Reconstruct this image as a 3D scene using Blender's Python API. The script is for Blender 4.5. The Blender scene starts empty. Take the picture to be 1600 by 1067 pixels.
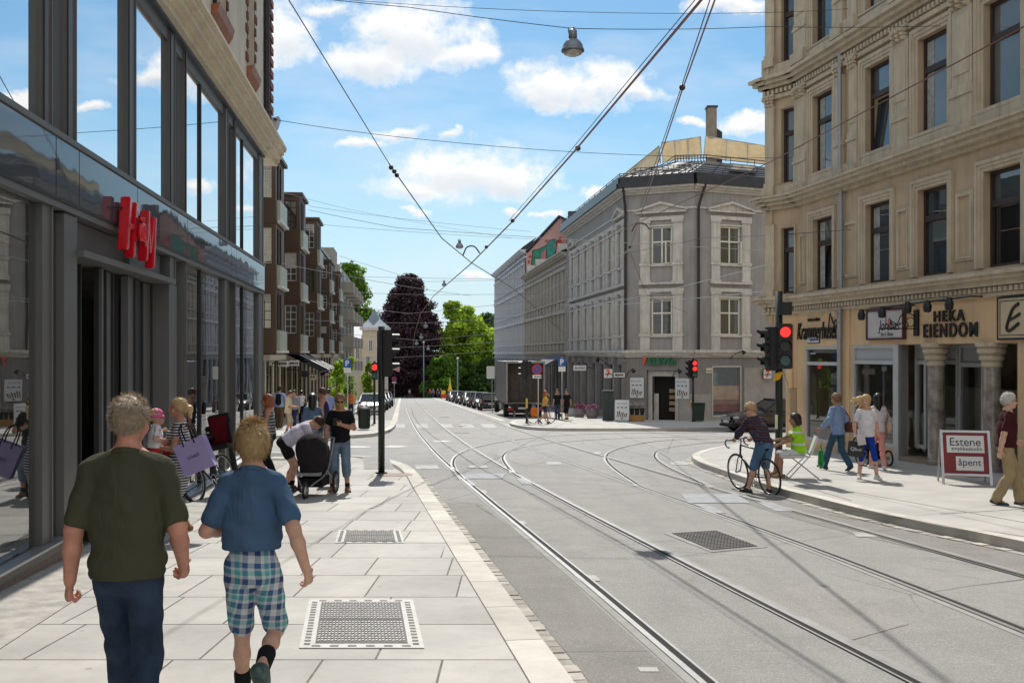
import bpy, bmesh, math, random
import numpy as np
from mathutils import Vector, Matrix
random.seed(7); RNG = np.random.default_rng(11)
SC = bpy.context.scene; COL = SC.collection
PI = math.pi; R = math.radians
# ------------------------------------------------------------------ survey of the place
FPX, CX, HY, CAMZ, SLOPE = 1555.6, 800.0, 551.5, 1.95, 54.5/1555.6
PAV = 0.13
def gz(y, pav=0.0): return -SLOPE*y + pav
def ground(px, py, pav=PAV):
 """survey: the ground point seen at photo pixel (px, py)"""
 y = (CAMZ-pav)*FPX/(py-HY-54.5)
 return Vector(((px-CX)/FPX*y, y, gz(y, pav)))
def at(px, py, y): return Vector(((px-CX)/FPX*y, y, CAMZ+(HY-py)/FPX*y))
# ------------------------------------------------------------------ node helpers
MATS = {}
def new_mat(name):
 m = bpy.data.materials.new(name); m.use_nodes = True
 nt = m.node_tree; nt.nodes.clear()
 return m, nt, nt.nodes, nt.links
def N(nt, typ, **kw):
 n = nt.nodes.new(typ)
 for k, v in kw.items():
  if k.startswith('i_'):
   key = k[2:]
   n.inputs[int(key) if key.isdigit() else key.replace('_', ' ')].default_value = v
  else: setattr(n, k, v)
 return n
def L(nt, a, b): nt.links.new(a, b)
def c4(c): return (c[0], c[1], c[2], 1.0)
def math_n(nt, op, a, b=None, clamp=False):
 n = nt.nodes.new('ShaderNodeMath'); n.operation = op; n.use_clamp = clamp
 for i, x in enumerate((a, b)):
  if x is None: continue
  if isinstance(x, (int, float)): n.inputs[i].default_value = x
  else: nt.links.new(x, n.inputs[i])
 return n.outputs[0]
def mixc(nt, fac, a, b, mode='MIX'):
 n = nt.nodes.new('ShaderNodeMix'); n.data_type = 'RGBA'; n.blend_type = mode
 for key, x in ((0, fac), (6, a), (7, b)):
  if isinstance(x, (int, float)): n.inputs[key].default_value = x
  elif isinstance(x, tuple): n.inputs[key].default_value = c4(x)
  else: nt.links.new(x, n.inputs[key])
 return n.outputs[2]
def noise(nt, vec, scale, detail=5, rough=.55, dist=0.0):
 n = N(nt, 'ShaderNodeTexNoise'); n.inputs['Scale'].default_value = scale
 n.inputs['Detail'].default_value = detail; n.inputs['Roughness'].default_value = rough
 n.inputs['Distortion'].default_value = dist
 if vec is not None: L(nt, vec, n.inputs['Vector'])
 return n.outputs['Fac']
def ramp(nt, fac, lo, hi):
 n = N(nt, 'ShaderNodeMapRange'); n.clamp = True
 n.inputs[1].default_value = lo; n.inputs[2].default_value = hi
 L(nt, fac, n.inputs[0]); return n.outputs[0]
def M(name, col, rough=.7, metal=0.0, var=.18, scale=2.5, bump=0.0, bscale=60, streak=0.0, tint=False, spec=.4, coat=0.0, dirt=None, fine=0.0, sheen=0.0, wrinkle=0.0, spots=0.0):
 """procedural surface: base colour with cloudy variation, optional streaks, grain and bump"""
 if name in MATS: return MATS[name]
 m, nt, nodes, links = new_mat(name)
 out = N(nt, 'ShaderNodeOutputMaterial'); b = N(nt, 'ShaderNodeBsdfPrincipled')
 tc = N(nt, 'ShaderNodeTexCoord').outputs['Object']
 c = tuple(max(0, x) for x in col)
 nz = noise(nt, tc, scale, 6, .6)
 cc = mixc(nt, ramp(nt, nz, .3, .7), tuple(x*(1-var) for x in c), tuple(min(1, x*(1+var)) for x in c))
 if streak:
  mp = N(nt, 'ShaderNodeMapping'); mp.inputs['Scale'].default_value = (3, 3, .22); L(nt, tc, mp.inputs[0])
  s = noise(nt, mp.outputs[0], 2.2, 6, .65)
  cc = mixc(nt, math_n(nt, 'MULTIPLY', ramp(nt, s, .48, .78), streak), cc, dirt or tuple(x*.35 for x in c))
 if fine:
  fn = noise(nt, tc, 220, 2, .7)
  cc = mixc(nt, math_n(nt, 'MULTIPLY', ramp(nt, fn, .35, .7), fine), cc, tuple(x*.35 for x in c))
 if spots:
  vo = N(nt, 'ShaderNodeTexVoronoi'); vo.inputs['Scale'].default_value = 2.6; L(nt, tc, vo.inputs['Vector']); sp0 = N(nt, 'ShaderNodeSeparateXYZ'); L(nt, vo.outputs['Color'], sp0.inputs[0])
  cc = mixc(nt, math_n(nt, 'MULTIPLY', math_n(nt, 'LESS_THAN', vo.outputs['Distance'], math_n(nt, 'MULTIPLY', sp0.outputs[0], .075)), spots), cc, tuple(x*.3 for x in c))
 if tint:
  a = N(nt, 'ShaderNodeAttribute', attribute_name='tint')
  cc = mixc(nt, 1.0, cc, a.outputs['Color'], 'MULTIPLY')
 L(nt, cc, b.inputs['Base Color'])
 b.inputs['Roughness'].default_value = rough; b.inputs['Metallic'].default_value = metal
 b.inputs['Specular IOR Level'].default_value = spec
 if coat: b.inputs['Coat Weight'].default_value = coat; b.inputs['Coat Roughness'].default_value = .05
 if sheen: b.inputs['Sheen Weight'].default_value = sheen
 if bump:
  bn = N(nt, 'ShaderNodeBump'); bn.inputs['Strength'].default_value = bump; bn.inputs['Distance'].default_value = .01
  L(nt, noise(nt, tc, bscale, 4, .6), bn.inputs['Height']); L(nt, bn.outputs[0], b.inputs['Normal'])
  if wrinkle:
   mp = N(nt, 'ShaderNodeMapping'); mp.inputs['Rotation'].default_value = (.5, .4, .3); mp.inputs['Scale'].default_value = (1, 1, .55); L(nt, tc, mp.inputs[0])
   w = math_n(nt, 'ABSOLUTE', math_n(nt, 'SUBTRACT', noise(nt, mp.outputs[0], 7, 3, .5, .9), .5)); b2 = N(nt, 'ShaderNodeBump'); b2.inputs['Strength'].default_value = wrinkle; b2.inputs['Distance'].default_value = .09
   L(nt, w, b2.inputs['Height']); L(nt, b2.outputs[0], bn.inputs['Normal'])
 L(nt, b.outputs[0], out.inputs[0])
 MATS[name] = m; return m
def MG(name, col=(.02, .025, .03), ior=1.7, clear=0.0, wav=.0, rough=.01, gcol=(1, 1, 1), minr=0.0):
 """window glass: Fresnel mirror over a dark (or partly clear) pane"""
 if name in MATS: return MATS[name]
 m, nt, nodes, links = new_mat(name)
 out = N(nt, 'ShaderNodeOutputMaterial')
 geo = N(nt, 'ShaderNodeNewGeometry'); vd = N(nt, 'ShaderNodeVectorMath', operation='DOT_PRODUCT')
 L(nt, geo.outputs['Incoming'], vd.inputs[0]); L(nt, geo.outputs['Normal'], vd.inputs[1])
 f0 = ((ior-1)/(ior+1))**2
 cs = math_n(nt, 'SUBTRACT', 1.0, math_n(nt, 'ABSOLUTE', vd.outputs['Value']), True)
 frv = math_n(nt, 'ADD', f0, math_n(nt, 'MULTIPLY', math_n(nt, 'POWER', cs, 4.0), 1-f0))
 gl = N(nt, 'ShaderNodeBsdfGlossy'); gl.inputs['Roughness'].default_value = rough; gl.inputs[0].default_value = c4(gcol)
 df = N(nt, 'ShaderNodeBsdfDiffuse'); df.inputs[0].default_value = c4(col)
 base = df.outputs[0]
 if clear:
  tr = N(nt, 'ShaderNodeBsdfTransparent'); tr.inputs[0].default_value = (.85, .9, .9, 1)
  mx0 = N(nt, 'ShaderNodeMixShader'); mx0.inputs[0].default_value = clear
  L(nt, base, mx0.inputs[1]); L(nt, tr.outputs[0], mx0.inputs[2]); base = mx0.outputs[0]
 if wav:
  tc = N(nt, 'ShaderNodeTexCoord').outputs['Object']
  bn = N(nt, 'ShaderNodeBump'); bn.inputs['Strength'].default_value = wav; bn.inputs['Distance'].default_value = .05
  L(nt, noise(nt, tc, 1.1, 2, .5), bn.inputs['Height'])
  L(nt, bn.outputs[0], gl.inputs['Normal'])
 mx = N(nt, 'ShaderNodeMixShader'); L(nt, math_n(nt, 'MAXIMUM', frv, minr), mx.inputs[0]); L(nt, base, mx.inputs[1]); L(nt, gl.outputs[0], mx.inputs[2])
 L(nt, mx.outputs[0], out.inputs[0]); MATS[name] = m; return m
def ME(name, col, st=1.0):
 if name in MATS: return MATS[name]
 m, nt, nodes, links = new_mat(name)
 out = N(nt, 'ShaderNodeOutputMaterial'); e = N(nt, 'ShaderNodeEmission')
 tc = N(nt, 'ShaderNodeTexCoord').outputs['Object']
 v = noise(nt, tc, 90, 1); cc = mixc(nt, v, tuple(x*.75 for x in col), col)
 L(nt, cc, e.inputs[0]); e.inputs[1].default_value = st
 L(nt, e.outputs[0], out.inputs[0]); MATS[name] = m; return m
# ------------------------------------------------------------------ mesh builder
class Fac:
 """a vertical facade plane: u along, v = height, w = outwards"""
 def __init__(s, p0, p1, side=None):
  s.o = Vector((p0[0], p0[1], 0)); d = Vector((p1[0]-p0[0], p1[1]-p0[1], 0)); s.len = d.length; s.d = d.normalized()
  s.n = Vector((s.d.y, -s.d.x, 0))
  if side is not None and s.n.dot(Vector((side[0], side[1], 0))) < 0: s.n = -s.n
 def pt(s, u, v, w=0.0):
  p = s.o+s.d*u+s.n*w; return Vector((p.x, p.y, v))
 def u(s, px, w=0.0):
  k = (px-CX)/FPX; q = s.o+s.n*w
  return (k*q.y-q.x)/(s.d.x-k*s.d.y)
 def z(s, px, py, w=0.0):
  u = s.u(px, w); t = (s.o+s.n*w+s.d*u).y
  return CAMZ+(HY-py)/FPX*t
BOXF = [(0, 1, 3, 2), (4, 6, 7, 5), (0, 4, 5, 1), (2, 3, 7, 6), (0, 2, 6, 4), (1, 5, 7, 3)]
class MB:
 def __init__(s): s.v = []; s.f = []; s.m = []; s.t = []
 def add(s, vs, fs, mi=0, t=1.0):
  b = len(s.v); s.v.extend([tuple(v) for v in vs]); s.t.extend([t]*len(vs))
  for f in fs: s.f.append(tuple(b+i for i in f)); s.m.append(mi)
 def quad(s, a, b, c, d, mi=0, t=1.0): s.add((a, b, c, d), [(0, 1, 2, 3)], mi, t)
 def poly(s, pts, mi=0, t=1.0): s.add(pts, [tuple(range(len(pts)))], mi, t)
 def box(s, x0, x1, y0, y1, z0, z1, mi=0, X=None, t=1.0):
  vs = [Vector((x, y, z)) for x in (x0, x1) for y in (y0, y1) for z in (z0, z1)]
  if X is not None: vs = [X @ v for v in vs]
  s.add(vs, BOXF, mi, t)
 def fbox(s, F, u0, u1, v0, v1, w0, w1, mi=0, t=1.0):
  s.add([F.pt(u, v, w) for u in (u0, u1) for w in (w0, w1) for v in (v0, v1)], BOXF, mi, t)
 def prism(s, pts, vec, mi=0, t=1.0):
  n = len(pts); vec = Vector(vec); vs = [Vector(p) for p in pts]+[Vector(p)+vec for p in pts]
  fs = [tuple(range(n)), tuple(range(2*n-1, n-1, -1))]+[(i, (i+1) % n, n+(i+1) % n, n+i) for i in range(n)]
  s.add(vs, fs, mi, t)
 def tube(s, pts, r, n=6, mi=0, cap=True):
  pts = [Vector(p) for p in pts]; m = len(pts); rs = r if isinstance(r, (list, tuple)) else [r]*m
  vs = []; up = None
  for i, p in enumerate(pts):
   d = (pts[min(i+1, m-1)]-pts[max(i-1, 0)])
   d = d.normalized() if d.length > 1e-9 else Vector((0, 0, 1))
   if up is None: up = Vector((0, 0, 1)) if abs(d.z) < .9 else Vector((1, 0, 0))
   a = d.cross(up).normalized(); b = a.cross(d).normalized(); up = b
   for k in range(n):
    an = 2*PI*k/n; vs.append(p+(a*math.cos(an)+b*math.sin(an))*rs[i])
  fs = [(i*n+k, i*n+(k+1) % n, (i+1)*n+(k+1) % n, (i+1)*n+k) for i in range(m-1) for k in range(n)]
  if cap: fs += [tuple(range(n-1, -1, -1)), tuple((m-1)*n+k for k in range(n))]
  s.add(vs, fs, mi)
 def lathe(s, prof, n=16, mi=0, X=None):
  vs = [Vector((r*math.cos(2*PI*k/n), r*math.sin(2*PI*k/n), z)) for r, z in prof for k in range(n)]
  if X is not None: vs = [X @ v for v in vs]
  m = len(prof)
  fs = [(i*n+k, i*n+(k+1) % n, (i+1)*n+(k+1) % n, (i+1)*n+k) for i in range(m-1) for k in range(n)]
  fs += [tuple(range(n-1, -1, -1)), tuple((m-1)*n+k for k in range(n))]
  s.add(vs, fs, mi)
 def ball(s, c, r, nu=12, nv=8, mi=0, X=None):
  r = r if isinstance(r, (tuple, list)) else (r, r, r); c = Vector(c)
  vs = [];
  for j in range(nv+1):
   th = PI*j/nv
   for i in range(nu):
    ph = 2*PI*i/nu; v = Vector((r[0]*math.sin(th)*math.cos(ph), r[1]*math.sin(th)*math.sin(ph), r[2]*math.cos(th)))
    vs.append(c+(X @ v if X is not None else v))
  fs = [(j*nu+i, (j+1)*nu+i, (j+1)*nu+(i+1) % nu, j*nu+(i+1) % nu) for j in range(nv) for i in range(nu)]
  s.add(vs, fs, mi)
 def torus(s, c, ax, Rr, r, n=28, k=6, mi=0, arc=(0, 2*PI)):
  c = Vector(c); ax = Vector(ax).normalized(); a = ax.orthogonal().normalized(); b = ax.cross(a)
  full = abs(arc[1]-arc[0]-2*PI) < 1e-6; cnt = n if full else n+1; vs = []
  for i in range(cnt):
   t = arc[0]+(arc[1]-arc[0])*i/n; e = a*math.cos(t)+b*math.sin(t)
   for j in range(k):
    q = 2*PI*j/k; vs.append(c+e*(Rr+r*math.cos(q))+ax*(r*math.sin(q)))
  fs = [(i*k+j, ((i+1) % cnt)*k+j, ((i+1) % cnt)*k+(j+1) % k, i*k+(j+1) % k) for i in range(n) for j in range(k)]
  s.add(vs, fs, mi)
 def build(s, name, mats, parent=None, smooth=False, world=True, fix=True, bevel=0.0):
  me = bpy.data.meshes.new(name); me.from_pydata(s.v, [], s.f)
  mats = mats if isinstance(mats, (list, tuple)) else [mats]
  for m in mats: me.materials.append(m)
  if len(mats) > 1: me.polygons.foreach_set('material_index', s.m)
  if any(t != 1.0 for t in s.t):
   a = me.attributes.new('tint', 'FLOAT_COLOR', 'POINT')
   a.data.foreach_set('color', [x for t in s.t for x in (t, t, t, 1.0)])
  if fix and len(s.f) < 60000:
   bm = bmesh.new(); bm.from_mesh(me); bmesh.ops.recalc_face_normals(bm, faces=bm.faces)
   if bevel:
    es = [e for e in bm.edges if len(e.link_faces) == 2 and e.calc_face_angle(0) > .6]
    bmesh.ops.bevel(bm, geom=es, offset=bevel, segments=2, affect='EDGES', clamp_overlap=True)
   bm.to_mesh(me); bm.free()
  if smooth: me.polygons.foreach_set('use_smooth', [True]*len(me.polygons))
  me.update()
  return link(name, me, parent, world)
def link(name, me, parent=None, world=True):
 o = bpy.data.objects.new(name, me); COL.objects.link(o)
 if parent is not None:
  o.parent = parent
  if world:
   r = parent
   off = Vector(parent.location)
   while r.parent is not None: r = r.parent; off = off+Vector(r.location)
   o.location = -off
 return o
def thing(name, label, cat, loc=(0, 0, 0), rz=0.0, group=None):
 o = bpy.data.objects.new(name, None); COL.objects.link(o); o.empty_display_size = .2
 o.location = loc; o.rotation_euler = (0, 0, rz); tag(o, label, cat, group); return o
def tag(o, label=None, cat=None, group=None, kind=None):
 if label: o['label'] = label
 if cat: o['category'] = cat
 if group: o['group'] = group
 if kind: o['kind'] = kind
 return o
def dup(root, loc, rz, label=None, group=None, parent=None):
 r = root.copy(); COL.objects.link(r); r.location = loc; r.rotation_euler = (0, 0, rz)
 if label: r['label'] = label
 if group: r['group'] = group
 for ch in list(root.children):
  c = ch.copy(); COL.objects.link(c); c.parent = r
  for g in list(ch.children):
   d = g.copy(); COL.objects.link(d); d.parent = c
 return r
def wall(mb, F, u0, u1, v0, v1, holes=(), w=0.0, depth=.2, mi=0, mi_rev=None):
 """flat wall with rectangular openings and their reveals"""
 us = sorted({u0, u1}|{min(max(x, u0), u1) for h in holes for x in h[:2]}); vs = sorted({v0, v1}|{min(max(x, v0), v1) for h in holes for x in h[2:4]})
 for a, b in zip(us, us[1:]):
  for c, d in zip(vs, vs[1:]):
   mu, mv = (a+b)/2, (c+d)/2
   if any(h[0] < mu < h[1] and h[2] < mv < h[3] for h in holes): continue
   mb.quad(F.pt(a, c, w), F.pt(b, c, w), F.pt(b, d, w), F.pt(a, d, w), mi)
 mr = mi if mi_rev is None else mi_rev
 for h in holes:
  a, b, c, d = h[:4]; P = F.pt; e = w-depth
  mb.quad(P(a, c, w), P(a, d, w), P(a, d, e), P(a, c, e), mr); mb.quad(P(b, c, w), P(b, d, w), P(b, d, e), P(b, c, e), mr)
  mb.quad(P(a, d, w), P(b, d, w), P(b, d, e), P(a, d, e), mr); mb.quad(P(a, c, w), P(b, c, w), P(b, c, e), P(a, c, e), mr)
def window(F, parent, u0, u1, v0, v1, w, fm, gm, cols=1, rows=(), fw=.06, bar=.045, name='window', th=.06):
 """frame mesh (part) + pane (sub-part); rows = heights (fractions) of the crossbars"""
 mb = MB()
 mb.fbox(F, u0, u0+fw, v0, v1, w, w+th); mb.fbox(F, u1-fw, u1, v0, v1, w, w+th)
 mb.fbox(F, u0+fw, u1-fw, v0, v0+fw, w, w+th); mb.fbox(F, u0+fw, u1-fw, v1-fw, v1, w, w+th)
 for i in range(1, cols):
  c = u0+(u1-u0)*i/cols; mb.fbox(F, c-bar/2, c+bar/2, v0+fw, v1-fw, w+.005, w+th-.008)
 for r in rows:
  c = v0+(v1-v0)*r; mb.fbox(F, u0+fw, u1-fw, c-bar/2, c+bar/2, w+.003, w+th-.004)
 o = mb.build(name, fm, parent)
 g = MB(); g.quad(F.pt(u0+.02, v0+.02, w+.02), F.pt(u1-.02, v0+.02, w+.02), F.pt(u1-.02, v1-.02, w+.02), F.pt(u0+.02, v1-.02, w+.02))
 g.build('pane', gm, o)
 return o
def text_mesh(txt, size, depth, shear=0.0, sx=1.0, align='CENTER', space=1.0, bold=0.0):
 cu = bpy.data.curves.new('t', 'FONT'); cu.body = txt; cu.size = size; cu.extrude = depth/2; cu.shear = shear; cu.align_x = align; cu.align_y = 'CENTER'
 cu.space_character = space; cu.offset = bold
 ob = bpy.data.objects.new('t', cu); COL.objects.link(ob)
 dg = bpy.context.evaluated_depsgraph_get(); dg.update()
 me = bpy.data.meshes.new_from_object(ob.evaluated_get(dg)); bpy.data.objects.remove(ob); bpy.data.curves.remove(cu)
 if sx != 1.0:
  for v in me.vertices: v.co.x *= sx
 return me
def letters(name, txt, origin, xdir, normal, size, depth, mat, parent=None, shear=0.0, sx=1.0, space=1.0, bold=0.0, fit=None, updir=None):
 """lettering standing on a surface: origin = centre, xdir = reading direction"""
 me = text_mesh(txt, size, depth, shear, sx, 'CENTER', space, bold)
 if fit:
  xs = [v.co.x for v in me.vertices]; ys = [v.co.y for v in me.vertices]
  kx = fit[0]/(max(xs)-min(xs)); ky = fit[1]/(max(ys)-min(ys)); mx = (max(xs)+min(xs))/2; my = (max(ys)+min(ys))/2
  for v in me.vertices: v.co.x = (v.co.x-mx)*kx; v.co.y = (v.co.y-my)*ky
 x = Vector(xdir).normalized(); n = Vector(normal).normalized(); y = Vector(updir).normalized() if updir else n.cross(x)
 X = Matrix(((x.x, y.x, n.x, origin[0]), (x.y, y.y, n.y, origin[1]), (x.z, y.z, n.z, origin[2]), (0, 0, 0, 1)))
 me.transform(X); me.name = name; me.materials.clear(); me.materials.append(mat)
 return link(name, me, parent, True)
def catmull(pts, step=.5):
 pts = [Vector(p) for p in pts]; P = [pts[0]*2-pts[1]]+pts+[pts[-1]*2-pts[-2]]; out = []
 for i in range(1, len(P)-2):
  a, b, c, d = P[i-1:i+3]; n = max(2, int((c-b).length/step))
  for k in range(n):
   t = k/n; out.append(.5*((2*b)+(c-a)*t+(2*a-5*b+4*c-d)*t*t+(3*b-a-3*c+d)*t**3))
 out.append(pts[-1]); return out
# ------------------------------------------------------------------ camera, sun, sky
cam = bpy.data.cameras.new('camera'); cam.lens = 35.0; cam.sensor_width = 36.0; cam.shift_y = .01125; cam.clip_end = 3000; cam.clip_start = .05
co = bpy.data.objects.new('camera', cam); COL.objects.link(co); co.location = (0, 0, CAMZ); co.rotation_euler = (R(90), 0, 0); SC.camera = co
SUN_EL, SUN_AZ = 48.0, -4.0      # azimuth measured from +Y towards +X
sdir = Vector((math.sin(R(SUN_AZ))*math.cos(R(SUN_EL)), math.cos(R(SUN_AZ))*math.cos(R(SUN_EL)), math.sin(R(SUN_EL))))
sl = bpy.data.lights.new('sun', 'SUN'); sl.energy = 4.9; sl.angle = R(.5); sl.color = (1.0, .95, .87)
so = bpy.data.objects.new('sun', sl); COL.objects.link(so); so.rotation_euler = (-sdir).to_track_quat('-Z', 'Y').to_euler(); so.location = (0, 40, 60)
SC.view_settings.view_transform = 'Standard'; SC.view_settings.look = 'None'; SC.view_settings.exposure = 0
SC.render.engine = 'CYCLES'
SC.cycles.max_bounces = 6; SC.cycles.transparent_max_bounces = 12; SC.cycles.caustics_reflective = False; SC.cycles.caustics_refractive = False
SC.cycles.sample_clamp_indirect = 6.0
W = bpy.data.worlds.new('World'); SC.world = W; W.use_nodes = True; nt = W.node_tree; nt.nodes.clear()
wo = N(nt, 'ShaderNodeOutputWorld'); bg = N(nt, 'ShaderNodeBackground'); L(nt, bg.outputs[0], wo.inputs[0])
sky = N(nt, 'ShaderNodeTexSky'); sky.sky_type = 'NISHITA'; sky.sun_disc = False; sky.sun_elevation = R(SUN_EL); sky.sun_rotation = R(SUN_AZ)
sky.air_density = 1.0; sky.dust_density = .35; sky.ozone_density = 1.6; sky.altitude = 50
BGS = .105
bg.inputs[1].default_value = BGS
tc = N(nt, 'ShaderNodeTexCoord').outputs['Generated']
sp = N(nt, 'ShaderNodeSeparateXYZ'); L(nt, tc, sp.inputs[0])
dy = math_n(nt, 'MAXIMUM', sp.outputs[1], .12)
uu = math_n(nt, 'DIVIDE', sp.outputs[0], dy); vv = math_n(nt, 'DIVIDE', sp.outputs[2], dy)
cb = N(nt, 'ShaderNodeCombineXYZ'); L(nt, uu, cb.inputs[0]); L(nt, vv, cb.inputs[1]); uv = cb.outputs[0]
n1 = N(nt, 'ShaderNodeTexNoise'); n1.inputs['Scale'].default_value = 9; n1.inputs['Detail'].default_value = 9; n1.inputs['Roughness'].default_value = .62; L(nt, uv, n1.inputs['Vector'])
spn = N(nt, 'ShaderNodeSeparateXYZ'); L(nt, n1.outputs['Color'], spn.inputs[0])
du = math_n(nt, 'ADD', uu, math_n(nt, 'MULTIPLY', math_n(nt, 'SUBTRACT', spn.outputs[0], .5), .10))
dv = math_n(nt, 'ADD', vv, math_n(nt, 'MULTIPLY', math_n(nt, 'SUBTRACT', spn.outputs[1], .5), .06))
BL = [(655, 45, 105, 62), (590, 95, 75, 38), (720, 85, 55, 35), (440, 40, 62, 62), (905, 130, 120, 44), (1000, 138, 58, 18), (850, 148, 70, 28), (725, 268, 135, 48), (630, 300, 70, 24), (800, 280, 80, 34), (560, 222, 42, 11), (625, 206, 40, 13),
      (695, 210, 24, 9), (1090, 187, 28, 8), (1165, 190, 52, 20), (930, 298, 28, 14), (640, 337, 34, 7), (855, 333, 26, 7), (800, 331, 22, 8), (1140, 8, 55, 16), (735, 432, 30, 9), (520, 5, 60, 14),
      (1290, 190, 70, 40), (1330, 60, 90, 50), (1440, 260, 120, 40), (1570, 150, 110, 60), (1230, 330, 70, 30), (1700, 260, 130, 60), (1850, 90, 140, 70), (2050, 240, 160, 60), (200, 120, 140, 60), (-200, 200, 200, 70), (80, 330, 120, 40)]
fld = None; und = None
for px, py, rx, ry in BL:
 a = math_n(nt, 'MULTIPLY', math_n(nt, 'SUBTRACT', du, (px-CX)/FPX), FPX/rx)
 b = math_n(nt, 'MULTIPLY', math_n(nt, 'SUBTRACT', dv, (HY-py)/FPX), FPX/ry)
 q = math_n(nt, 'SUBTRACT', 1.0, math_n(nt, 'ADD', math_n(nt, 'MULTIPLY', a, a), math_n(nt, 'MULTIPLY', b, b)))
 un = math_n(nt, 'MULTIPLY', math_n(nt, 'MAXIMUM', q, 0.0), math_n(nt, 'SUBTRACT', .25, b))
 fld = q if fld is None else math_n(nt, 'MAXIMUM', fld, q)
 und = un if und is None else math_n(nt, 'MAXIMUM', und, un)
n2 = noise(nt, uv, 22, 8, .62); n3 = noise(nt, uv, 11, 6, .6)
n4 = noise(nt, uv, 75, 6, .7)
f2 = math_n(nt, 'ADD', math_n(nt, 'ADD', fld, math_n(nt, 'MULTIPLY', math_n(nt, 'SUBTRACT', n2, .52), 3.0)), math_n(nt, 'MULTIPLY', math_n(nt, 'SUBTRACT', n4, .5), 1.1))
dens = math_n(nt, 'POWER', ramp(nt, f2, -.3, .75), 1.25)
mp = N(nt, 'ShaderNodeMapping'); mp.inputs['Scale'].default_value = (2.2, 7, 1); mp.inputs['Rotation'].default_value = (0, 0, R(16)); L(nt, uv, mp.inputs[0])
cir = math_n(nt, 'MULTIPLY', ramp(nt, noise(nt, mp.outputs[0], 1.9, 7, .6), .44, .80), .55)
inv = 1.0/BGS
hsv = N(nt, 'ShaderNodeHueSaturation'); hsv.inputs['Saturation'].default_value = 1.28; hsv.inputs['Value'].default_value = 1.08; hsv.inputs['Hue'].default_value = .486; L(nt, sky.outputs[0], hsv.inputs['Color'])
skyc = mixc(nt, ramp(nt, sp.outputs[2], .24, -.02), hsv.outputs[0], (.58*inv, .79*inv, .93*inv))
base = mixc(nt, cir, skyc, (.86*inv, .92*inv, 1.0*inv))
shade = math_n(nt, 'MULTIPLY', ramp(nt, math_n(nt, 'ADD', und, math_n(nt, 'MULTIPLY', math_n(nt, 'SUBTRACT', n3, .5), .9)), .12, .75), .8)
ccol = mixc(nt, shade, (1.06*inv, 1.06*inv, 1.05*inv), (.60*inv, .69*inv, .80*inv))
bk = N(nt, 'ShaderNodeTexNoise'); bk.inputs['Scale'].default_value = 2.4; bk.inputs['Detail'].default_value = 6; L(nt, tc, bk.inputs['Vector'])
back_fill = math_n(nt, 'MULTIPLY', ramp(nt, sp.outputs[1], .22, -.25), ramp(nt, bk.outputs['Fac'], .25, .55))  # unseen bright white sky added behind the camera to fill the shaded facades
L(nt, mixc(nt, back_fill, mixc(nt, dens, base, ccol), (1.05*inv, 1.05*inv, 1.05*inv)), bg.inputs[0])
# ------------------------------------------------------------------ ground, road, pavements
def m_road(nm='asphalt', kk=1.0):
 m, nt, nodes, links = new_mat(nm)
 out = N(nt, 'ShaderNodeOutputMaterial'); b = N(nt, 'ShaderNodeBsdfPrincipled'); tc = N(nt, 'ShaderNodeTexCoord').outputs['Object']
 big = noise(nt, tc, .22, 5, .6); mid = noise(nt, tc, 1.6, 6, .65); fine = noise(nt, tc, 55, 3, .75); sp_ = noise(nt, tc, 130, 2, .8)
 c = mixc(nt, ramp(nt, big, .35, .65), (.285, .277, .265), (.345, .337, .322))
 c = mixc(nt, ramp(nt, mid, .42, .75), c, (.25, .243, .233))
 c = mixc(nt, math_n(nt, 'MULTIPLY', ramp(nt, fine, .5, .72), .75), c, (.56, .545, .52))
 c = mixc(nt, math_n(nt, 'MULTIPLY', ramp(nt, sp_, .52, .75), .8), c, (.09, .088, .085))
 st = noise(nt, tc, .55, 7, .7, 1.5); c = mixc(nt, math_n(nt, 'MULTIPLY', ramp(nt, st, .56, .70), .38), c, (.15, .145, .14))
 mpx = N(nt, 'ShaderNodeMapping'); mpx.inputs['Rotation'].default_value = (0, 0, R(10)); mpx.inputs['Scale'].default_value = (1.2, .05, 1); L(nt, tc, mpx.inputs[0])
 c = mixc(nt, math_n(nt, 'MULTIPLY', ramp(nt, noise(nt, mpx.outputs[0], 1.6, 5, .6), .5, .75), .30), c, (.19, .185, .18))
 vor = N(nt, 'ShaderNodeTexVoronoi'); vor.feature = 'DISTANCE_TO_EDGE'; vor.inputs['Scale'].default_value = .23;
 dn = N(nt, 'ShaderNodeMapping'); L(nt, tc, dn.inputs[0]); wob = N(nt, 'ShaderNodeTexNoise'); wob.inputs['Scale'].default_value = 1.2; L(nt, tc, wob.inputs['Vector'])
 L(nt, mixc(nt, .06, dn.outputs[0], wob.outputs['Color'], 'ADD'), vor.inputs['Vector'])
 crack = math_n(nt, 'MULTIPLY', math_n(nt, 'LESS_THAN', vor.outputs['Distance'], .0022), ramp(nt, big, .45, .6))
 c = mixc(nt, math_n(nt, 'MULTIPLY', crack, .7), c, (.05, .05, .05))
 if kk != 1: c = mixc(nt, 1.0, c, (kk, kk*.985, kk*.965), 'MULTIPLY')
 L(nt, c, b.inputs['Base Color']); b.inputs['Roughness'].default_value = .82; b.inputs['Specular IOR Level'].default_value = .35
 bn = N(nt, 'ShaderNodeBump'); bn.inputs['Strength'].default_value = .7; bn.inputs['Distance'].default_value = .012
 L(nt, math_n(nt, 'ADD', fine, sp_), bn.inputs['Height']); L(nt, bn.outputs[0], b.inputs['Normal']); L(nt, b.outputs[0], out.inputs[0]); return m
ASPH = m_road()
SLAB = M('granite_slab', (.47, .452, .42), .75, var=.16, scale=1.1, bump=.25, bscale=90, tint=True, fine=.3, streak=.3, dirt=(.27, .25, .22), spots=.5)
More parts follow.
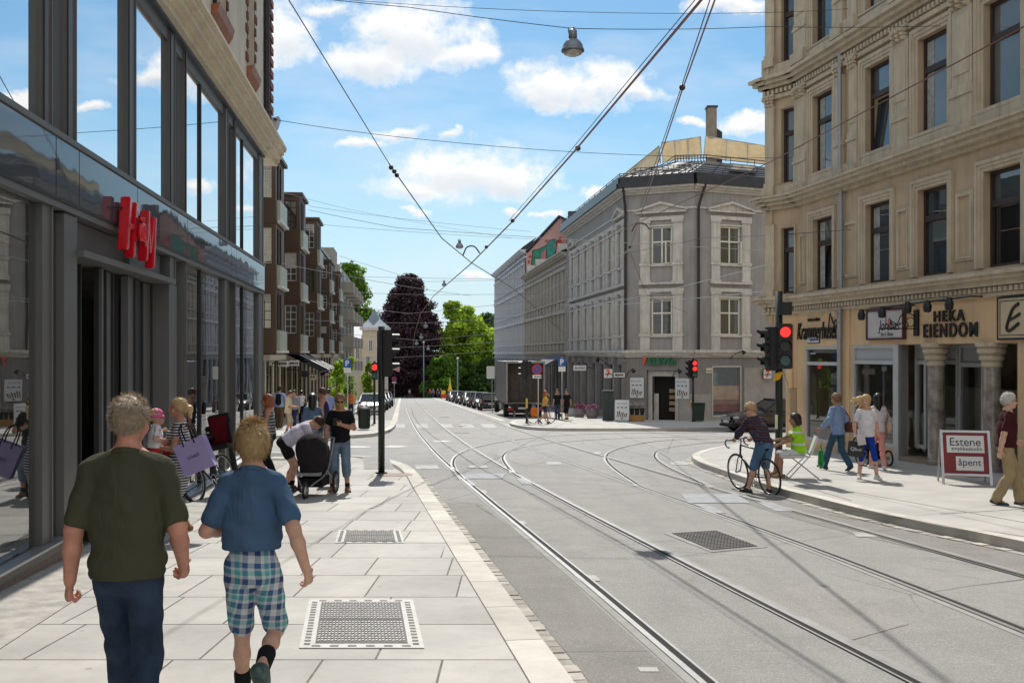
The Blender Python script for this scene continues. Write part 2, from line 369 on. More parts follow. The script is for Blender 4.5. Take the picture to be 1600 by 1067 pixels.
KERB = M('kerb_granite', (.56, .53, .475), .8, var=.14, scale=3, bump=.35, bscale=70, tint=True, fine=.25)
SETT = M('granite_setts', (.40, .37, .33), .85, var=.25, scale=8, bump=.5, bscale=50, tint=True, fine=.3)
ROUGH = M('rough_granite', (.46, .44, .405), .95, var=.3, scale=5, bump=.8, bscale=28, fine=.5)
PAVE = M('concrete_paving', (.46, .445, .415), .85, var=.16, scale=.9, bump=.3, bscale=60, fine=.3, streak=0)
JOINT = M('dark_joint', (.17, .16, .145), .95, var=.3, scale=12)
PAINT = M('worn_road_paint', (.50, .49, .465), .8, var=.3, scale=5, fine=.8)
STEEL = M('polished_rail', (.24, .237, .235), .5, metal=.85, var=.12, scale=5)
GROOVE = M('rail_groove', (.012, .012, .012), .9, var=.3)
SEAL = M('rail_seal', (.31, .303, .29), .85, var=.18, scale=3, fine=.2)
IRON = M('cast_iron', (.30, .295, .285), .55, metal=.35, var=.2, scale=6, bump=.2)
DKIRON = M('dark_iron', (.07, .065, .06), .6, metal=.3, var=.3, scale=9, bump=.3)
mb = MB()
YS = [-60, -20, 0, 10, 20, 30, 40, 60, 80, 110, 150, 205, 300, 600]; XS = [-500, -80, -20, -8, 0, 8, 20, 80, 500]
def groundz(y): return -SLOPE*y if y <= 205 else -SLOPE*205-(y-205)*.06
vs = [(x, y, groundz(y)) for y in YS for x in XS]; nx = len(XS)
mb.add(vs, [(j*nx+i, j*nx+i+1, (j+1)*nx+i+1, (j+1)*nx+i) for j in range(len(YS)-1) for i in range(nx-1)])
tag(mb.build('road', ASPH), kind='structure')
def pav_poly(name, pts, mat, h=PAV, drop=.35):
 mb = MB(); top = [Vector((x, y, gz(y, h))) for x, y in pts]
 mb.prism(top, (0, 0, -drop)); return tag(mb.build(name, mat), kind='structure')
def offset_line(pts, d):
 out = []
 for i, p in enumerate(pts):
  a = Vector(pts[max(i-1, 0)]); b = Vector(pts[min(i+1, len(pts)-1)]); t = (b-a).normalized()
  out.append((p[0]+t.y*d, p[1]-t.x*d))      # d > 0: to the right of the walking direction
 return out
def resample(pts, step):
 out = [Vector(pts[0])]; acc = 0
 P = [Vector(p) for p in pts]; i = 0; cur = P[0]; res = [cur.copy()]; need = step
 while i < len(P)-1:
  seg = P[i+1]-cur
  if seg.length >= need: cur = cur+seg.normalized()*need; res.append(cur.copy()); need = step
  else: need -= seg.length; i += 1; cur = P[i].copy()
 return res
def kerb_line(name, pts, width, side, h=PAV+.005, step=1.1, mat=None, deep=.3, gap=.012, tvar=.12, vary=False):
 """row of stones along a line; side = +1: stones to the right of the line"""
 mb = MB(); q = resample([(p[0], p[1]) for p in pts], step); o = offset_line([tuple(x) for x in q], width*side)
 for i in range(len(q)-1):
  a, b, c, d = Vector(q[i]), Vector(q[i+1]), Vector(o[i+1]), Vector(o[i])
  t = (b-a).normalized()*gap/2; hh = h+(random.uniform(-.006, .006) if vary else 0)
  ps = [a+t, b-t, c-t, d+t]
  if vary: ps = [p+Vector((random.uniform(-.008, .008), random.uniform(-.008, .008))) for p in ps]
  mb.prism([(p.x, p.y, gz(p.y, hh)) for p in ps], (0, 0, -deep), 0, 1+random.uniform(-tvar, tvar))
 return tag(mb.build(name, mat or KERB), kind='structure')
# --- near left pavement
def kx(y): return .338-.159*(y-6.46)
LKo = [(kx(y), y) for y in (-8, 0, 6, 12, 17.9)]+[(-1.97, 21.03), (-2.44, 23.4), (-3.08, 25.3), (-3.64, 26.3), (-4.14, 26.8), (-5.3, 27.5), (-7.3, 28.3), (-30, 31)]
LK = [tuple(p[:2]) for p in catmull([(x, y, 0) for x, y in LKo], 1.0)]
def fx(y, d): return -d-.1099*y
pav_poly('left_pavement', LK+[(-30, 26), (fx(25.6, 3.7), 25.6), (fx(-8, 3.7), -8)], JOINT)
kerb_line('left_kerb', LK, .27, -1)
kerb_line('left_gutter_setts', offset_line(LK, .012), .17, 1, h=.012, step=.17, mat=SETT, deep=.1, gap=.018, tvar=.25, vary=True)
mb = MB(); row = 0; y = -5.34
def kin(yy):   # inner kerb edge
 if yy < 17.5: return kx(yy)-.285
 best = [p for p in LK if p[0] > -5.5]
 for (x0, y0), (x1, y1) in zip(LK, LK[1:]):
  if y0 <= yy <= y1: return x0+(x1-x0)*(yy-y0)/(y1-y0)-.30-max(0, (yy-21))*.07
 return -4.5
while y < 26.6:
 hgt = 1.0; g = .008
 xl = fx(y, 2.8) if y < 25 else -6.3
 x = xl-random.uniform(0, .5) if row % 2 else xl-random.uniform(.3, .9)
 while True:
  w_ = random.choice((.62, .8, .8, 1.0, 1.18))
  a0, a1 = x, x+w_; x = a1
  def lim(yy): return min(kin(yy), 1e3)
  y0, y1 = y+g, y+hgt-g
  if y1 > 26.4: y1 = 26.4
  L0, L1 = fx(y0, 2.8) if y < 25 else -6.3, fx(y1, 2.8) if y < 25 else -6.3; R0, R1 = kin(y0), kin(y1)
  p = [(max(a0+g, L0), y0), (min(a1-g, R0), y0), (min(a1-g, R1), y1), (max(a0+g, L1), y1)]
  p[0] = (min(p[0][0], p[1][0]-.002), p[0][1]); p[3] = (min(p[3][0], p[2][0]-.002), p[3][1])
  if R0-a0 > .03 and p[1][0]-L0 > .03:
   mb.prism([(q[0], q[1], gz(q[1], PAV+.004)) for q in p], (0, 0, -.05), 0, 1+random.uniform(-.14, .07))
  if x > R0-.01: break
 y += hgt; row += 1
tag(mb.build('pavement_slabs', SLAB), kind='structure')
pav_poly('wall_foot_paving', [(fx(yy, 2.805), yy) for yy in (-8, 8, 24.9)]+[(fx(yy, 3.63), yy) for yy in (24.9, 8, -8)], ROUGH, PAV+.008, .06)
mb = MB()
for i in range(11):
 a = ground(571+i*4.2, 733); b = ground(569+i*3.6, 714); w_ = .035
 mb.prism([(a.x-w_, a.y, gz(a.y, PAV+.012)), (a.x+w_, a.y, gz(a.y, PAV+.012)), (b.x+w_, b.y, gz(b.y, PAV+.012)), (b.x-w_, b.y, gz(b.y, PAV+.012))], (0, 0, -.02))
tag(mb.build('tactile_paving', M('tactile_stone', (.33, .32, .30), .9, var=.2)), kind='structure')
# --- far left pavement and its parking bay
FL = [(-30, 36.5), (-9, 38.2), (-5.98, 38.8), (-5.46, 41), (-5.38, 44.2), (-5.9, 50.6), (-6.6, 56)]
FLs = [tuple(p[:2]) for p in catmull([(x, y, 0) for x, y in FL], 1.0)]
pav_poly('far_left_pavement', FLs+[(fx(58, 3.5), 58), (fx(204, 3.5), 204), (-60, 204), (-60, 36.5)], PAVE)
kerb_line('far_left_kerb', FLs, .28, -1)
kerb_line('parking_edge', [(fx(y, .30), y) for y in (56, 100, 150, 204)], .35, -1, h=.01, step=2.5, deep=.08)
# --- near right pavement
RN = [(12.0, -14), (8.5, 0), (7.1, 7), (6.07, 11.8), (5.66, 13.2), (5.24, 15.06), (5.0, 16.95), (4.8, 18.6), (4.66, 22.5), (4.62, 24.7), (4.86, 26.96), (5.5, 28.9), (6.5, 31.1), (7.8, 33.0), (9.6, 34.4), (17.7, 37.7), (45, 48.5)]
RNs = [tuple(p[:2]) for p in catmull([(x, y, 0) for x, y in RN], .9)]
pav_poly('right_pavement', RNs+[(45, -14)], PAVE)
kerb_line('right_kerb', RNs, .2, 1, step=1.3, h=PAV+.006)
kerb_line('right_gutter_setts', offset_line(RNs, -.012), .15, -1, h=.01, step=.2, mat=SETT, deep=.1, gap=.02, tvar=.25, vary=True)
# --- corner pavement opposite
CP = [(fx(204, -9.2), 204), (fx(61, -9.2), 61), (2.0, 59.5), (.4, 57.5), (-.1, 54), (.0, 50.1), (.75, 46.6), (1.75, 45.2), (2.9, 44.9), (4.86, 44.9), (7, 45.1), (9.0, 45.8), (19, 49.8), (50, 62)]
CPs = [tuple(p[:2]) for p in catmull([(x, y, 0) for x, y in CP], 1.2)]
pav_poly('corner_pavement', CPs+[(50, 204)], PAVE)
kerb_line('corner_kerb', CPs, .25, -1, step=1.5)
kerb_line('parking_edge', [(fx(y, -6.15), y) for y in (59, 100, 150, 204)], .35, -1, h=.01, step=2.5, deep=.08)
mb = MB()
for a, b in (((1290, 790), (1600, 838)), ((1470, 803), (1600, 795)), ((1330, 768), (1600, 816)), ((1160, 700), (1290, 707)), ((1230, 752), (1330, 782))):
 p, q = ground(*a), ground(*b); t = (q-p).normalized(); s_ = Vector((t.y, -t.x, 0))*.012
 mb.prism([p+s_+Vector((0, 0, .003)), q+s_+Vector((0, 0, .003)), q-s_+Vector((0, 0, .003)), p-s_+Vector((0, 0, .003))], (0, 0, -.01))
tag(mb.build('paving_joints', JOINT), kind='structure')
# --- tram rails
def road_pts(px): return [ground(x, y, 0.0) for x, y in px]
def ribbon(mb, pts, off, width, dz, mi):
 P = offset_line([(p.x, p.y) for p in pts], off-width/2); Q = offset_line([(p.x, p.y) for p in pts], off+width/2)
 for i in range(len(pts)-1):
  mb.quad(*[(q[0], q[1], gz(q[1], dz)) for q in (P[i], Q[i], Q[i+1], P[i+1])], mi)
def rail(px, inner, smooth=3, seal=.2):
 P = road_pts(px)
 for _ in range(smooth):
  P = [P[0]]+[(P[i-1]+P[i]*2+P[i+1])/4 for i in range(1, len(P)-1)]+[P[-1]]
 P = catmull(P, .35); mb = MB()
 ribbon(mb, P, 0, seal, .004, 2); ribbon(mb, P, 0, .05, .012, 0); ribbon(mb, P, inner*.056, .052, .009, 1); ribbon(mb, P, inner*.093, .022, .012, 0)
 return tag(mb.build('tram_rail', [STEEL, GROOVE, SEAL], fix=False), kind='structure')
R1 = [(1340, 1280), (1101, 1067), (1000, 983), (850, 852), (755, 780), (720, 748.8), (675, 707.5), (645, 679), (637, 655), (633.5, 636), (632, 624)]
R2 = [(1830, 1262), (1442, 1067), (1262, 975.6), (1000, 844), (877.5, 779), (834, 760), (787.5, 728), (735, 702), (697.5, 677.5), (675, 655), (655, 632), (647, 623)]
R3 = [(2000, 1155), (1600, 975.6), (1300, 869), (1187, 827.5), (1079, 789), (997, 760.5), (911, 732), (819, 697.3), (768.8, 677.5), (735, 660.6), (705, 643.7), (678, 627)]
R4 = [(2000, 1010), (1600, 897), (1300, 816), (1161, 777), (1090, 755), (1012, 733), (945, 712.5), (900, 701), (843.8, 684), (806, 671), (768.8, 658.5), (727.5, 642), (695, 626)]
TA = [(720, 749.5), (706, 734), (703.5, 724), (707, 714), (720, 705.6), (740, 698.5), (768.8, 692), (797, 687.5), (840, 682.5), (900, 678), (1000, 676), (1120, 677)]
TB = [(806, 740.5), (790, 723.5), (786, 715.5), (790, 708), (802.5, 702), (821, 697), (870, 690.5), (960, 684), (1080, 681.5), (1200, 682)]
TC = [(997.5, 761), (950, 730), (940, 717), (948, 705), (975, 696), (1031, 687), (1087, 684.5), (1200, 685)]
TD = [(1117, 763), (1068.8, 740.6), (1035, 726), (1021, 713.5), (1027, 704.5), (1045, 698.5), (1087, 692), (1180, 687.5), (1260, 686)]
rail(R1, 1); rail(R2, -1); rail(R3, 1); rail(R4, -1)
rail(TA, 1, 1, .16); rail(TB, -1, 1, .16); rail(TC, 1, 1, .16); rail(TD, -1, 1, .16)
# --- markings, plates and covers in the road
def rquad(mb, px, dz=.006, mi=0, pav=0.0):
 mb.poly([(p.x, p.y, gz(p.y, pav+dz)) for p in (ground(x, y, pav) for x, y in px)], mi)
mb = MB()
for x0, x1 in ((619, 634), (651, 669), (688, 707), (719, 739), (751.5, 773), (787, 808)):
 s_ = (x0-629)*.10
 rquad(mb, [(x0+s_*.4, 668.5), (x1+s_*.4, 668.5), (x1-2+s_*0, 662.5), (x0-2+s_*0, 662.5)])
tag(mb.build('crossing_stripes', PAINT), kind='structure')
A2 = m_road('asphalt_patch', .80); A3 = m_road('asphalt_patch_pale', 1.07)
mb = MB(); yy = [4.4, 5.5, 7, 8.5, 10, 12, 14, 15.5, 17]; E1 = [(kx(y)+.20, y) for y in yy]; RR = [ground(x, y, 0) for x, y in R1]; rx_ = lambda y: float(np.interp(y, [p.y for p in RR], [p.x for p in RR]))-.14
for i in range(len(yy)-1): mb.poly([(x_, y_, gz(y_, .0035)) for x_, y_ in (E1[i], (rx_(max(yy[i], 4.4)) if yy[i] > 0 else rx_(4.4)+1.2, yy[i]), (rx_(max(yy[i+1], 4.4)), yy[i+1]), E1[i+1])])
tag(mb.build('road_patch', A2), kind='structure')
mb = MB(); E = [p for p in RNs if 0 < p[1] < 21.5]; O = offset_line(E, -1.05); E = offset_line(E, -.2)
for i in range(len(E)-1): mb.poly([(p[0], p[1], gz(p[1], .0035)) for p in (E[i], E[i+1], O[i+1], O[i])])
tag(mb.build('road_patch', A2), kind='structure')
for q_, m_ in (([(640, 700), (560, 690), (600, 683), (655, 690)], A3), ([(1180, 930), (1330, 1000), (1420, 975), (1270, 910)], A3), ([(760, 705), (820, 728), (850, 722), (790, 700)], A3), ([(1000, 668), (1090, 668), (1090, 674), (1000, 674)], A2)):
 mb = MB(); rquad(mb, q_, .0035); tag(mb.build('road_patch', m_), kind='structure')
mb = MB()
for x0, y0, x1, y1, sh in ((651, 727, 687, 733, -4), (745, 766, 762, 771, -3), (801, 814, 824, 819.5, -5), (904, 899, 938, 908, -8), (734, 727, 762, 731, -2), (1339, 832, 1372, 839, -8), (1050, 720.5, 1086, 726.5, -4), (855, 722, 878, 726, -2), (925, 706, 940, 709, -1), (1000, 1043, 1030, 1050, -4)):
 rquad(mb, [(x0, y1), (x1, y1), (x1+sh, y0), (x0+sh, y0)], .007)
tag(mb.build('road_marks', PAINT), kind='structure')
PLATE = M('metal_plate', (.30, .315, .33), .8, metal=.0, var=.2, scale=6, bump=.3, bscale=40)
def plate(px, name='rail_plate', mat=PLATE, label=None, cat='plate', dz=.010):
 mb = MB(); q = [ground(x, y, 0) for x, y in px]; c = sum(q, Vector())/4
 mb.prism([(p.x, p.y, gz(p.y, dz)) for p in q], (0, 0, -.008)); return mb, c
for px, lab in (([(724, 748), (785, 748), (790, 740), (729, 740)], 'pale chequered steel plate between the forking rails in mid road'),
    ([(734, 759), (745, 759), (737, 751), (727, 751)], 'short pale steel box lid beside the left rail fork'),
    ([(815, 757), (831, 757), (821, 747), (806, 747)], 'short steel box lid against the second rail near the fork'),
    ([(1075, 786), (1172, 786), (1150, 772), (1064, 772)], 'large pale steel plate between rails in front of the cyclist'),
    ([(1112, 802), (1134, 802), (1104, 788), (1086, 788)], 'narrow steel lid along the third rail before the cyclist'),
    ([(1212, 799), (1238, 799), (1206, 785), (1182, 785)], 'narrow pale steel lid by the rail below the bicycle')):
 mb, c = plate(px); o = mb.build('rail_plate', PLATE); tag(o, lab, 'plate', 'steel plates set between the tram rails')
t = thing('drain_grate', 'dark square drain grate with pale frame set in the tram track', 'grate', ground(1115, 845, 0))
mb = MB(); rquad(mb, [(1036, 833), (1120, 827), (1200, 855), (1112, 863)], .006); mb.build('frame', SEAL, t)
mb = MB(); q = [(1049, 833.5), (1119, 829.5), (1184, 854), (1112, 860)]
a, b, c, d = [ground(x, y, 0) for x, y in q]
for i in range(14):
 for j in range(14):
  s0, s1, r0, r1 = (i+.12)/14, (i+.88)/14, (j+.2)/14, (j+.8)/14
  def bl(s, r): p = (a*(1-s)+b*s)*(1-r)+(d*(1-s)+c*s)*r; return (p.x, p.y, gz(p.y, .016))
  mb.prism([bl(s0, r0), bl(s1, r0), bl(s1, r1), bl(s0, r1)], (0, 0, -.006))
mb.poly([(p.x, p.y, gz(p.y, .010)) for p in (a, b, c, d)])
mb.build('grating', DKIRON, t)
for px, py, r_, lab, mt, pv in ((722, 676.5, .34, 'dark round manhole cover between the rails past the crossing', DKIRON, 0), (694, 651.5, .34, 'small dark round manhole cover beyond the zebra stripes', DKIRON, 0),
       (560, 698.6, .45, 'worn round manhole cover in the side street by the kerb corner', IRON, 0), (616, 698, .45, 'pale round manhole cover in the side street near the rails', IRON, 0),
       (690, 690, .4, 'faint oblong manhole cover left of the second rail', IRON, 0), (617, 742, .38, 'brown round manhole cover at the foot of the tall signal pole', M('rusty_iron', (.22, .17, .13), .7, .2, var=.3, scale=12, bump=.4), PAV)):
 g = ground(px, py, pv); mb = MB(); sl_ = Matrix.Translation((g.x, g.y, g.z+.004)) @ Matrix.Rotation(-math.atan(SLOPE), 4, 'X')
 mb.lathe([(r_, 0), (r_, .006), (r_-.04, .010), (r_-.05, .006), (r_*.5, .008), (.02, .009)], 28, 0, sl_)
 tag(mb.build('manhole_cover', mt), lab, 'manhole cover', 'round manhole covers')
for q, lab in (([(467, 1014), (663, 1014), (645, 938), (483, 938)], 'large grey double access cover with studded plates in the near pavement'), ([(523, 849), (632, 849), (625.5, 829), (530, 829)], 'smaller grey double access cover with studded plates further along pavement')):
 a, b, c, d = [ground(x, y) for x, y in q]; cen = (a+b+c+d)/4
 t = thing('access_cover', lab, 'access cover', cen, 0, 'studded access covers in the pavement')
 def bl(s, r, dz):
  p = (a*(1-s)+b*s)*(1-r)+(d*(1-s)+c*s)*r; return (p.x, p.y, gz(p.y, PAV+dz))
 CF = M('cover_frame', (.38, .375, .365), .6, .2, var=.12, scale=8, bump=.2); CPm = M('cover_plate', (.36, .355, .35), .55, .3, var=.15, scale=8)
 mb = MB(); mb.prism([bl(0, 0, .012), bl(1, 0, .012), bl(1, 1, .012), bl(0, 1, .012)], (0, 0, -.01), 0)
 for i in range(16):
  for s0 in (.025, .905):
   r0 = .05+i*.057; mb.prism([bl(s0+.01, r0, .0145), bl(s0+.06, r0, .0145), bl(s0+.06, r0+.028, .0145), bl(s0+.01, r0+.028, .0145)], (0, 0, -.002), 1)
 for i in range(6):
  s0 = .1+i*.145
  for r0 in (.02, .955): mb.prism([bl(s0, r0, .0145), bl(s0+.07, r0, .0145), bl(s0+.07, r0+.02, .0145), bl(s0, r0+.02, .0145)], (0, 0, -.002), 1)
 mb.build('frame', [CF, DKIRON], t)
 for r0, r1 in ((.075, .50), (.515, .93)):
  mb = MB(); mb.prism([bl(.125, r0, .016), bl(.875, r0, .016), bl(.875, r1, .016), bl(.125, r1, .016)], (0, 0, -.003), 1)
  for i in range(26):
   for j in range(9):
    s0 = .14+i*.0278; rr = r0+.025+j*(r1-r0-.03)/9; k = .004 if (i+j) % 2 else -.002
    mb.prism([bl(s0, rr+k, .022), bl(s0+.017, rr+.008+k, .022), bl(s0+.02, rr+.026+k, .022), bl(s0+.004, rr+.02+k, .022)], (0, 0, -.006), 0)
  mb.build('plate', [CPm, DKIRON], t)
# ================================================================== LEFT GLASS BUILDING
GF = Fac((fx(0, 3.623), 0), (fx(30, 3.623), 30), side=(1, 0))
ANTH = M('anthracite_metal', (.135, .135, .13), .5, metal=.15, var=.08, scale=1.2)
ANTH2 = M('anthracite_dark', (.032, .034, .036), .6, metal=.2, var=.15)
ALU = M('pale_aluminium', (.42, .43, .43), .38, metal=.7, var=.08)
GL_UP = MG('facade_glass', (.05, .11, .19), 3.2, wav=.006, minr=.88)
GL_LOW = MG('shop_glass', (.02, .022, .022), 2.1, clear=.5, wav=.012, minr=.36)
GL_BAND = MG('enamelled_glass_band', (.085, .095, .11), 1.9, wav=.05, rough=.03, minr=.25, gcol=(.62, .64, .66))
CREAM = M('cream_render', (.72, .64, .49), .85, var=.1, scale=1.2, streak=.35, bump=.2)
PLASTER_OLD = M('pale_old_plaster', (.66, .60, .49), .9, var=.14, scale=.9, streak=.4, bump=.25)
COPPER = M('red_copper_sill', (.30, .115, .055), .5, metal=.35, var=.3, scale=6)
BRICK_RED = M('red_brick', (.16, .055, .042), .85, var=.3, scale=9, bump=.5, bscale=18)
PINKSTONE = M('pink_granite_plinth', (.27, .21, .18), .7, var=.25, scale=22, fine=.5)
t = thing('department_store', 'modern shop with tall mirrored panes and grey metal frames at pavement left', 'building', (fx(12, 3.6), 12, gz(12)))
def gb(name, mats, fn, smooth=False, parent=None):
 mb = MB(); fn(mb); return mb.build(name, mats, parent or t, smooth)
PY = lambda px: GF.u(px)        # facade metres from the photo column
ZB0, ZB1, ZT = 3.53, 4.24, 7.0
UEND = PY(410.5)
PG = lambda px: GF.u(px, -.13)
piers = [(PG(45), PY(80)), (PG(84), PY(117.5)), (PG(184), PY(211)), (PG(252), PY(273)), (PG(276), PY(290)), (PG(341), PY(356)), (PG(358), PY(367)), (PG(396), UEND)]
back = []; k = 0
for b0 in (6.2, 3.3, .2, -3.0): back += [(b0-.5, b0+.35), (b0+.42, b0+1.0)]
allp = sorted(piers+back)
for i, (a, b) in enumerate(allp):
 def f(mb):
  m_ = (a+b)/2; w0 = -.32
  mb.fbox(GF, a, b, ZB1, ZT-.03, w0, .0, 0); mb.fbox(GF, a+.02, a+.05, ZB1, ZT-.03, -.01, .012, 1); mb.fbox(GF, b-.03, b, ZB1, ZT-.03, -.01, .02, 0)
 gb('pier', [ANTH, ANTH2], f)
 if not (PY(117) < (a+b)/2 < PY(262)):
  def f(mb):
   mb.fbox(GF, a, b, -.75, ZB0-.075, -.32, .0, 0); mb.fbox(GF, b-.03, b, -.75, ZB0-.075, -.01, .02, 0)
  gb('pier', [ANTH, ANTH2], f)
gaps = [(p[1], q[0]) for p, q in zip(allp, allp[1:]) if q[0]-p[1] > .03]
for a, b in gaps:
 split = [PY(317)] if a < PY(317) < b else ([PY(382)] if a < PY(382) < b else [])
 xs = [a]+split+[b]
 for c, d in zip(xs, xs[1:]):
  mb = MB(); mb.quad(GF.pt(c, ZB1+.02, -.065), GF.pt(d, ZB1+.02, -.065), GF.pt(d, ZT-.16, -.065), GF.pt(c, ZT-.16, -.065)); mb.build('window_pane', GL_UP, t)
 for c in split: gb('mullion', ANTH2, lambda mb: mb.fbox(GF, c-.03, c+.03, ZB1, ZT-.16, -.2, -.03))
def f(mb):
 mb.fbox(GF, -5, UEND, ZT-.16, ZT, -.32, -.03, 0); mb.fbox(GF, -5, UEND+.02, ZT, ZT+.045, -.32, .06, 1); mb.fbox(GF, -5, UEND+.02, ZT-.19, ZT-.155, -.3, -.03, 0)
gb('head_rail', [ANTH, M('blue_steel_edge', (.10, .13, .18), .35, metal=.5)], f)
js = [-5, -2.6, 0, 2.5, 4.9, PY(79.8), PY(116.5), PY(209), PY(272.8), PY(288), PY(357.7), PY(365.8), UEND]
for a, b in zip(js, js[1:]):
 mb = MB(); mb.fbox(GF, a+.012, b-.012, ZB0+.03, ZB1-.05, -.1, .05); mb.build('glass_band', GL_BAND, t)
def f(mb):
 mb.fbox(GF, -5, UEND, ZB1-.05, ZB1+.01, -.2, .075, 0); mb.fbox(GF, -5, UEND, ZB0, ZB0+.035, -.2, .06, 1); mb.fbox(GF, -5, UEND, ZB0-.07, ZB0, -.32, .045, 0); mb.fbox(GF, -5, UEND-.01, ZB0-.08, ZB1, -.34, -.11, 1)
gb('band_rails', [ANTH, ANTH2], f)
ENT0, ENT1 = PY(117.5), PY(262)
for a, b in ((-5, PY(112)), (PY(274), UEND)):
 def f(mb):
  ym = (a+b)/2
  mb.fbox(GF, a, b, gz(a)+.36, gz(a)+.47, -.3, .035, 0) if a < 0 else mb.fbox(GF, a, b, gz(b)+.62, gz(b)+.70, -.3, .05, 0)
 z0 = -.02 if a < 0 else -.46
 gb('sill', ALU, lambda mb: (mb.fbox(GF, a, b, z0, z0+.025, -.14, .09), mb.fbox(GF, a, b, z0+.025, z0+.05, -.3, -.1)))
 gb('window_base', ANTH, lambda mb: mb.fbox(GF, a, b, z0-.09, z0-.003, -.3, .05))
 gb('plinth', PINKSTONE, lambda mb: mb.fbox(GF, a, b, -1.9, z0-.093, -.3, .03))
low = [(-3.3, PG(45)-.05), (PY(82), PG(96)), (PY(290), PG(316)), (PY(318), PG(341)), (PY(367), PG(381)), (PY(383), PG(396))]
for a, b in low:
 z0 = .03 if a < 9 else -.41
 mb = MB(); mb.quad(GF.pt(a, z0, -.065), GF.pt(b, z0, -.065), GF.pt(b, ZB0-.08, -.065), GF.pt(a, ZB0-.08, -.065)); mb.build('shop_pane', GL_LOW, t)
for c in (PY(317), PY(382)): gb('mullion', ANTH2, lambda mb: mb.fbox(GF, c-.035, c+.035, -.42, ZB0-.08, -.22, -.03))
def f(mb):   # glazing frames round the big pane
 mb.fbox(GF, -3.3, PY(45), ZB0-.2, ZB0-.075, -.25, -.1, 0); mb.fbox(GF, PY(45)-.12, PY(45)-.0, 0.0, ZB0-.08, -.25, -.09, 1)
gb('glazing_frame', [ANTH, ANTH2], f)
zc = GF.z(270, 446)
gb('header_panel', M('entrance_header', (.15, .155, .165), .55, metal=.15, var=.1, scale=1.5), lambda mb: (mb.fbox(GF, ENT0, PY(208), zc+.08, ZB0-.08, -.28, -.12), mb.fbox(GF, PY(213), ENT1, zc+.08, ZB0-.08, -.28, -.12), mb.fbox(GF, PY(208), PY(213), zc+.08, ZB0-.09, -.28, -.05)))
gb('canopy_edge', ANTH, lambda mb: mb.fbox(GF, ENT0-.02, ENT1+.1, zc, zc+.075, -.40, .10))
gb('pier', ANTH, lambda mb: (mb.fbox(GF, PY(262), PY(274), -1.3, zc, -.36, .02)))
gb('pier', ANTH, lambda mb: (mb.fbox(GF, PY(97), PY(117), -1.3, ZB0-.09, -.36, .021)))
xs = [PY(117.5), PY(134), PY(151), PY(172), PY(182), PY(199), PY(212), PY(226), PY(243), PY(262)]
for i, (a, b) in enumerate(zip(xs, xs[1:])):
 if i == 2: continue              # open doorway
 w_ = -.14-.055*(i % 3)
 o = gb('door_leaf', [ANTH, ANTH2], lambda mb: (mb.fbox(GF, a+.02, b-.02, -1.0, zc-.02, w_-.06, w_, i % 2), mb.fbox(GF, a+.02, a+.09, -1.0, zc-.02, w_, w_+.035, 0), mb.fbox(GF, b-.05, b-.02, -1.0, zc-.02, w_, w_+.03, 1)))
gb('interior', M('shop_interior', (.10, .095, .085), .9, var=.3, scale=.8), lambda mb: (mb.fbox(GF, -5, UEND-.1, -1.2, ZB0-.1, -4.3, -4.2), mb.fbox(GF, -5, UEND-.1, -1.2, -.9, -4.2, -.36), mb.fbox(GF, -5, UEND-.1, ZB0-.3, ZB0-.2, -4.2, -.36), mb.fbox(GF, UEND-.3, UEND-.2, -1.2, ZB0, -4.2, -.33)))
gb('curtain', M('sheer_curtain', (.42, .41, .38), .9, var=.25, scale=4), lambda mb: [mb.tube([GF.pt(c, -.02, -.75), GF.pt(c, ZB0-.2, -.75)], .07, 8) for c in np.arange(1.0, PY(30), .105)])
gb('display_wall', M('display_wall', (.34, .33, .30), .9, var=.1), lambda mb: (mb.fbox(GF, PY(150)-.4, PY(172)+1.4, -.9, 1.75, -1.6, -1.5), mb.fbox(GF, PY(150)-.4, PY(172)+1.4, 2.15, 3.1, -1.6, -1.5)))
WARM = ME('warm_spot', (1.0, .72, .3), 6.0)
for px, py, w_ in ((34, 375, -1.3), (160, 505, -1.35), (293, 453, -1.2)):
 u = GF.u(px, w_); z = GF.z(px, py, w_); d = GF.pt(u, z, w_)
 o = gb('spot_lamp', ALU, lambda mb: (mb.tube([d+Vector((0, 0, .16)), d+Vector((.03, -.01, .02))], .055, 10), mb.tube([d+Vector((0, 0, .16)), d+Vector((0, 0, .45))], .012)))
 mb = MB(); mb.ball(d, (.05, .05, .04), 10, 6); mb.build('lens', WARM, o)
UE2 = PY(421)
CF_ = lambda u0, u1, v0, v1, w0, w1, mi=0: None
def f(mb):
 for (z0, z1, w_) in ((7.046, 7.20, .16), (7.20, 7.34, .30), (7.34, 7.46, .40), (7.46, 7.52, .47)): mb.fbox(GF, -5, UE2-.05, z0, z1, -.3, w_)
 for k in range(5): mb.fbox(GF, UE2-.05, UE2+.12-.02*k, 7.05+k*.09, 7.14+k*.09, -.5, .20+.06*k)
gb('cornice', CREAM, f)
wins = [(c-.62, c+.62, 8.62, 11.2) for c in (1.5, 5.0, 8.8, PY(330)+.1)]+[(PY(372), PY(391), 8.62, 11.2)]
wins = [(c-.55, c+.55, 8.55, 11.0) for c in (-1.2, 2.4, 6.0, 9.6, 13.1, 17.0, 21.0)]
wins = [w for w in wins]
cw = [PY(336), PY(389)]
wins = [(-1.5, -.4, 8.5, 11.1), (2.8, 3.9, 8.5, 11.1), (7.1, 8.2, 8.5, 11.1), (11.5, 12.6, 8.5, 11.1)]
for pxa, pxb, pyb in ((319, 341, 20), (376, 387, 108)):
 a, b = GF.u(pxa, -.1), GF.u(pxb, -.1); zz = GF.z((pxa+pxb)/2, pyb, -.05); wins.append((a, b, zz, zz+2.5))
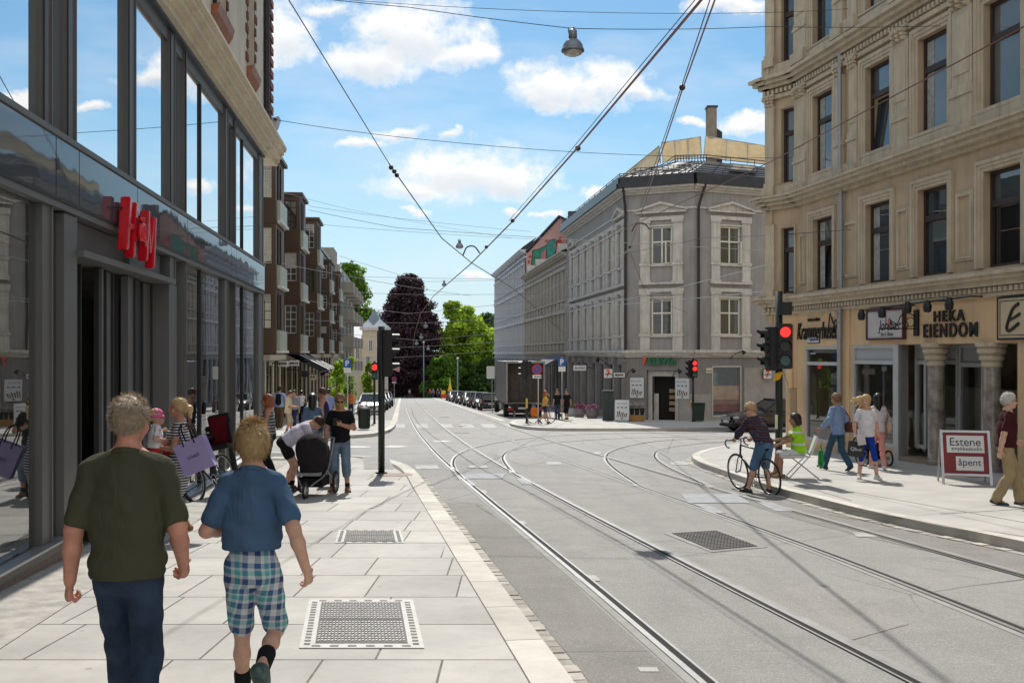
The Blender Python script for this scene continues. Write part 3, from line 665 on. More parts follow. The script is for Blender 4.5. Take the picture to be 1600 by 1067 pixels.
gb('upper_wall', PLASTER_OLD, lambda mb: wall(mb, GF, -5, UE2, 7.5, 13.5, wins, w=.05, depth=.25))
for a, b, c, d in wins:
 window(GF, t, a, b, c, d, -.18, M('dark_window_frame', (.04, .04, .04), .5), MG('old_window_glass', (.02, .03, .04), 1.9, wav=.02), 2, (.62,), .07)
 gb('copper_sill', COPPER, lambda mb: mb.prism([GF.pt(a-.12, c-.02, .06), GF.pt(a-.12, c+.02, .21), GF.pt(a-.12, c-.14, .17), GF.pt(a-.12, c-.32, .06)], GF.d*(b-a+.24)))
 gb('brick_apron', BRICK_RED, lambda mb: mb.fbox(GF, a-.1, b+.1, 7.53, c-.33, .04, .09))
 for sgn in (-1, 1):
  def f(mb):
   for k in range(8):
    e = .16 if k % 2 else .30
    ua, ub = (b+.003, b+e) if sgn > 0 else (a-e, a-.003)
    mb.fbox(GF, ua, ub, c+.1+k*.32, c+.1+k*.32+.17, .04, .085)
   mb.fbox(GF, *((b+.004, b+.03) if sgn > 0 else (a-.03, a-.004)), c+.1, c+2.5, .03, .06)
  gb('brick_quoin', BRICK_RED, f)
gb('drainpipe', M('black_pipe', (.02, .02, .022), .45, var=.2), lambda mb: mb.tube([GF.pt(PY(408.5), ZT+.2, .13), GF.pt(PY(408.5), 13.5, .13)], .07, 10))
def f(mb):
 mb.fbox(GF, UE2-.4, UE2-.1, 7.8, 13.4, -.1, .055)
 for k in range(18): mb.fbox(GF, UE2-.55+.12*(k % 2), UE2+.10, 7.8+k*.32, 7.8+k*.32+.18, -.2, .10)
gb('brick_quoin', BRICK_RED, f)
gb('end_wall', PLASTER_OLD, lambda mb: (mb.fbox(GF, UE2-.02, UE2, 7.53, 13.5, -9, .045), mb.fbox(GF, UEND-.02, UEND, -2, 7.4, -9, -.02), mb.fbox(GF, -5.0, -4.9, -1, 13.5, -9, 0), mb.fbox(GF, -5, UE2, -1, 13.4, -9.1, -9)))
gb('roof', M('dark_roof', (.05, .05, .055), .7), lambda mb: mb.fbox(GF, -5, UE2, 13.5, 13.7, -9.1, .3))
gb('wall_bracket', ALU, lambda mb: (mb.fbox(GF, PY(421.5)-.1, PY(421.5), 8.4, 8.5, .05, .1), mb.prism([GF.pt(UE2-.4, 8.25, .06), GF.pt(UE2-.4, 8.3, .3), GF.pt(UE2-.4, 8.05, .22), GF.pt(UE2-.4, 7.9, .06)], GF.d*.5)))
RED = M('red_acrylic', (.62, .008, .022), .25, var=.12, scale=5, coat=.4); RED_S = M('red_acrylic_side', (.36, .004, .012), .35, var=.3, scale=30)
t2 = thing('shop_letter_sign', 'bright red slanted shop letters standing off the glass band over the entrance', 'shop sign', GF.pt(PY(215), 3.4, .12))
u0 = GF.u(193, .18); u1 = GF.u(239, .18); zt = GF.z(215, 318, .18); zb = GF.z(217, 400, .18)
hh = zt-zb; uw = u1-u0; slant = .16
def bar(mb, ua, ub, va, vb, th=.13, w0=.10, w1=.22):
 q = [GF.pt(ua, va, w0), GF.pt(ua+th, va, w0), GF.pt(ub+th, vb, w0), GF.pt(ub, vb, w0)]
 mb.prism(q, GF.n*(w1-w0))
mb = MB()   # H
bar(mb, u0+.0, u0+.16, zb+.02*hh, zb+hh*1.02, .11); bar(mb, u0+.30, u0+.46, zb-.08*hh, zb+hh*.98, .11); bar(mb, u0+.06, u0+.09, zb+hh*.42, zb+hh*.54, .34)
mb.build('letter', RED, t2, bevel=.012)
mb = MB(); c = u0+.72*uw/1.1
pts = []
for k in range(15):
 a_ = -.9+k*4.9/14; pts.append(GF.pt(u0+.57+.10*math.cos(a_), zb+hh*.40+.12*math.sin(a_), .26))
mb.tube(pts, .035, 8); mb.tube([GF.pt(u0+.50, zb+hh*.66, .26), GF.pt(u0+.58, zb+hh*.70, .26), GF.pt(u0+.55, zb+hh*.5, .26), GF.pt(u0+.74, zb+hh*.20, .26)], .035, 8)
mb.build('letter', RED, t2, True)
mb = MB()   # M
bar(mb, u1-.52, u1-.38, zb-.06*hh, zb+hh*.96, .10); bar(mb, u1-.14, u1-.02, zb-.16*hh, zb+hh*.90, .10); bar(mb, u1-.28, u1-.37, zb+hh*.12, zb+hh*.93, .08, .105, .21); bar(mb, u1-.27, u1-.05, zb+hh*.12, zb+hh*.88, .08, .105, .21)
mb.build('letter', RED, t2, bevel=.012)
mb = MB(); [mb.tube([GF.pt(u, zb+hh*k, .04), GF.pt(u, zb+hh*k, .14)], .015, 6) for u in (u0+.1, u0+.5, u1-.5, u1-.05) for k in (.3, .8)]
mb.build('fixing', ANTH2, t2)
# ================================================================== RIGHT CORNER BUILDING (ochre stucco)
def yR(px): return 21700/(px-530)
RC0 = Vector((8.68, 30.35)); RC1 = Vector((8.0, 31.35))
RF = Fac((RC0.x, RC0.y), (RC0.x+.1736*10, RC0.y-10), side=(-1, 0))
RCH = Fac((RC1.x, RC1.y), (RC0.x, RC0.y), side=(-1, -.5))          # chamfered corner
RX = Fac((RC1.x, RC1.y), (RC1.x+10, RC1.y+4), side=(-.4, 1))         # cross-street side
OCH_UP = M('ochre_stucco', (.50, .375, .245), .88, var=.12, scale=1.1, streak=.3, bump=.3, dirt=(.16, .10, .06))
OCH_LOW = M('peach_stucco', (.66, .455, .265), .88, var=.09, scale=.8, streak=.2, bump=.2)
STONE = M('weathered_trim', (.53, .445, .325), .85, var=.13, scale=2.2, streak=.45, bump=.3, dirt=(.12, .09, .055))
BRNWIN = M('brown_window_frame', (.045, .028, .022), .55, var=.2)
GL_OLD = MG('old_glass_blue', (.03, .045, .055), 2.0, wav=.03)
GL_SHOP = MG('shop_glass_right', (.02, .02, .02), 1.9, minr=.14, clear=.6, wav=.008)
GREYAL = M('grey_aluminium', (.52, .52, .51), .45, metal=.25, var=.08)
t = thing('ochre_corner_building', 'ochre stucco corner building with pilasters and shop fronts at the right pavement', 'building', (12, 24, gz(24)))
def rb(name, mats, fn, smooth=False, parent=None, bevel=0):
 mb = MB(); fn(mb); return mb.build(name, mats, parent or t, smooth, bevel=bevel)
UR = lambda px, w=0: RF.u(px, w)
ZL, ZM, ZH = 3.67, 6.62, 10.46     # ledge, middle cornice, upper cornice
UEND_R = 40
win1 = []
for a, b in ((1278, 1301), (1361, 1391), (1444, 1481), (1548, 1596)): win1.append((UR(a, -.14), UR(b, 0)))
wd = win1[2][1]-win1[2][0]
u_ = win1[-1][1]+1.55
while u_ < 26: win1.append((u_, u_+1.12)); u_ += 2.67
holes1 = [(a-.03, b, 3.78, 5.86) for a, b in win1]
holes2 = [(a-.03, b, 7.2, 9.48) for a, b in win1]
holes3 = [(a-.03, b, 10.95, 13.1) for a, b in win1]
rb('upper_wall', OCH_UP, lambda mb: (wall(mb, RF, 0, UEND_R, ZL, ZM, holes1, 0, .22), wall(mb, RF, 0, UEND_R, ZM, ZH, holes2, -.003, .22), wall(mb, RF, 0, UEND_R, ZH, 15.5, holes3, -.006, .22)))
GLV = [GL_OLD, MG('old_glass_curtain', (.13, .125, .11), 1.9, wav=.03), MG('old_glass_dim', (.06, .075, .085), 2.0, wav=.04), MG('old_glass_dark', (.012, .014, .016), 1.9, wav=.03)]; VR = random.Random(4)
def casement(F, a, b, c, d, w=-.2, tilt=False, fr=.67):
 g1 = VR.choice(GLV); g2 = VR.choice((g1, g1, GLV[0], GLV[3]))
 fw = .075
 def f(mb):
  mb.fbox(F, a, a+fw, c, d, w, w+.07); mb.fbox(F, b-fw, b, c, d, w, w+.07); mb.fbox(F, a+fw, b-fw, c, c+fw, w, w+.069); mb.fbox(F, a+fw, b-fw, d-fw, d, w, w+.069)
  z = c+(d-c)*fr; mb.fbox(F, a+fw, b-fw, z-.07, z+.07, w, w+.085)
 o = rb('window', BRNWIN, f)
 z = c+(d-c)*fr
 g = MB(); g.quad(F.pt(a+.05, z, w+.02), F.pt(b-.05, z, w+.02), F.pt(b-.05, d-.04, w+.02), F.pt(a+.05, d-.04, w+.02)); g.build('upper_pane', g1, o)
 g = MB(); e = .14 if tilt else .015
 if tilt:
  g.quad(F.pt(a+.05, c+.04, w-.02), F.pt(b-.05, c+.04, w-.02), F.pt(b-.05, z-.06, w-e), F.pt(a+.05, z-.06, w-e))
  mbx = MB(); mbx.tube([F.pt(a+.06, c+.05, w), F.pt(a+.06, z-.07, w-e), F.pt(b-.06, z-.07, w-e), F.pt(b-.06, c+.05, w)], .025, 4); mbx.build('tilted_sash', BRNWIN, o)
 else: g.quad(F.pt(a+.05, c+.04, w+.02), F.pt(b-.05, c+.04, w+.02), F.pt(b-.05, z-.05, w+.02), F.pt(a+.05, z-.05, w+.02))
 g.build('lower_pane', g2, o)
 if VR.random() < .4:
  g = MB(); g.fbox(F, a+.08, a+.08+(b-a)*.25, c+.08, d-.1, w+.022, w+.026); g.build('curtain', M('net_curtain', (.34, .33, .30), .9, var=.3, scale=8), o)
 k = MB(); k.fbox(F, a-.1, b+.1, c-.6, d+.2, w-.9, w-.88);
 return o
def surround(mb, F, a, b, c, d, bw, w=.0, steps=3, sill=True):
 for k in range(steps):
  e0 = bw*(1-k/steps); p = .03+.028*k; e1 = bw*(1-(k+1)/steps)
  p = .03+.028*(steps-1-k)
  mb.fbox(F, a-e0, a-e1, c, d+e1, w, w+p); mb.fbox(F, b+e1, b+e0, c, d+e1, w, w+p); mb.fbox(F, a-e0, b+e0, d+e1, d+e0, w, w+p)
for i, (a, b) in enumerate(win1):
 if i > 7: break
 for fl, (c, d) in enumerate(((3.78, 5.86), (7.2, 9.48), (10.95, 13.1))):
  if i > 5 and fl: continue
  casement(RF, a, b, c, d, tilt=(i, fl) in ((0, 0), (1, 1)), fr=.66)
  rb('window_surround', STONE, lambda mb: (surround(mb, RF, a-.02, b, c, d, .24 if fl == 0 else .26, 0), mb.fbox(RF, a-.3, b+.28, c-.10, c, -.1, .10) if fl else None))
def dentils(mb, F, a, b, z, h, w0, w1, pitch=.17, fill=.55):
 n = int((b-a)/pitch)
 for i in range(n): mb.fbox(F, a+i*pitch, a+i*pitch+pitch*fill, z, z+h, w0, w1)
def cornice(name, z, steps, dent=None, mats=STONE, ue=22):
 def f(mb):
  for F, a, b in ((RF, 0, ue), (RCH, 0, RCH.len), (RX, 0, 12)):
   for (z0, z1, w_) in steps:
    e = 0.0
    mb.fbox(F, a-(w_ if F is RX else 0.35*w_), b+(.35*w_ if F is RCH else 0), z+z0, z+z1, -.25, w_)
  if dent:
   dentils(mb, RF, .1, 17, z+dent[0], dent[1], .0, dent[2]); dentils(mb, RCH, .0, RCH.len, z+dent[0], dent[1], .0, dent[2])
 rb(name, mats, f)
cornice('ledge_cornice', ZL, ((-.52, -.44, .09), (-.30, -.17, .20), (-.17, -.08, .30), (-.08, .0, .37), (0, .05, .25)), (-.43, .11, .15))
cornice('string_cornice', ZM, ((-.22, -.1, .10), (-.1, .02, .24), (.02, .12, .34), (.12, .18, .40), (.18, .5, .10)))
cornice('upper_cornice', ZH, ((-.62, -.5, .10), (-.28, -.16, .18), (-.16, -.04, .3), (-.04, .06, .40), (.06, .45, .10)), (-.47, .12, .16))
gapsR = [(0.05, win1[0][0]-.3)]+[(p[1]+.30, q[0]-.32) for p, q in zip(win1, win1[1:])][:6]
def capital(mb, F, a, b, z, h, w):
 mb.fbox(F, a-.05, b+.05, z+h*.82, z+h, 0, w+.08)
 for k in range(3):
  for j in range(3):
   u = a+(b-a)*(j+.5)/3; mb.ball(F.pt(u, z+h*(.16+.26*k), w+.015+.02*k), ((b-a)*.2, .05, h*.14), 6, 5)
 for s_ in (-1, 1): mb.torus(F.pt((a+b)/2+s_*(b-a)*.46, z+h*.68, w+.05), F.n, h*.11, h*.05, 10, 5)
for zb, zt in ((6.95, 9.98), (10.95, 13.6)):
 for gi, (a, b) in enumerate(gapsR):
  wdt = b-a; shafts = [(a, a+min(.42, wdt*.46)), (b-min(.42, wdt*.46), b)] if wdt > .75 else [(a, b)]
  if gi == 0: shafts = [(a+.02, a+.36), (b-.36, b-.02)] if wdt > .75 else [(a, b)]
  for (p, q) in shafts:
   def f(mb):
    mb.fbox(RF, p, q, zb+.95, zt-.36, 0, .10); mb.fbox(RF, p+.07, q-.07, zb+1.2, zt-.5, .0, .125)
    mb.fbox(RF, p-.05, q+.05, zb+.72, zb+.80, 0, .17); mb.fbox(RF, p-.03, q+.03, zb+.80, zb+.95, 0, .14); mb.fbox(RF, p-.03, q+.03, zb+.05, zb+.72, 0, .13); mb.fbox(RF, p-.07, q+.07, zb-.28, zb+.05, 0, .22)
    capital(mb, RF, p, q, zt-.38, .38, .10)
   rb('pilaster', STONE, f)
pan = [(UR(1250), UR(1259))]+[(p[1]+.33, q[0]-.36) for p, q in zip(win1, win1[1:])][:4]
for a, b in pan:
 if b-a < .15: continue
 def f(mb):
  for (e, w_) in ((.0, .035), (.05, .055)):
   mb.fbox(RF, a+e, a+e+.05, 4.0+e, 5.55-e, 0, w_); mb.fbox(RF, b-e-.05, b-e, 4.0+e, 5.55-e, 0, w_); mb.fbox(RF, a+e+.05, b-e-.05, 4.0+e, 4.05+e, 0, w_); mb.fbox(RF, a+e+.05, b-e-.05, 5.5-e, 5.55-e, 0, w_)
 rb('wall_panel', STONE, f)
CHW = (RCH.len*.52, RCH.len*.93)
rb('corner_wall', OCH_UP, lambda mb: wall(mb, RCH, 0, RCH.len, ZL, 15.5, [(CHW[0], CHW[1], c, d) for c, d in ((3.78, 5.80), (7.2, 9.48), (10.95, 13.1))], 0, .2))
for c, d in ((3.78, 5.80), (7.2, 9.48), (10.95, 13.1)):
 casement(RCH, CHW[0], CHW[1], c, d, -.17)
 rb('window_surround', STONE, lambda mb: surround(mb, RCH, CHW[0], CHW[1], c, d, .07, 0, 2))
for zb, zt in ((3.75, 6.3), (6.95, 9.98), (10.95, 13.6)):
 def f(mb):
  p, q = .04, .40
  mb.fbox(RCH, p, q, zb+.3, zt-.36, 0, .10); mb.fbox(RCH, p-.05, q+.05, zb-.1, zb+.16, 0, .2); mb.fbox(RCH, p-.02, q+.02, zb+.16, zb+.3, 0, .14)
  if zb > 4: capital(mb, RCH, p, q, zt-.38, .38, .10)
 rb('pilaster', STONE, f)
rb('side_wall', OCH_UP, lambda mb: (mb.fbox(RX, 0, 30, 2.83, 15.5, -.3, -.003)))
rb('roof', M('dark_roof', (.05, .05, .055), .7), lambda mb: mb.prism([RF.pt(UEND_R, 15.5, .3), RF.pt(0, 15.5, .3), RCH.pt(0, 15.5, .3), RX.pt(30, 15.5, .3), Vector((45, 20, 15.5))], (0, 0, .4)))
rb('drainpipe', M('zinc_pipe', (.33, .34, .36), .5, metal=.5, var=.1), lambda mb: (mb.tube([RF.pt(UR(1320), -.95, .16), RF.pt(UR(1320), ZL-.5, .16)], .065, 10), mb.tube([RF.pt(UR(1320), ZL-.1, .12), RF.pt(UR(1320), ZM-.2, .12)], .06, 10), mb.tube([RF.pt(UR(1320), ZM, .15), RF.pt(UR(1320), ZH-.2, .15)], .06, 10)))
# --- ground floor
def Zr(px, py, w=0): return RF.z(px, py, w)
gA = (UR(1257), UR(1311, 0)); gB = (UR(1331), UR(1397)); gC = (UR(1404), UR(1560));
zA0, zA1 = Zr(1285, 691), Zr(1285, 541)
zB0, zB1 = Zr(1400, 700), Zr(1400, 538)
gD = [(UR(1575)+k*4.6, UR(1575)+k*4.6+3.7) for k in range(1, 6)]
holes = [(gA[0], gA[1], zA0, zA1), (gB[0], gB[1], zB0, zB1), (gC[0], gC[1]+.6, -2, zB1)]+[(a, b, zB0+.15, zB1) for a, b in gD]
rb('ground_floor_wall', OCH_LOW, lambda mb: (wall(mb, RF, 0, UEND_R, -2.2, ZL-.3, holes, -.01, .25), mb.fbox(RF, UR(1314), UR(1316.5), -1.5, ZL-.5, -.02, .035), mb.fbox(RF, UR(1323.5), UR(1329), -1.5, ZL-.5, -.02, .045)))
rb('corner_ground_wall', OCH_LOW, lambda mb: (mb.fbox(RCH, 0, RCH.len-.004, 2.83, ZL-.3, -.6, -.012), mb.fbox(RCH, RCH.len*.64, RCH.len-.004, -2.2, 2.829, -.4, -.012)))
RX2 = Fac((RCH.pt(RCH.len*.64, 0, -.02).x, RCH.pt(RCH.len*.64, 0, -.02).y), (RCH.pt(RCH.len*.64, 0, 0).x+10, RCH.pt(RCH.len*.64, 0, 0).y+3.7), side=(-.4, 1))
rb('side_ground_wall', OCH_LOW, lambda mb: mb.fbox(RX2, 0, 29, -3.5, 2.829, -.3, -.05))
def shopwin(a, b, c, d, w, trans, cols=1, name='shop_window', frosted=False):
 def f(mb):
  fw = .09
  mb.fbox(RF, a, a+fw, c, d, w-.03, w+.06); mb.fbox(RF, b-fw, b, c, d, w-.03, w+.06); mb.fbox(RF, a+fw, b-fw, c, c+fw, w-.03, w+.06); mb.fbox(RF, a+fw, b-fw, d-fw, d, w-.03, w+.06)
  if trans: mb.fbox(RF, a+fw, b-fw, trans-.05, trans+.05, w-.03, w+.065)
  for i in range(1, cols): q = a+(b-a)*i/cols; mb.fbox(RF, q-.05, q+.05, c+fw, d-fw, w-.03, w+.063)
 o = rb(name, GREYAL, f)
 g = MB(); g.quad(RF.pt(a+.05, c+.05, w), RF.pt(b-.05, c+.05, w), RF.pt(b-.05, (trans or d)-.02, w), RF.pt(a+.05, (trans or d)-.02, w)); g.build('pane', GL_SHOP, o)
 if trans:
  g = MB(); g.quad(RF.pt(a+.05, trans+.02, w), RF.pt(b-.05, trans+.02, w), RF.pt(b-.05, d-.05, w), RF.pt(a+.05, d-.05, w)); g.build('fanlight', MG('frosted_glass', (.42, .43, .45), 1.35, rough=.2) if frosted else GL_SHOP, o)
 return o
shopwin(gA[0], gA[1], zA0, zA1, -.08, Zr(1285, 568))
shopwin(gB[0], gB[1], zB0, zB1, -.08, Zr(1363, 566), frosted=True)
ub2 = UR(1397)
rb('window_post', GREYAL, lambda mb: mb.fbox(RF, UR(1397), UR(1404), -1.2, zB1, -.25, .02))
uc0, uc1 = UR(1404), gC[1]+.6
rec = -1.15
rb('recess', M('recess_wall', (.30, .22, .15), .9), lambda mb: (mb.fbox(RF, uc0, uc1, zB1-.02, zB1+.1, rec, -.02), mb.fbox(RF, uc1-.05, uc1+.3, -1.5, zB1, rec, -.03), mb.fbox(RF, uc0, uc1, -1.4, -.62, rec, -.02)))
shopwin(uc0, UR(1450, -.5), zB0+.02, zB1, -.5, Zr(1430, 566, -.5), frosted=True)
shopwin(UR(1480, rec)-.25, UR(1500, rec), zB0-.1, zB1, rec, Zr(1490, 566, rec), frosted=True)
o = shopwin(UR(1501, rec), UR(1536, rec)+.1, zB0-.3, zB1, rec, Zr(1515, 570, rec), name='shop_door', frosted=True)
rb('handle', ALU, lambda mb: mb.tube([RF.pt(UR(1506, rec), -.0, rec+.12), RF.pt(UR(1506, rec), .9, rec+.12)], .02, 8), parent=o)
MARB = M('grey_marble', (.27, .235, .20), .16, var=.5, scale=4, coat=.6)
for px in (1460, 1547):
 u = UR(px, -.12); w_ = -.16; r_ = .185; base = RF.pt(u, gz(RF.pt(u, 0).y, PAV-.02), w_)
 X = Matrix.Translation(base); ht = zB1-base.z
 rb('column', MARB, lambda mb: mb.lathe([(r_+.02, 0), (r_+.02, .12), (r_, .14), (r_, ht-.52)], 28, 0, X), smooth=False)
 rb('column_capital', STONE, lambda mb: mb.lathe([(r_-.02, ht-.54), (r_+.03, ht-.5), (r_+.03, ht-.42), (r_+.01, ht-.40), (r_+.07, ht-.36), (r_+.07, ht-.28), (r_+.04, ht-.26), (r_+.11, ht-.21), (r_+.11, ht-.13), (r_+.08, ht-.11), (r_+.15, ht-.07), (r_+.15, ht+.02)], 28, 0, X))
for a, b in gD: shopwin(a, b, zB0+.15, zB1, -.1, None, 2)
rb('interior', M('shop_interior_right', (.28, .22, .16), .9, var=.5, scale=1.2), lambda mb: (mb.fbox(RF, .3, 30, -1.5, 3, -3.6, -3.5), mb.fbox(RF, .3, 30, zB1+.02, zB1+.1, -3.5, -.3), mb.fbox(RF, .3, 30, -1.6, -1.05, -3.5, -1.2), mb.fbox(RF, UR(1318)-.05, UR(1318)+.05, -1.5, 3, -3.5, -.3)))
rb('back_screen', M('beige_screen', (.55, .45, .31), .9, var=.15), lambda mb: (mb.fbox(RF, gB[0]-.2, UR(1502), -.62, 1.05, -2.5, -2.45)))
rb('display_plant', M('plant_green', (.05, .13, .02), .7, var=.5, scale=7), lambda mb: [mb.ball(RF.pt(gA[0]+.35+random.uniform(-.22, .22), random.uniform(-.4, 1.6), -.8+random.uniform(-.2, .2)), random.uniform(.06, .13), 6, 4) for _ in range(60)])
def f(mb):
 for k, (py0, py1) in enumerate(((547, 566), (572, 580), (583, 601), (604, 622), (625, 645))): mb.fbox(RF, UR(1299, -.2), UR(1309, -.2), Zr(1304, py1, -.2), Zr(1304, py0, -.2), -.2, -.19, k % 3)
rb('display_posters', [M('poster_blue', (.09, .16, .22), .6, var=.5, scale=9), M('poster_dark', (.06, .07, .09), .6, var=.5, scale=9), M('poster_pale', (.35, .38, .38), .6, var=.4, scale=9)], f)
t3 = t
for px in (1418, 1442):
 u = UR(px, -1.4)+.2; m_ = thing('mannequin', 'white mannequin legs standing behind the shop glass, %s of the pair' % ('left' if px < 1430 else 'right'), 'mannequin', RF.pt(u, -.62, -1.4), 0, 'mannequins in the shop window')
 mb = MB()
 for s_ in (-.09, .09):
  mb.tube([(s_, 0, .85), (s_*1.1, -.02, .48), (s_*1.2, 0, .42), (s_*1.1, .02, .08)], [.085, .05, .052, .03], 10); mb.tube([(s_*1.1, .02, .07), (s_*1.3, -.10, .03), (s_*1.3, -.17, .02)], [.03, .035, .02], 8)
 mb.ball((0, 0, .92), (.17, .11, .13), 12, 8)
 mb.build('legs', M('mannequin_white', (.62, .62, .60), .4, var=.04), m_, True, world=False)
# --- signs and fittings of the right front
BLK = M('black_sign_metal', (.016, .014, .013), .5, var=.2)
def rsign(name, label, cat='shop sign', u=0, z=0): return thing(name, label, cat, RF.pt(u, z, .05))
FD = RF.d; FN = RF.n
def rlet(parent, txt, pxa, pxb, pya, pyb, w=.025, depth=.03, mat=BLK, shear=0, bold=0.0, name='letters', space=1.0):
 ua, ub = UR(pxa, w), UR(pxb, w); um = (ua+ub)/2; zt, zb_ = Zr((pxa+pxb)/2, pya, w), Zr((pxa+pxb)/2, pyb, w)
 return letters(name, txt, RF.pt(um, (zt+zb_)/2, w), FD, FN, .3, depth, mat, parent, shear, 1, space, bold, (ub-ua, zt-zb_))
s1 = rsign('letter_sign', 'black capital letters HEKA EIENDOM mounted on peach wall above the columns', u=UR(1485), z=2.5)
rlet(s1, 'HEKA', 1459, 1507, 484.5, 502, bold=.006, space=1.25); rlet(s1, 'EIENDOM', 1443, 1527, 504.5, 527, bold=.006, space=1.25)
s2 = rsign('letter_sign', 'black script letters Krammerhuset on the peach wall above the first shop window', u=UR(1280), z=2.4)
rlet(s2, 'Krammerhuset', 1246, 1308, 503, 530, shear=.25, bold=.0, space=1.05); rlet(s2, 'TING & SÅNT', 1262, 1281, 496, 502)
def f(mb):
 p = [RF.pt(UR(1297), Zr(1297, 512), .05), RF.pt(UR(1300), Zr(1300, 489), .05), RF.pt(UR(1303), Zr(1303, 500), .05), RF.pt(UR(1308), Zr(1308, 512), .05), RF.pt(UR(1311), Zr(1311, 503), .05), RF.pt(UR(1307), Zr(1307, 501), .05), RF.pt(UR(1304), Zr(1304, 520), .05)]
 mb.tube(catmull(p, .05), .02, 6)
rb('flourish', BLK, f, parent=s2)
s3 = rsign('street_name_plate', 'small white street name plate under the script letters', 'street sign', u=UR(1272), z=2.1)
rb('plate', M('enamel_white', (.62, .64, .66), .35, var=.05), lambda mb: mb.fbox(RF, UR(1263), UR(1280.5), Zr(1272, 535), Zr(1272, 527), 0, .03), parent=s3)
rb('border', M('enamel_blue', (.03, .05, .16), .4), lambda mb: mb.fbox(RF, UR(1263)-.02, UR(1280.5)+.02, Zr(1272, 535)-.02, Zr(1272, 527)+.02, 0, .02), parent=s3)
rlet(s3, 'Bygdøyalleen', 1264.5, 1279, 528.5, 533.5, .035, .004, M('enamel_blue', (.03, .05, .16), .4))
s4 = rsign('picture_sign', 'white framed shop sign with thin black scribble and pink bird', u=UR(1387), z=2.4)
a, b, zt, zb_ = UR(1357.5), UR(1416), Zr(1387, 482.5), Zr(1387, 531)
rb('frame', M('plum_frame', (.09, .03, .03), .5), lambda mb: (mb.fbox(RF, a, b, zb_, zb_+.05, 0, .09), mb.fbox(RF, a, b, zt-.05, zt, 0, .09), mb.fbox(RF, a, a+.05, zb_+.05, zt-.05, 0, .09), mb.fbox(RF, b-.05, b, zb_+.05, zt-.05, 0, .09)), parent=s4)
rb('panel', M('sign_white', (.56, .53, .52), .5, var=.05), lambda mb: mb.fbox(RF, a+.05, b-.05, zb_+.05, zt-.05, 0, .06), parent=s4)
rlet(s4, 'Jordbær', 1372, 1408, 500, 521, .066, .008, BLK, .3); rlet(s4, 'Klær & Tilbehør', 1376, 1396, 519, 525, .066, .006, M('sign_grey', (.2, .18, .18), .6), .2)
rb('stem', BLK, lambda mb: mb.tube([RF.pt(UR(1388), Zr(1388, 487), .07), RF.pt(UR(1388), Zr(1388, 507), .07)], .008, 5), parent=s4)
rb('bird', M('pink_paint', (.55, .16, .2), .6), lambda mb: (mb.ball(RF.pt(UR(1394), Zr(1394, 502), .075), (.04, .03, .09), 8, 6), mb.ball(RF.pt(UR(1393), Zr(1393, 508), .075), (.05, .03, .05), 8, 6)), parent=s4)
s5 = rsign('bracket_sign', 'wrought iron scroll bracket with narrow black hanging board', 'hanging sign', u=UR(1420), z=2.3)
rb('board', BLK, lambda mb: mb.fbox(RF, UR(1430), UR(1436.5), Zr(1433, 525), Zr(1433, 484), 0, .05), parent=s5)
def f(mb):
 ub_ = UR(1432); zz = Zr(1432, 513.5); Q = lambda w, dz: RF.pt(ub_, zz+dz, w)
 mb.tube([Q(.03, 0), Q(.98, 0)], .016, 6); mb.tube(catmull([Q(.05, .30), Q(.25, .38), Q(.42, .30), Q(.5, .1), Q(.62, .02)], .1), .013, 6)
 for w_, dz, rr in ((.16, .16, .11), (.30, .09, .08), (.62, .09, .07), (.78, .06, .05)): mb.torus(Q(w_, dz), FD, rr, .012, 18, 5, arc=(0, 5.2))
rb('scroll_bracket', BLK, f, parent=s5)
s6 = rsign('monogram_sign', 'cream panel with black brush letter E at the right end of shops', u=UR(1585), z=2.3)
a, zt, zb_ = UR(1562), Zr(1580, 463), Zr(1580, 531); b = a+1.35
rb('panel', M('cream_sign', (.56, .45, .29), .6, var=.05), lambda mb: mb.fbox(RF, a, b, zb_, zt, 0, .06), parent=s6)
def f(mb):
 for e, w_ in ((.0, .04), (.09, .012)):
  mb.fbox(RF, a+e, b-e, zb_+e, zb_+e+w_, 0, .07); mb.fbox(RF, a+e, b-e, zt-e-w_, zt-e, 0, .07); mb.fbox(RF, a+e, a+e+w_, zb_+e, zt-e, 0, .068); mb.fbox(RF, b-e-w_, b-e, zb_+e, zt-e, 0, .068)
rb('border', BLK, f, parent=s6)
def f(mb):
 P = lambda q: [RF.pt(UR(x, .07), Zr(x, y, .07), .07) for x, y in q]
 mb.tube(catmull(P([(1592, 474), (1583, 482), (1577, 497), (1573, 512), (1576, 517), (1583, 513), (1592, 505)]), .05), [.012]*2+[.05]*200 if False else .035, 6)
 mb.tube(catmull(P([(1577, 500), (1585, 496), (1594, 490)]), .05), .03, 6)
rb('letter', BLK, f, parent=s6)
rails_ = [((1343, 486), (1408, 477), [(1346, 487), (1378, 483)]), ((1411, 476), (1518, 463), [(1418, 475), (1449, 473), (1483, 469)])]
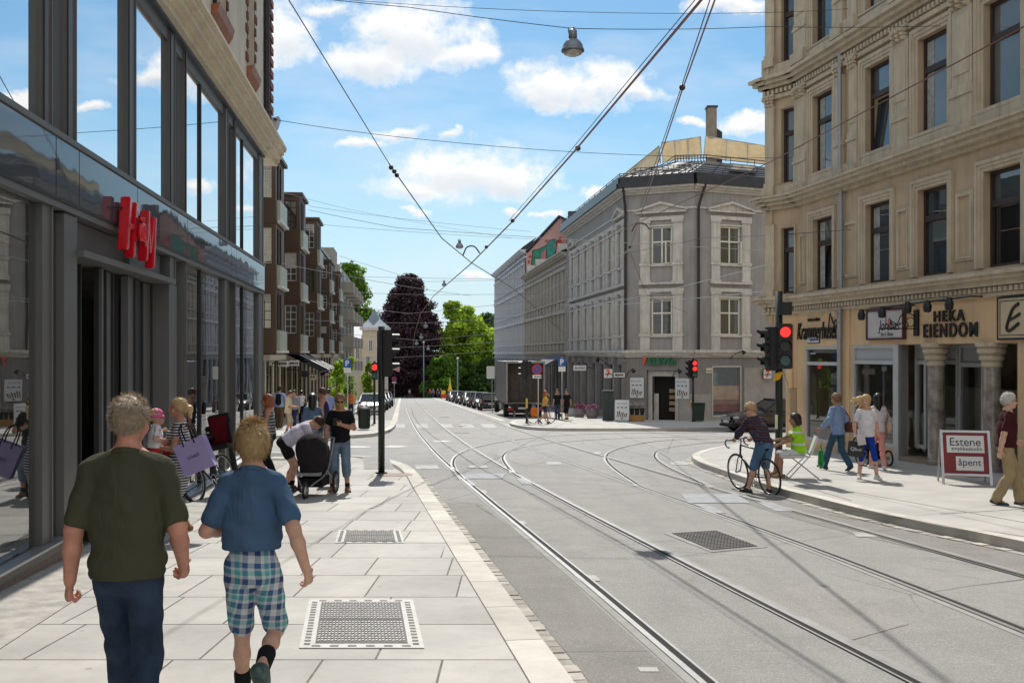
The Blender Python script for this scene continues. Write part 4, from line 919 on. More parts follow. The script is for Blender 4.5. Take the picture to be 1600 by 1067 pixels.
for (p, q, ls) in rails_:
 r0, r1 = RF.pt(UR(p[0], .35), Zr(p[0], p[1], .35), .35), RF.pt(UR(q[0], .35), Zr(q[0], q[1], .35), .35)
 o = thing('spotlight_rail', 'black wall rail carrying %s sign spotlights over the %s' % (('two', 'white framed sign') if len(ls) == 2 else ('three', 'capital letters')), 'light rail', r0, 0, 'spotlight rails on the peach wall')
 rb('rail', BLK, lambda mb: (mb.tube([r0, r1], .022, 6), mb.tube([r1, r1-FN*.35], .02, 6), mb.tube([(r0+r1)/2, (r0+r1)/2-FN*.35], .02, 6)), parent=o)
 for px, py in ls:
  c = RF.pt(UR(px, .4), Zr(px, py, .4), .4)
  rb('spotlight', BLK, lambda mb: (mb.tube([c+Vector((0, 0, .06)), c+Vector((0, 0, -.08)), c+Vector((0, 0, -.2)), c+Vector((0, 0, -.22))], [.05, .10, .085, .05], 10)), parent=o)
o = thing('spotlight_rail', 'small ochre spotlights on a rail above the script letters', 'light rail', RF.pt(UR(1270), 2.8, .2), 0, 'spotlight rails on the peach wall')
rb('rail', STONE, lambda mb: mb.tube([RF.pt(UR(1250, .2), Zr(1250, 491, .2), .2), RF.pt(UR(1311, .2), Zr(1311, 487, .2), .2)], .018, 6), parent=o)
for px in (1264, 1282, 1302): rb('spotlight', STONE, lambda mb: mb.tube([RF.pt(UR(px, .25), Zr(px, 487, .25), .25), RF.pt(UR(px+2, .32), Zr(px, 492, .25), .34)], [.03, .075], 8), parent=o)
c = RCH.pt(RCH.len*.9, 0, 0)
o = thing('wall_box', 'plain beige metal cabinet fixed to the corner behind the signal pole', 'wall cabinet', at(1239, 626, 29.6))
mb = MB(); q0, q1 = at(1231, 648, 29.7), at(1246, 606, 29.4); mb.box(q0.x, q1.x, 29.45, 29.85, q0.z, q1.z); mb.build('box', M('beige_paint', (.45, .31, .17), .6, var=.06), o, bevel=.015)
mb = MB(); mb.box(q0.x+.03, q1.x-.03, 29.43, 29.449, q0.z+.04, q1.z-.04); mb.build('door', M('beige_paint_light', (.47, .33, .19), .6, var=.06), o)
# ================================================================== GREY CORNER BUILDING (chamfered) AND ITS NEIGHBOURS
K0 = Vector((6.52, 57.0)); K1 = Vector(((1084-CX)/FPX*55.4, 55.4));
KF = Fac((K0.x, K0.y), (K1.x, K1.y), side=(0, -1))                    # chamfer with the shop door
KS = Fac((K0.x, K0.y), (K0.x-.1099*20, K0.y+20), side=(-1, 0))        # along the main street
k2 = at(1196, 500, 57.3); KX = Fac((K1.x, K1.y), (k2.x, 57.3), side=(0, -1))
GREY_UP = M('grey_stucco', (.30, .29, .285), .88, var=.13, scale=.8, streak=.45, bump=.15)
GREY_LOW = M('grey_ground_stucco', (.23, .22, .215), .85, var=.14, scale=.8, streak=.45, bump=.1)
TRIM = M('pale_grey_trim', (.54, .52, .48), .8, var=.14, scale=2, streak=.6)
CREAMWIN = M('cream_window_frame', (.72, .69, .60), .5, var=.06)
GL_GREY = MG('corner_glass', (.03, .04, .035), 1.7, wav=.02)
SLATE = M('black_sheet_roof', (.035, .038, .045), .35, metal=.4, var=.3, scale=2)
t = thing('grey_corner_building', 'grey stucco corner building with black roof and convenience shop at the crossing', 'building', (9, 60, gz(60)))
def kb(name, mats, fn, smooth=False, parent=None, bevel=0):
 mb = MB(); fn(mb); return mb.build(name, mats, parent or t, smooth, bevel=bevel)
UK = lambda F, px, w=0: F.u(px, w); ZK = lambda F, px, py, w=0: F.z(px, py, w)
ZE = KF.z(1030, 302); ZLg = KF.z(1030, 550)
LS = 20.5
def cwin(F, a, b, c, d, open_=False):
 o = window(F, t, a, b, c, d, -.16, CREAMWIN, GL_GREY, 2, (.60,), .09, .08, th=.08)
 if open_:
  m_ = MB(); z1 = c+(d-c)*.58
  for s_ in (1,):
   u0 = a+.08 if s_ < 0 else b-.08; e = (b-a)*.42
   P = [F.pt(u0, c+.05, -.08), F.pt(u0-s_*e*.35, c+.05, -.08+e*.9), F.pt(u0-s_*e*.35, z1, -.08+e*.9), F.pt(u0, z1, -.08)]
   for i in range(4): m_.tube([P[i], P[(i+1) % 4]], .04, 4)
  m_.build('open_casement', CREAMWIN, o)
 return o
def aedicule(mb, F, a, b, c, d, ped=True):
 """pilasters, entablature, optional pediment and sill with apron"""
 for (p, q) in ((a-.62, a-.06), (b+.06, b+.62)):
  mb.fbox(F, p, q, c-.02, d+.35, 0, .09); mb.fbox(F, p+.1, q-.1, c+.15, d+.1, 0, .12); mb.fbox(F, p-.05, q+.05, d+.2, d+.35, 0, .15); mb.fbox(F, p-.05, q+.05, c-.06, c+.10, 0, .15)
  mb.fbox(F, p, q, c-.95, c-.07, 0, .11); mb.fbox(F, p-.06, q+.06, c-1.0, c-.88, 0, .15)
 mb.fbox(F, a-.06, b+.06, d, d+.09, 0, .07); mb.fbox(F, a-.7, b+.7, d+.35, d+.55, 0, .12); mb.fbox(F, a-.68, b+.68, c-1.12, c-1.0, -.05, .22); mb.fbox(F, a-.05, b+.05, c-.10, c, -.1, .12)
 if ped:
  m_ = (a+b)/2; z = d+.75
  mb.fbox(F, a-.85, b+.85, z, z+.10, 0, .24)
  mb.prism([F.pt(a-.9, z+.10, .0), F.pt(m_, z+.52, 0), F.pt(b+.9, z+.10, 0)], F.n*.08)
  for s_ in (-1, 1):
   e = a-.92 if s_ < 0 else b+.92
   mb.prism([F.pt(e, z+.10, 0), F.pt(e, z+.2, 0), F.pt(m_, z+.64, 0), F.pt(m_, z+.5, 0)], F.n*.26)
wins = []
for F, pa, pb in ((KF, 1017.5, 1050), (KX, 1125, 1157)):
 a, b = F.u(pa), F.u(pb); px = (pa+pb)/2
 c2, d2 = F.z(px, 413.5), F.z(px, 354); c1, d1 = F.z(px, 524), F.z(px, 466)
 wins.append((F, a, b, c1, d1, c2, d2))
def side_cols(F, n, first, pitch): return [first+i*pitch for i in range(n)]
SU = [1.35+2.72*i for i in range(7)]
sw_ = wins[0]
h_side = [(u-.55, u+.55, sw_[3], sw_[4]) for u in SU]+[(u-.55, u+.55, sw_[5], sw_[6]) for u in SU]
rb2 = lambda F, u0, u1, holes: kb('upper_wall', GREY_UP, lambda mb: wall(mb, F, u0, u1, ZLg, ZE, holes, 0, .2))
kb('upper_wall', GREY_UP, lambda mb: (wall(mb, KF, 0, KF.len, ZLg, ZE, [(wins[0][1], wins[0][2], wins[0][3], wins[0][4]), (wins[0][1], wins[0][2], wins[0][5], wins[0][6])], 0, .2),
 wall(mb, KX, 0, 22, ZLg, ZE, [(wins[1][1], wins[1][2], wins[1][3], wins[1][4]), (wins[1][1], wins[1][2], wins[1][5], wins[1][6])], 0, .2), wall(mb, KS, 0, LS, ZLg, ZE, h_side, 0, .2)))
for F, a, b, c1, d1, c2, d2 in wins:
 cwin(F, a, b, c1, d1); cwin(F, a, b, c2, d2, True)
 kb('window_surround', TRIM, lambda mb: aedicule(mb, F, a, b, c2, d2, True)); kb('window_surround', TRIM, lambda mb: aedicule(mb, F, a, b, c1, d1, False))
for u in SU:
 for c, d, p in ((sw_[3], sw_[4], False), (sw_[5], sw_[6], u in (SU[0], SU[6]))):
  cwin(KS, u-.55, u+.55, c, d); kb('window_surround', TRIM, lambda mb: aedicule(mb, KS, u-.55, u+.55, c, d, p))
def allf(mb, z0, z1, w_):
 mb.fbox(KF, -.4*w_, KF.len+.25*w_, z0, z1, -.2, w_); mb.fbox(KX, -.25*w_, 22, z0, z1, -.2, w_); mb.fbox(KS, -.4*w_, LS, z0, z1, -.2, w_)
kb('cornice', TRIM, lambda mb: [allf(mb, ZE+a, ZE+b, w_) for a, b, w_ in ((-.95, -.85, .05), (-.02, .10, .12), (.10, .22, .28), (.22, .34, .5))])
kb('ledge', TRIM, lambda mb: [allf(mb, ZLg+a, ZLg+b, w_) for a, b, w_ in ((-.30, -.16, .08), (-.16, -.04, .2), (-.04, .06, .32), (.06, .12, .2))])
zf = ZE+.345
def f(mb): allf(mb, zf, zf+.26, .62); allf(mb, zf+.26, zf+.62, .5)
kb('fascia', SLATE, f)
ev = [KS.pt(LS, zf+.62, .45), KS.pt(-.1, zf+.62, .45), KF.pt(KF.len, zf+.62, .45), KX.pt(22, zf+.62, .45)]
rd = [KS.pt(LS, zf+1.95, -3.4), KS.pt(1.5, zf+1.95, -3.4), KF.pt(KF.len-.1, zf+1.95, -3.6), KX.pt(22, zf+1.95, -3.4)]
kb('roof', SLATE, lambda mb: ([mb.quad(ev[i], ev[i+1], rd[i+1], rd[i]) for i in range(3)], mb.poly([rd[0], rd[1], rd[2], rd[3], rd[3]+Vector((0, 12, 0)), rd[0]+Vector((10, 0, 0))])))
def f(mb):
 for i in range(3):
  n = 9
  for k in range(n):
   s_ = (k+.5)/n; mb.tube([ev[i].lerp(ev[i+1], s_)+Vector((0, 0, .03)), rd[i].lerp(rd[i+1], s_)+Vector((0, 0, .03))], .025, 4)
  for h_, fr in ((.22, .02), (.3, .28), (.38, .97)):
   a, b = ev[i].lerp(rd[i], fr), ev[i+1].lerp(rd[i+1], fr); up = Vector((0, 0, h_))
   mb.tube([a+up, b+up], .03, 4); mb.tube([a+up*.5, b+up*.5], .025, 4)
   for k in range(12): q = a.lerp(b, k/11); mb.tube([q, q+up], .022, 4)
kb('snow_guard_rail', M('dark_rail', (.07, .075, .08), .5, metal=.4), f)
for i, s0, s1 in ((0, .90, .965), (1, .35, .68), (2, .10, .19)):
 def q(s_, r_, up=.06): return ev[i].lerp(ev[i+1], s_).lerp(rd[i].lerp(rd[i+1], s_), r_)+Vector((0, 0, up))
 o = kb('skylight', SLATE, lambda mb: mb.prism([q(s0, .25), q(s1, .25), q(s1, .8), q(s0, .8)], (0, 0, .1)))
 mb = MB(); mb.quad(q(s0+.01, .29, .17), q(s1-.01, .29, .17), q(s1-.01, .76, .17), q(s0+.01, .76, .17)); mb.build('pane', MG('skylight_glass', (.2, .2, .2), 2.6), o)
kb('drainpipe', M('black_pipe', (.02, .02, .022), .45, var=.2), lambda mb: (mb.tube([KF.pt(.0, zf, .5), KF.pt(.02, ZE-.7, .2), KF.pt(.02, ZE-1.0, .15), KF.pt(.02, ZLg+.1, .15)], .075, 8), mb.tube([KX.pt(.45, zf, .5), KX.pt(.35, ZE-.4, .2), KX.pt(.25, ZE-.9, .12), KX.pt(.25, ZLg+.1, .12)], .075, 8)))
dU = (KF.u(1017), KF.u(1053)); dZ = (KF.z(1035, 657), KF.z(1035, 588))
xw = (KX.u(1113), KX.u(1160)); xz = (KX.z(1137, 651), KX.z(1137, 571))
sh = [(u-.95, u+.95, gz(KS.pt(u, 0).y)+.55, ZLg-.75) for u in SU]
kb('ground_floor_wall', GREY_LOW, lambda mb: (wall(mb, KF, 0, KF.len, -3.2, ZLg, [(dU[0]-.25, dU[1]+.25, -3.2, dZ[1]+.35)], -.01, .35), wall(mb, KX, 0, 22, -3.2, ZLg, [(xw[0], xw[1], xz[0], xz[1])], -.01, .2), wall(mb, KS, 0, LS, -4, ZLg, sh, -.01, .3)))
kb('masonry_base', M('grey_ashlar', (.34, .32, .30), .85, var=.14, scale=2, bump=.2), lambda mb: (mb.fbox(KF, 0, dU[0]-.32, -3.2, ZLg-2.9, -.1, .05), mb.fbox(KF, dU[1]+.3, KF.len, -3.2, ZLg-2.35, -.1, .05), mb.fbox(KX, .01, xw[0]-.1, -3.2, ZLg-2.35, -.1, .05), mb.fbox(KX, xw[1]+.1, 22, -3.2, ZLg-.9, -.1, .045), mb.fbox(KX, xw[0]-.1, xw[1]+.1, -3.2, xz[0], -.1, .04)))
for k, (a, b, c, d) in enumerate(sh):
 window(KS, t, a, b, c, d, -.26, M('dark_shop_frame', (.05, .05, .05), .5), GL_GREY, 2 if k % 2 else 1, (.78,), .1, .06, 'shop_window')
def f(mb):
 for u in [SU[0]-1.36]+[x+1.36 for x in SU]:
  if u < 0: u = .25
  if u > LS-.3: u = LS-.3
  mb.fbox(KS, u-.22, u+.22, -4, ZLg-.62, -.05, .16); mb.fbox(KS, u-.28, u+.28, ZLg-.62, ZLg-.4, -.05, .24)
kb('shop_pilasters', GREY_LOW, f)
ow = window(KX, t, xw[0], xw[1], xz[0], xz[1], -.12, GREYAL, MG('poster_window_glass', (.03, .03, .03), 1.8, clear=.85), 1, (), .1, name='shop_window')
kb('window_poster', [M('poster_orange', (.62, .36, .22), .6, var=.3, scale=1.6), M('poster_red', (.36, .12, .10), .6, var=.45, scale=1.6), M('poster_teal', (.05, .25, .25), .6, var=.2), M('poster_dark', (.06, .07, .09), .6, var=.5, scale=9)], lambda mb: (mb.fbox(KX, xw[0], xw[1], xz[0], xz[1], -.23, -.22, 3), mb.fbox(KX, xw[0]+.1, xw[1]-.1, xz[0]+.95, xz[0]+1.75, -.2, -.195, 0), mb.fbox(KX, xw[0]+.1, xw[1]-.1, xz[0]+.3, xz[0]+.93, -.2, -.194, 1), mb.fbox(KX, xw[0]+.12, xw[0]+.5, xz[0]+1.8, xz[1]-.4, -.2, -.193, 2), mb.fbox(KX, xw[0]+.5, xw[1]-.4, xz[0]+1.8, xz[1]-.2, -.2, -.192, 3)), parent=ow)
DF = M('light_door_frame', (.50, .49, .47), .5)
o = kb('shop_door', DF, lambda mb: (mb.fbox(KF, dU[0]-.24, dU[0], dZ[0]-.3, dZ[1]+.34, -.36, -.26), mb.fbox(KF, dU[1], dU[1]+.24, dZ[0]-.3, dZ[1]+.34, -.36, -.26), mb.fbox(KF, dU[0], dU[1], dZ[1], dZ[1]+.30, -.38, -.25)))
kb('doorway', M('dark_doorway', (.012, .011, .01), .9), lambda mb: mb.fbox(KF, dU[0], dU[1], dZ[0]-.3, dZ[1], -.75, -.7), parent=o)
kb('door_leaf', DF, lambda mb: (mb.fbox(KF, dU[0]+.03, dU[0]+.30, dZ[0]-.02, dZ[0]+1.5, -.6, -.55)), parent=o)
kb('goods_shelf', M('goods', (.3, .2, .12), .7, var=.7, scale=14), lambda mb: [mb.fbox(KF, dU[1]-.4, dU[1]-.05, dZ[0]+.5+.35*k, dZ[0]+.72+.35*k, -.69, -.5) for k in range(4)], parent=o)
kb('back_wall', GREY_UP, lambda mb: (mb.fbox(KS, LS-.05, LS, -4, ZE, -9, -.02), mb.fbox(KX, 21.9, 22, -3, ZE, -9, -.02)))
def klet(parent, txt, pa, pb, ya, yb, mat, F=KF, w=.10, depth=.10, bold=.01, name='letters', shear=0):
 ua, ub = F.u(pa, w), F.u(pb, w); zt, zb_ = F.z((pa+pb)/2, ya, w), F.z((pa+pb)/2, yb, w)
 return letters(name, txt, F.pt((ua+ub)/2, (zt+zb_)/2, w), F.d, F.n, .4, depth, mat, parent, shear, 1, 1, bold, (ub-ua, zt-zb_))
s_ = thing('letter_sign', 'green and red 7-ELEVEN letters on the grey wall above the corner door', 'shop sign', KF.pt(KF.u(1030), ZLg-.5, .1))
GRN = M('sign_green', (.0, .13, .05), .35, coat=.3, var=.1); ORD = M('sign_orange_red', (.75, .07, .02), .35, coat=.3, var=.1)
klet(s_, '7', 1004, 1010.5, 558, 570.5, ORD, bold=.03); klet(s_, '-', 1011, 1013, 563, 565.5, GRN); klet(s_, 'ELEVEn', 1013.5, 1056, 559, 569.5, GRN, bold=.02)
for F, pa, pb, ya, yb, nm in ((KF, 984.5, 1006, 590, 621.5, 'white poster with dark sausages on the wall left of the shop door'), (KF, 1055.5, 1077, 591, 623, 'white poster with dark sausages on the wall right of the shop door')):
 s_ = thing('wall_poster', nm, 'poster', F.pt(F.u((pa+pb)/2), F.z((pa+pb)/2, yb), .08), 0, 'sausage posters by the shop')
 ua, ub = F.u(pa, .08), F.u(pb, .08); zt, zb_ = F.z((pa+pb)/2, ya, .08), F.z((pa+pb)/2, yb, .08)
 kb('board', M('poster_board', (.60, .63, .66), .5, var=.04), lambda mb: mb.fbox(F, ua, ub, zb_, zt, .05, .09), parent=s_)
 def poster(mb, F, ua, ub, zb_, zt, w):
  mb.fbox(F, ua+.03, ub-.03, zb_+.03, zt-.03, w-.003, w+.0015, 2)
  W_, H_ = ub-ua, zt-zb_
  for k in range(6):
   x = ua+W_*(.10+.125*k); mb.prism([F.pt(x, zb_+H_*.14, w), F.pt(x+W_*.05, zb_+H_*.14, w), F.pt(x+W_*(.13+.02*(k % 2)), zb_+H_*(.42-.03*k+.04*(k % 2)), w), F.pt(x+W_*.07, zb_+H_*(.45-.03*k+.04*(k % 2)), w)], F.n*.006, 0)
  for k in range(3): mb.fbox(F, ua+W_*(.14+.27*k), ua+W_*(.30+.27*k), zb_+H_*.60, zb_+H_*.66, w, w+.006, 1)
  mb.fbox(F, ua+W_*.44, ua+W_*.56, zb_+H_*.05, zb_+H_*.11, w, w+.006, 0)
 kb('picture', [M('sausage_brown', (.10, .035, .03), .6, var=.5, scale=12), M('print_blue', (.06, .12, .25), .6), M('poster_board', (.60, .63, .66), .5)], lambda mb: poster(mb, F, ua, ub, zb_, zt, .09), parent=s_)
 letters('heading', 'BALANSE', F.pt((ua+ub)/2-.05, zt-(zt-zb_)*.17, .094), F.d, F.n, .15, .006, M('print_blue', (.06, .12, .25), .6), s_, fit=((ub-ua)*.7, (zt-zb_)*.06))
def box_sign(label, px0, px1, py0, py1, y, mat, txts, cat='shop sign', thick=.12, border=None):
 a, b = at(px0, py1, y), at(px1, py0, y); o = thing('projecting_sign', label, cat, (a.x, y, a.z))
 mb = MB(); mb.box(a.x, b.x, y, y+thick, a.z, b.z); mb.build('box', mat, o, bevel=.01)
 if border:
  mb = MB(); e = .05; mb.box(a.x-.02, b.x+.02, y+.01, y+thick-.01, a.z-.02, b.z+.02); mb.build('border', border, o)
 for txt, mt, fx0, fx1, fy0, fy1 in txts:
  w_, h_ = b.x-a.x, b.z-a.z
  letters('letters', txt, (a.x+w_*(fx0+fx1)/2, y-.006, a.z+h_*(fy0+fy1)/2), (1, 0, 0), (0, -1, 0), .2, .01, mt, o, bold=.008, fit=(w_*(fx1-fx0), h_*(fy1-fy0)))
 mb = MB(); mb.tube([(b.x if px1 < 970 else a.x, y+thick/2, (a.z+b.z)/2), ((b.x if px1 < 970 else a.x)+(.5 if px1 < 970 else -.1), y+.2, (a.z+b.z)/2)], .02, 5); mb.build('bracket', BLK, o)
 return o
WHT = M('sign_face_white', (.66, .66, .64), .45, var=.04)
o = box_sign('square white 7-ELEVEN box sign projecting left of the shop corner', 943.5, 957, 576.5, 590.5, 56.6, WHT, [('7', ORD, .25, .75, .12, .9), ('ELEVEN', GRN, .15, .85, .38, .55)], border=BLK)
box_sign('white lozenge sign in black frame beside the square shop sign', 958.5, 976.5, 582, 589.5, 56.2, WHT, [('FRISØR', BLK, .12, .88, .25, .75)], border=BLK)
box_sign('long white shop sign hanging over the pavement left of the corner', 896, 916, 571, 579, 62.0, WHT, [('Hansen & Dysvik', M('sign_grey', (.2, .18, .18), .6), .1, .9, .3, .7)])
box_sign('square white 7-ELEVEN box sign far right beside the traffic signal', 1193, 1206, 577, 592, 57.0, WHT, [('7', ORD, .25, .75, .12, .9), ('ELEVEN', GRN, .15, .85, .38, .55)], border=BLK)
mb = MB();
s_ = thing('street_name_plate', 'two small cream street plates on the wall by the corner signal', 'street sign', KX.pt(KX.u(1106), ZLg-1, .03))
for k, (y0, y1) in enumerate(((575, 579), (580, 583))): kb('plate', M('cream_plate', (.60, .55, .42), .5), lambda mb: mb.fbox(KX, KX.u(1102.5), KX.u(1111.5), KX.z(1107, y1), KX.z(1107, y0), 0, .05), parent=s_)
for F, px, py, lab in ((KX, 1160, 549.5, 'black gooseneck wall lamp over the side shop window'), (KF, 988, 578, 'small black wall spotlight left of the shop letters'), (KF, 1060, 579, 'small black wall spotlight right of the shop letters'), (KS, 935, 561, 'small black wall spotlight on the street side ledge')):
 u, z = F.u(px, .5), F.z(px, py, .5); o = thing('wall_lamp', lab, 'wall lamp', F.pt(u, z, 0), 0, 'black wall lamps')
 kb('arm', BLK, lambda mb: mb.tube([F.pt(u-.5, z-.4, .0), F.pt(u-.3, z-.1, .25), F.pt(u, z+.05, .5)], .022, 5), parent=o)
 kb('shade', BLK, lambda mb: mb.tube([F.pt(u, z+.06, .5), F.pt(u+.12, z-.1, .55)], [.06, .13], 8), parent=o)
TARP = M('yellow_tarpaulin', (.74, .57, .32), .7, var=.12, scale=3, bump=.2)
t_tarps = (([(1034, 223), (1095, 214), (1096, 244), (1036, 254)], 60.5, 60.0, 'left yellow tarpaulin screen facing the crossing on the grey roof'), ([(1103, 213), (1202, 229), (1202, 258), (1099, 245)], 60.0, 61.5, 'right yellow tarpaulin screen facing the crossing on the grey roof'))
def tarp(quad, ys, lab):
 q = [at(x, y, yy) for (x, y), yy in zip(quad, ys)]
 o = thing('tarpaulin_screen', lab, 'tarpaulin', (q[3]+q[2])/2, 0, 'yellow tarpaulin screens on the roof')
 mb = MB(); n = 12
 for i in range(n):
  a, b = i/n, (i+1)/n
  sag = lambda s: Vector((0, .12*math.sin(s*n*1.7), -.05*math.sin(s*PI)))
  mb.quad(q[0].lerp(q[1], a)+sag(a), q[0].lerp(q[1], b)+sag(b), q[3].lerp(q[2], b), q[3].lerp(q[2], a))
 mb.build('sheet', TARP, o, True)
 mb = MB()
 for s in (0, .33, .66, 1): p = q[0].lerp(q[1], s); r_ = q[3].lerp(q[2], s); mb.tube([p+Vector((0, .05, .03)), r_+Vector((0, -.05, -.1))], .035, 5)
 mb.tube([q[0]+Vector((0, .05, 0)), q[1]+Vector((0, .05, 0))], .035, 5)
 mb.build('pole_frame', M('galvanised_tube', (.45, .43, .40), .5, metal=.4), o)
for q, ya, yb, lab in t_tarps: tarp(q, (ya+.7, yb+.7, yb, ya), lab)
tarp([(938, 302), (1030, 228), (1032, 253), (938, 318)], (77, 61.5, 60.8, 76), 'long yellow tarpaulin screen running back along the main street roof')
o = thing('roof_chimney', 'tall grey brick chimney behind the yellow tarpaulins', 'chimney', at(1113, 245, 64))
a, b = at(1106, 260, 64), at(1120, 168, 64); mb = MB(); mb.box(a.x, b.x, 64, 64.7, a.z-1, b.z); mb.build('stack', M('chimney_render', (.26, .22, .18), .9, var=.2, streak=.4), o)
mb = MB(); mb.box(a.x-.06, b.x+.06, 63.95, 64.75, b.z, b.z+.12); mb.build('cap', SLATE, o)
a, b = at(1118, 225, 64.9), at(1128, 200, 64.9); mb = MB(); mb.box(a.x, b.x, 64.8, 65.4, a.z-1.5, b.z-.3); mb.prism([(a.x, 64.8, b.z-.3), (b.x, 64.8, b.z-.3), (a.x, 64.8, b.z)], (0, .6, 0)); mb.build('vent', SLATE, o)
# ------------------------------------------------------------------ street neighbours further along (right side)
def row_house(label, name, F, u0, u1, zl, ze, rows, pitch, wallm, trimm, loww, shops=True):
 t = thing(name, label, 'building', F.pt((u0+u1)/2, gz(F.pt(u0, 0).y)), 0)
 n = max(1, int((u1-u0)/pitch)); us = [u0+(u1-u0)*(i+.5)/n for i in range(n)]; hw = .5
 holes = [(u-hw, u+hw, c, d) for u in us for c, d in rows]
 mb = MB(); wall(mb, F, u0, u1, zl, ze, holes, 0, .2); mb.build('upper_wall', wallm, t)
 for u in us:
  for c, d in rows: window(F, t, u-hw, u+hw, c, d, -.15, TRIM, GL_GREY, 2, (.62,), .09, .07)
 def f(mb):
  for c, d in rows:
   for u in us:
    for s_ in (-1, 1): mb.fbox(F, u+s_*(hw+.18)-.14, u+s_*(hw+.18)+.14, c-.05, d+.2, 0, .10); mb.fbox(F, u+s_*(hw+.18)-.15, u+s_*(hw+.18)+.15, c-.8, c-.1, 0, .12)
    mb.fbox(F, u-hw-.4, u+hw+.4, d+.2, d+.42, 0, .2); mb.fbox(F, u-hw-.4, u+hw+.4, c-.18, c-.05, 0, .18)
   mb.fbox(F, u0, u1, c-.95, c-.82, 0, .14)
  for a, b, w_ in ((-.6, -.45, .1), (-.12, 0, .25), (0, .15, .45), (.15, .25, .6)): mb.fbox(F, u0, u1, ze+a, ze+b, -.2, w_)
  for a, b, w_ in ((-.2, -.05, .15), (-.05, .08, .28)): mb.fbox(F, u0, u1, zl+a, zl+b, -.2, w_)
 mb = MB(); f(mb); mb.build('cornices_and_surrounds', trimm, t)
 hs = [(u-.85, u+.85, gz(F.pt(u, 0).y)+.5, zl-.7) for u in us]
 mb = MB(); wall(mb, F, u0, u1, -8.5, zl, hs, -.01, .3); mb.build('ground_floor_wall', loww, t)
 for a, b, c, d in hs: window(F, t, a, b, c, d, -.25, M('dark_shop_frame', (.05, .05, .05), .5), GL_GREY, 1, (.75,), .08, .06, 'shop_window')
 return t
GREY_MID = M('grey_beige_stucco', (.34, .315, .275), .88, var=.1, scale=.8, streak=.3)
UM0, UM1 = LS+.02, KS.u(820.5)
zmid = 9.6
tm = row_house('grey beige terrace house with crowded window surrounds between the grey corner and blue grey block', 'terrace_house', KS, UM0, UM1, 2.0, zmid, ((2.9, 4.9), (6.2, 8.3)), 1.95, GREY_MID, M('beige_trim', (.42, .39, .34), .85, var=.12, streak=.4), GREY_LOW)
kbm = lambda name, mat, fn: (lambda mb: (fn(mb), mb.build(name, mat, tm))[1])(MB())
kbm('roof', SLATE, lambda mb: (mb.prism([KS.pt(UM0, zmid+.25, .55), KS.pt(UM0, zmid+2.3, -4), KS.pt(UM0, zmid+2.3, -9), KS.pt(UM0, zmid-1, -9)], KS.d*(UM1-UM0))))
def f(mb):
 for u in (uu_,): mb.prism([KS.pt(u-.8, zmid+.25, .4), KS.pt(u, zmid+1.1, .4), KS.pt(u+.8, zmid+.25, .4)], -KS.n*1.6)
for uu_ in (UM0+2.2, UM0+15.5, UM0+22): kbm('dormer_gable', M('beige_trim', (.42, .39, .34)), f)
UB0, UB1 = UM1+.03, KS.u(773)
zb_ = 12.5
BLUEG = M('blue_grey_stucco', (.27, .29, .33), .88, var=.08, streak=.25)
tb = row_house('blue grey four storey block with white cornice and painted gable down the street', 'apartment_building', KS, UB0, UB1, 2.0, zb_, ((2.9, 4.9), (6.2, 8.2), (9.3, 11.0)), 2.6, BLUEG, M('white_blue_trim', (.55, .57, .60), .85, var=.08), BLUEG)
kbb = lambda name, mat, fn, sm=False: (lambda mb: (fn(mb), mb.build(name, mat, tb, sm))[1])(MB())
GB = Fac((KS.pt(UB0, 0).x-.3, KS.pt(UB0, 0).y), (KS.pt(UB0, 0).x+10, KS.pt(UB0, 0).y+1.1), side=(0, -1))
PINK = M('pink_gable', (.55, .33, .30), .9, var=.1, streak=.25)
g0 = [GB.pt(GB.u(822), GB.z(822, 430), 0), GB.pt(GB.u(822), GB.z(822, 394), 0), GB.pt(GB.u(874), GB.z(874, 338), 0), GB.pt(GB.u(892), GB.z(892, 348), 0), GB.pt(GB.u(892), GB.z(892, 430), 0)]
kbb('gable_wall', PINK, lambda mb: mb.prism(g0, -GB.n*.3))
kbb('gable_coping', SLATE, lambda mb: mb.tube([g0[1]+GB.n*.05, g0[2]+GB.n*.05, g0[3]+GB.n*.05], .16, 5))
kbb('roof', SLATE, lambda mb: mb.prism([KS.pt(UB0+.3, zb_+.26, .55), KS.pt(UB0+.3, zb_+2.6, -3.2), KS.pt(UB0+.3, zb_+2.6, -9), KS.pt(UB0+.3, zb_-1, -9)], KS.d*(UB1-UB0-.3)))
kbb('snow_guard_rail', M('dark_rail', (.07, .075, .08), .5), lambda mb: [mb.tube([KS.pt(UB0+.5+i*1.2, zb_+.5, .2), KS.pt(UB0+.5+i*1.2, zb_+1.5, -1.2)], .05, 4) for i in range(int((UB1-UB0)/1.2))])
kbb('end_wall', BLUEG, lambda mb: mb.fbox(KS, UB1-.05, UB1, -8, zb_, -9, -.02))
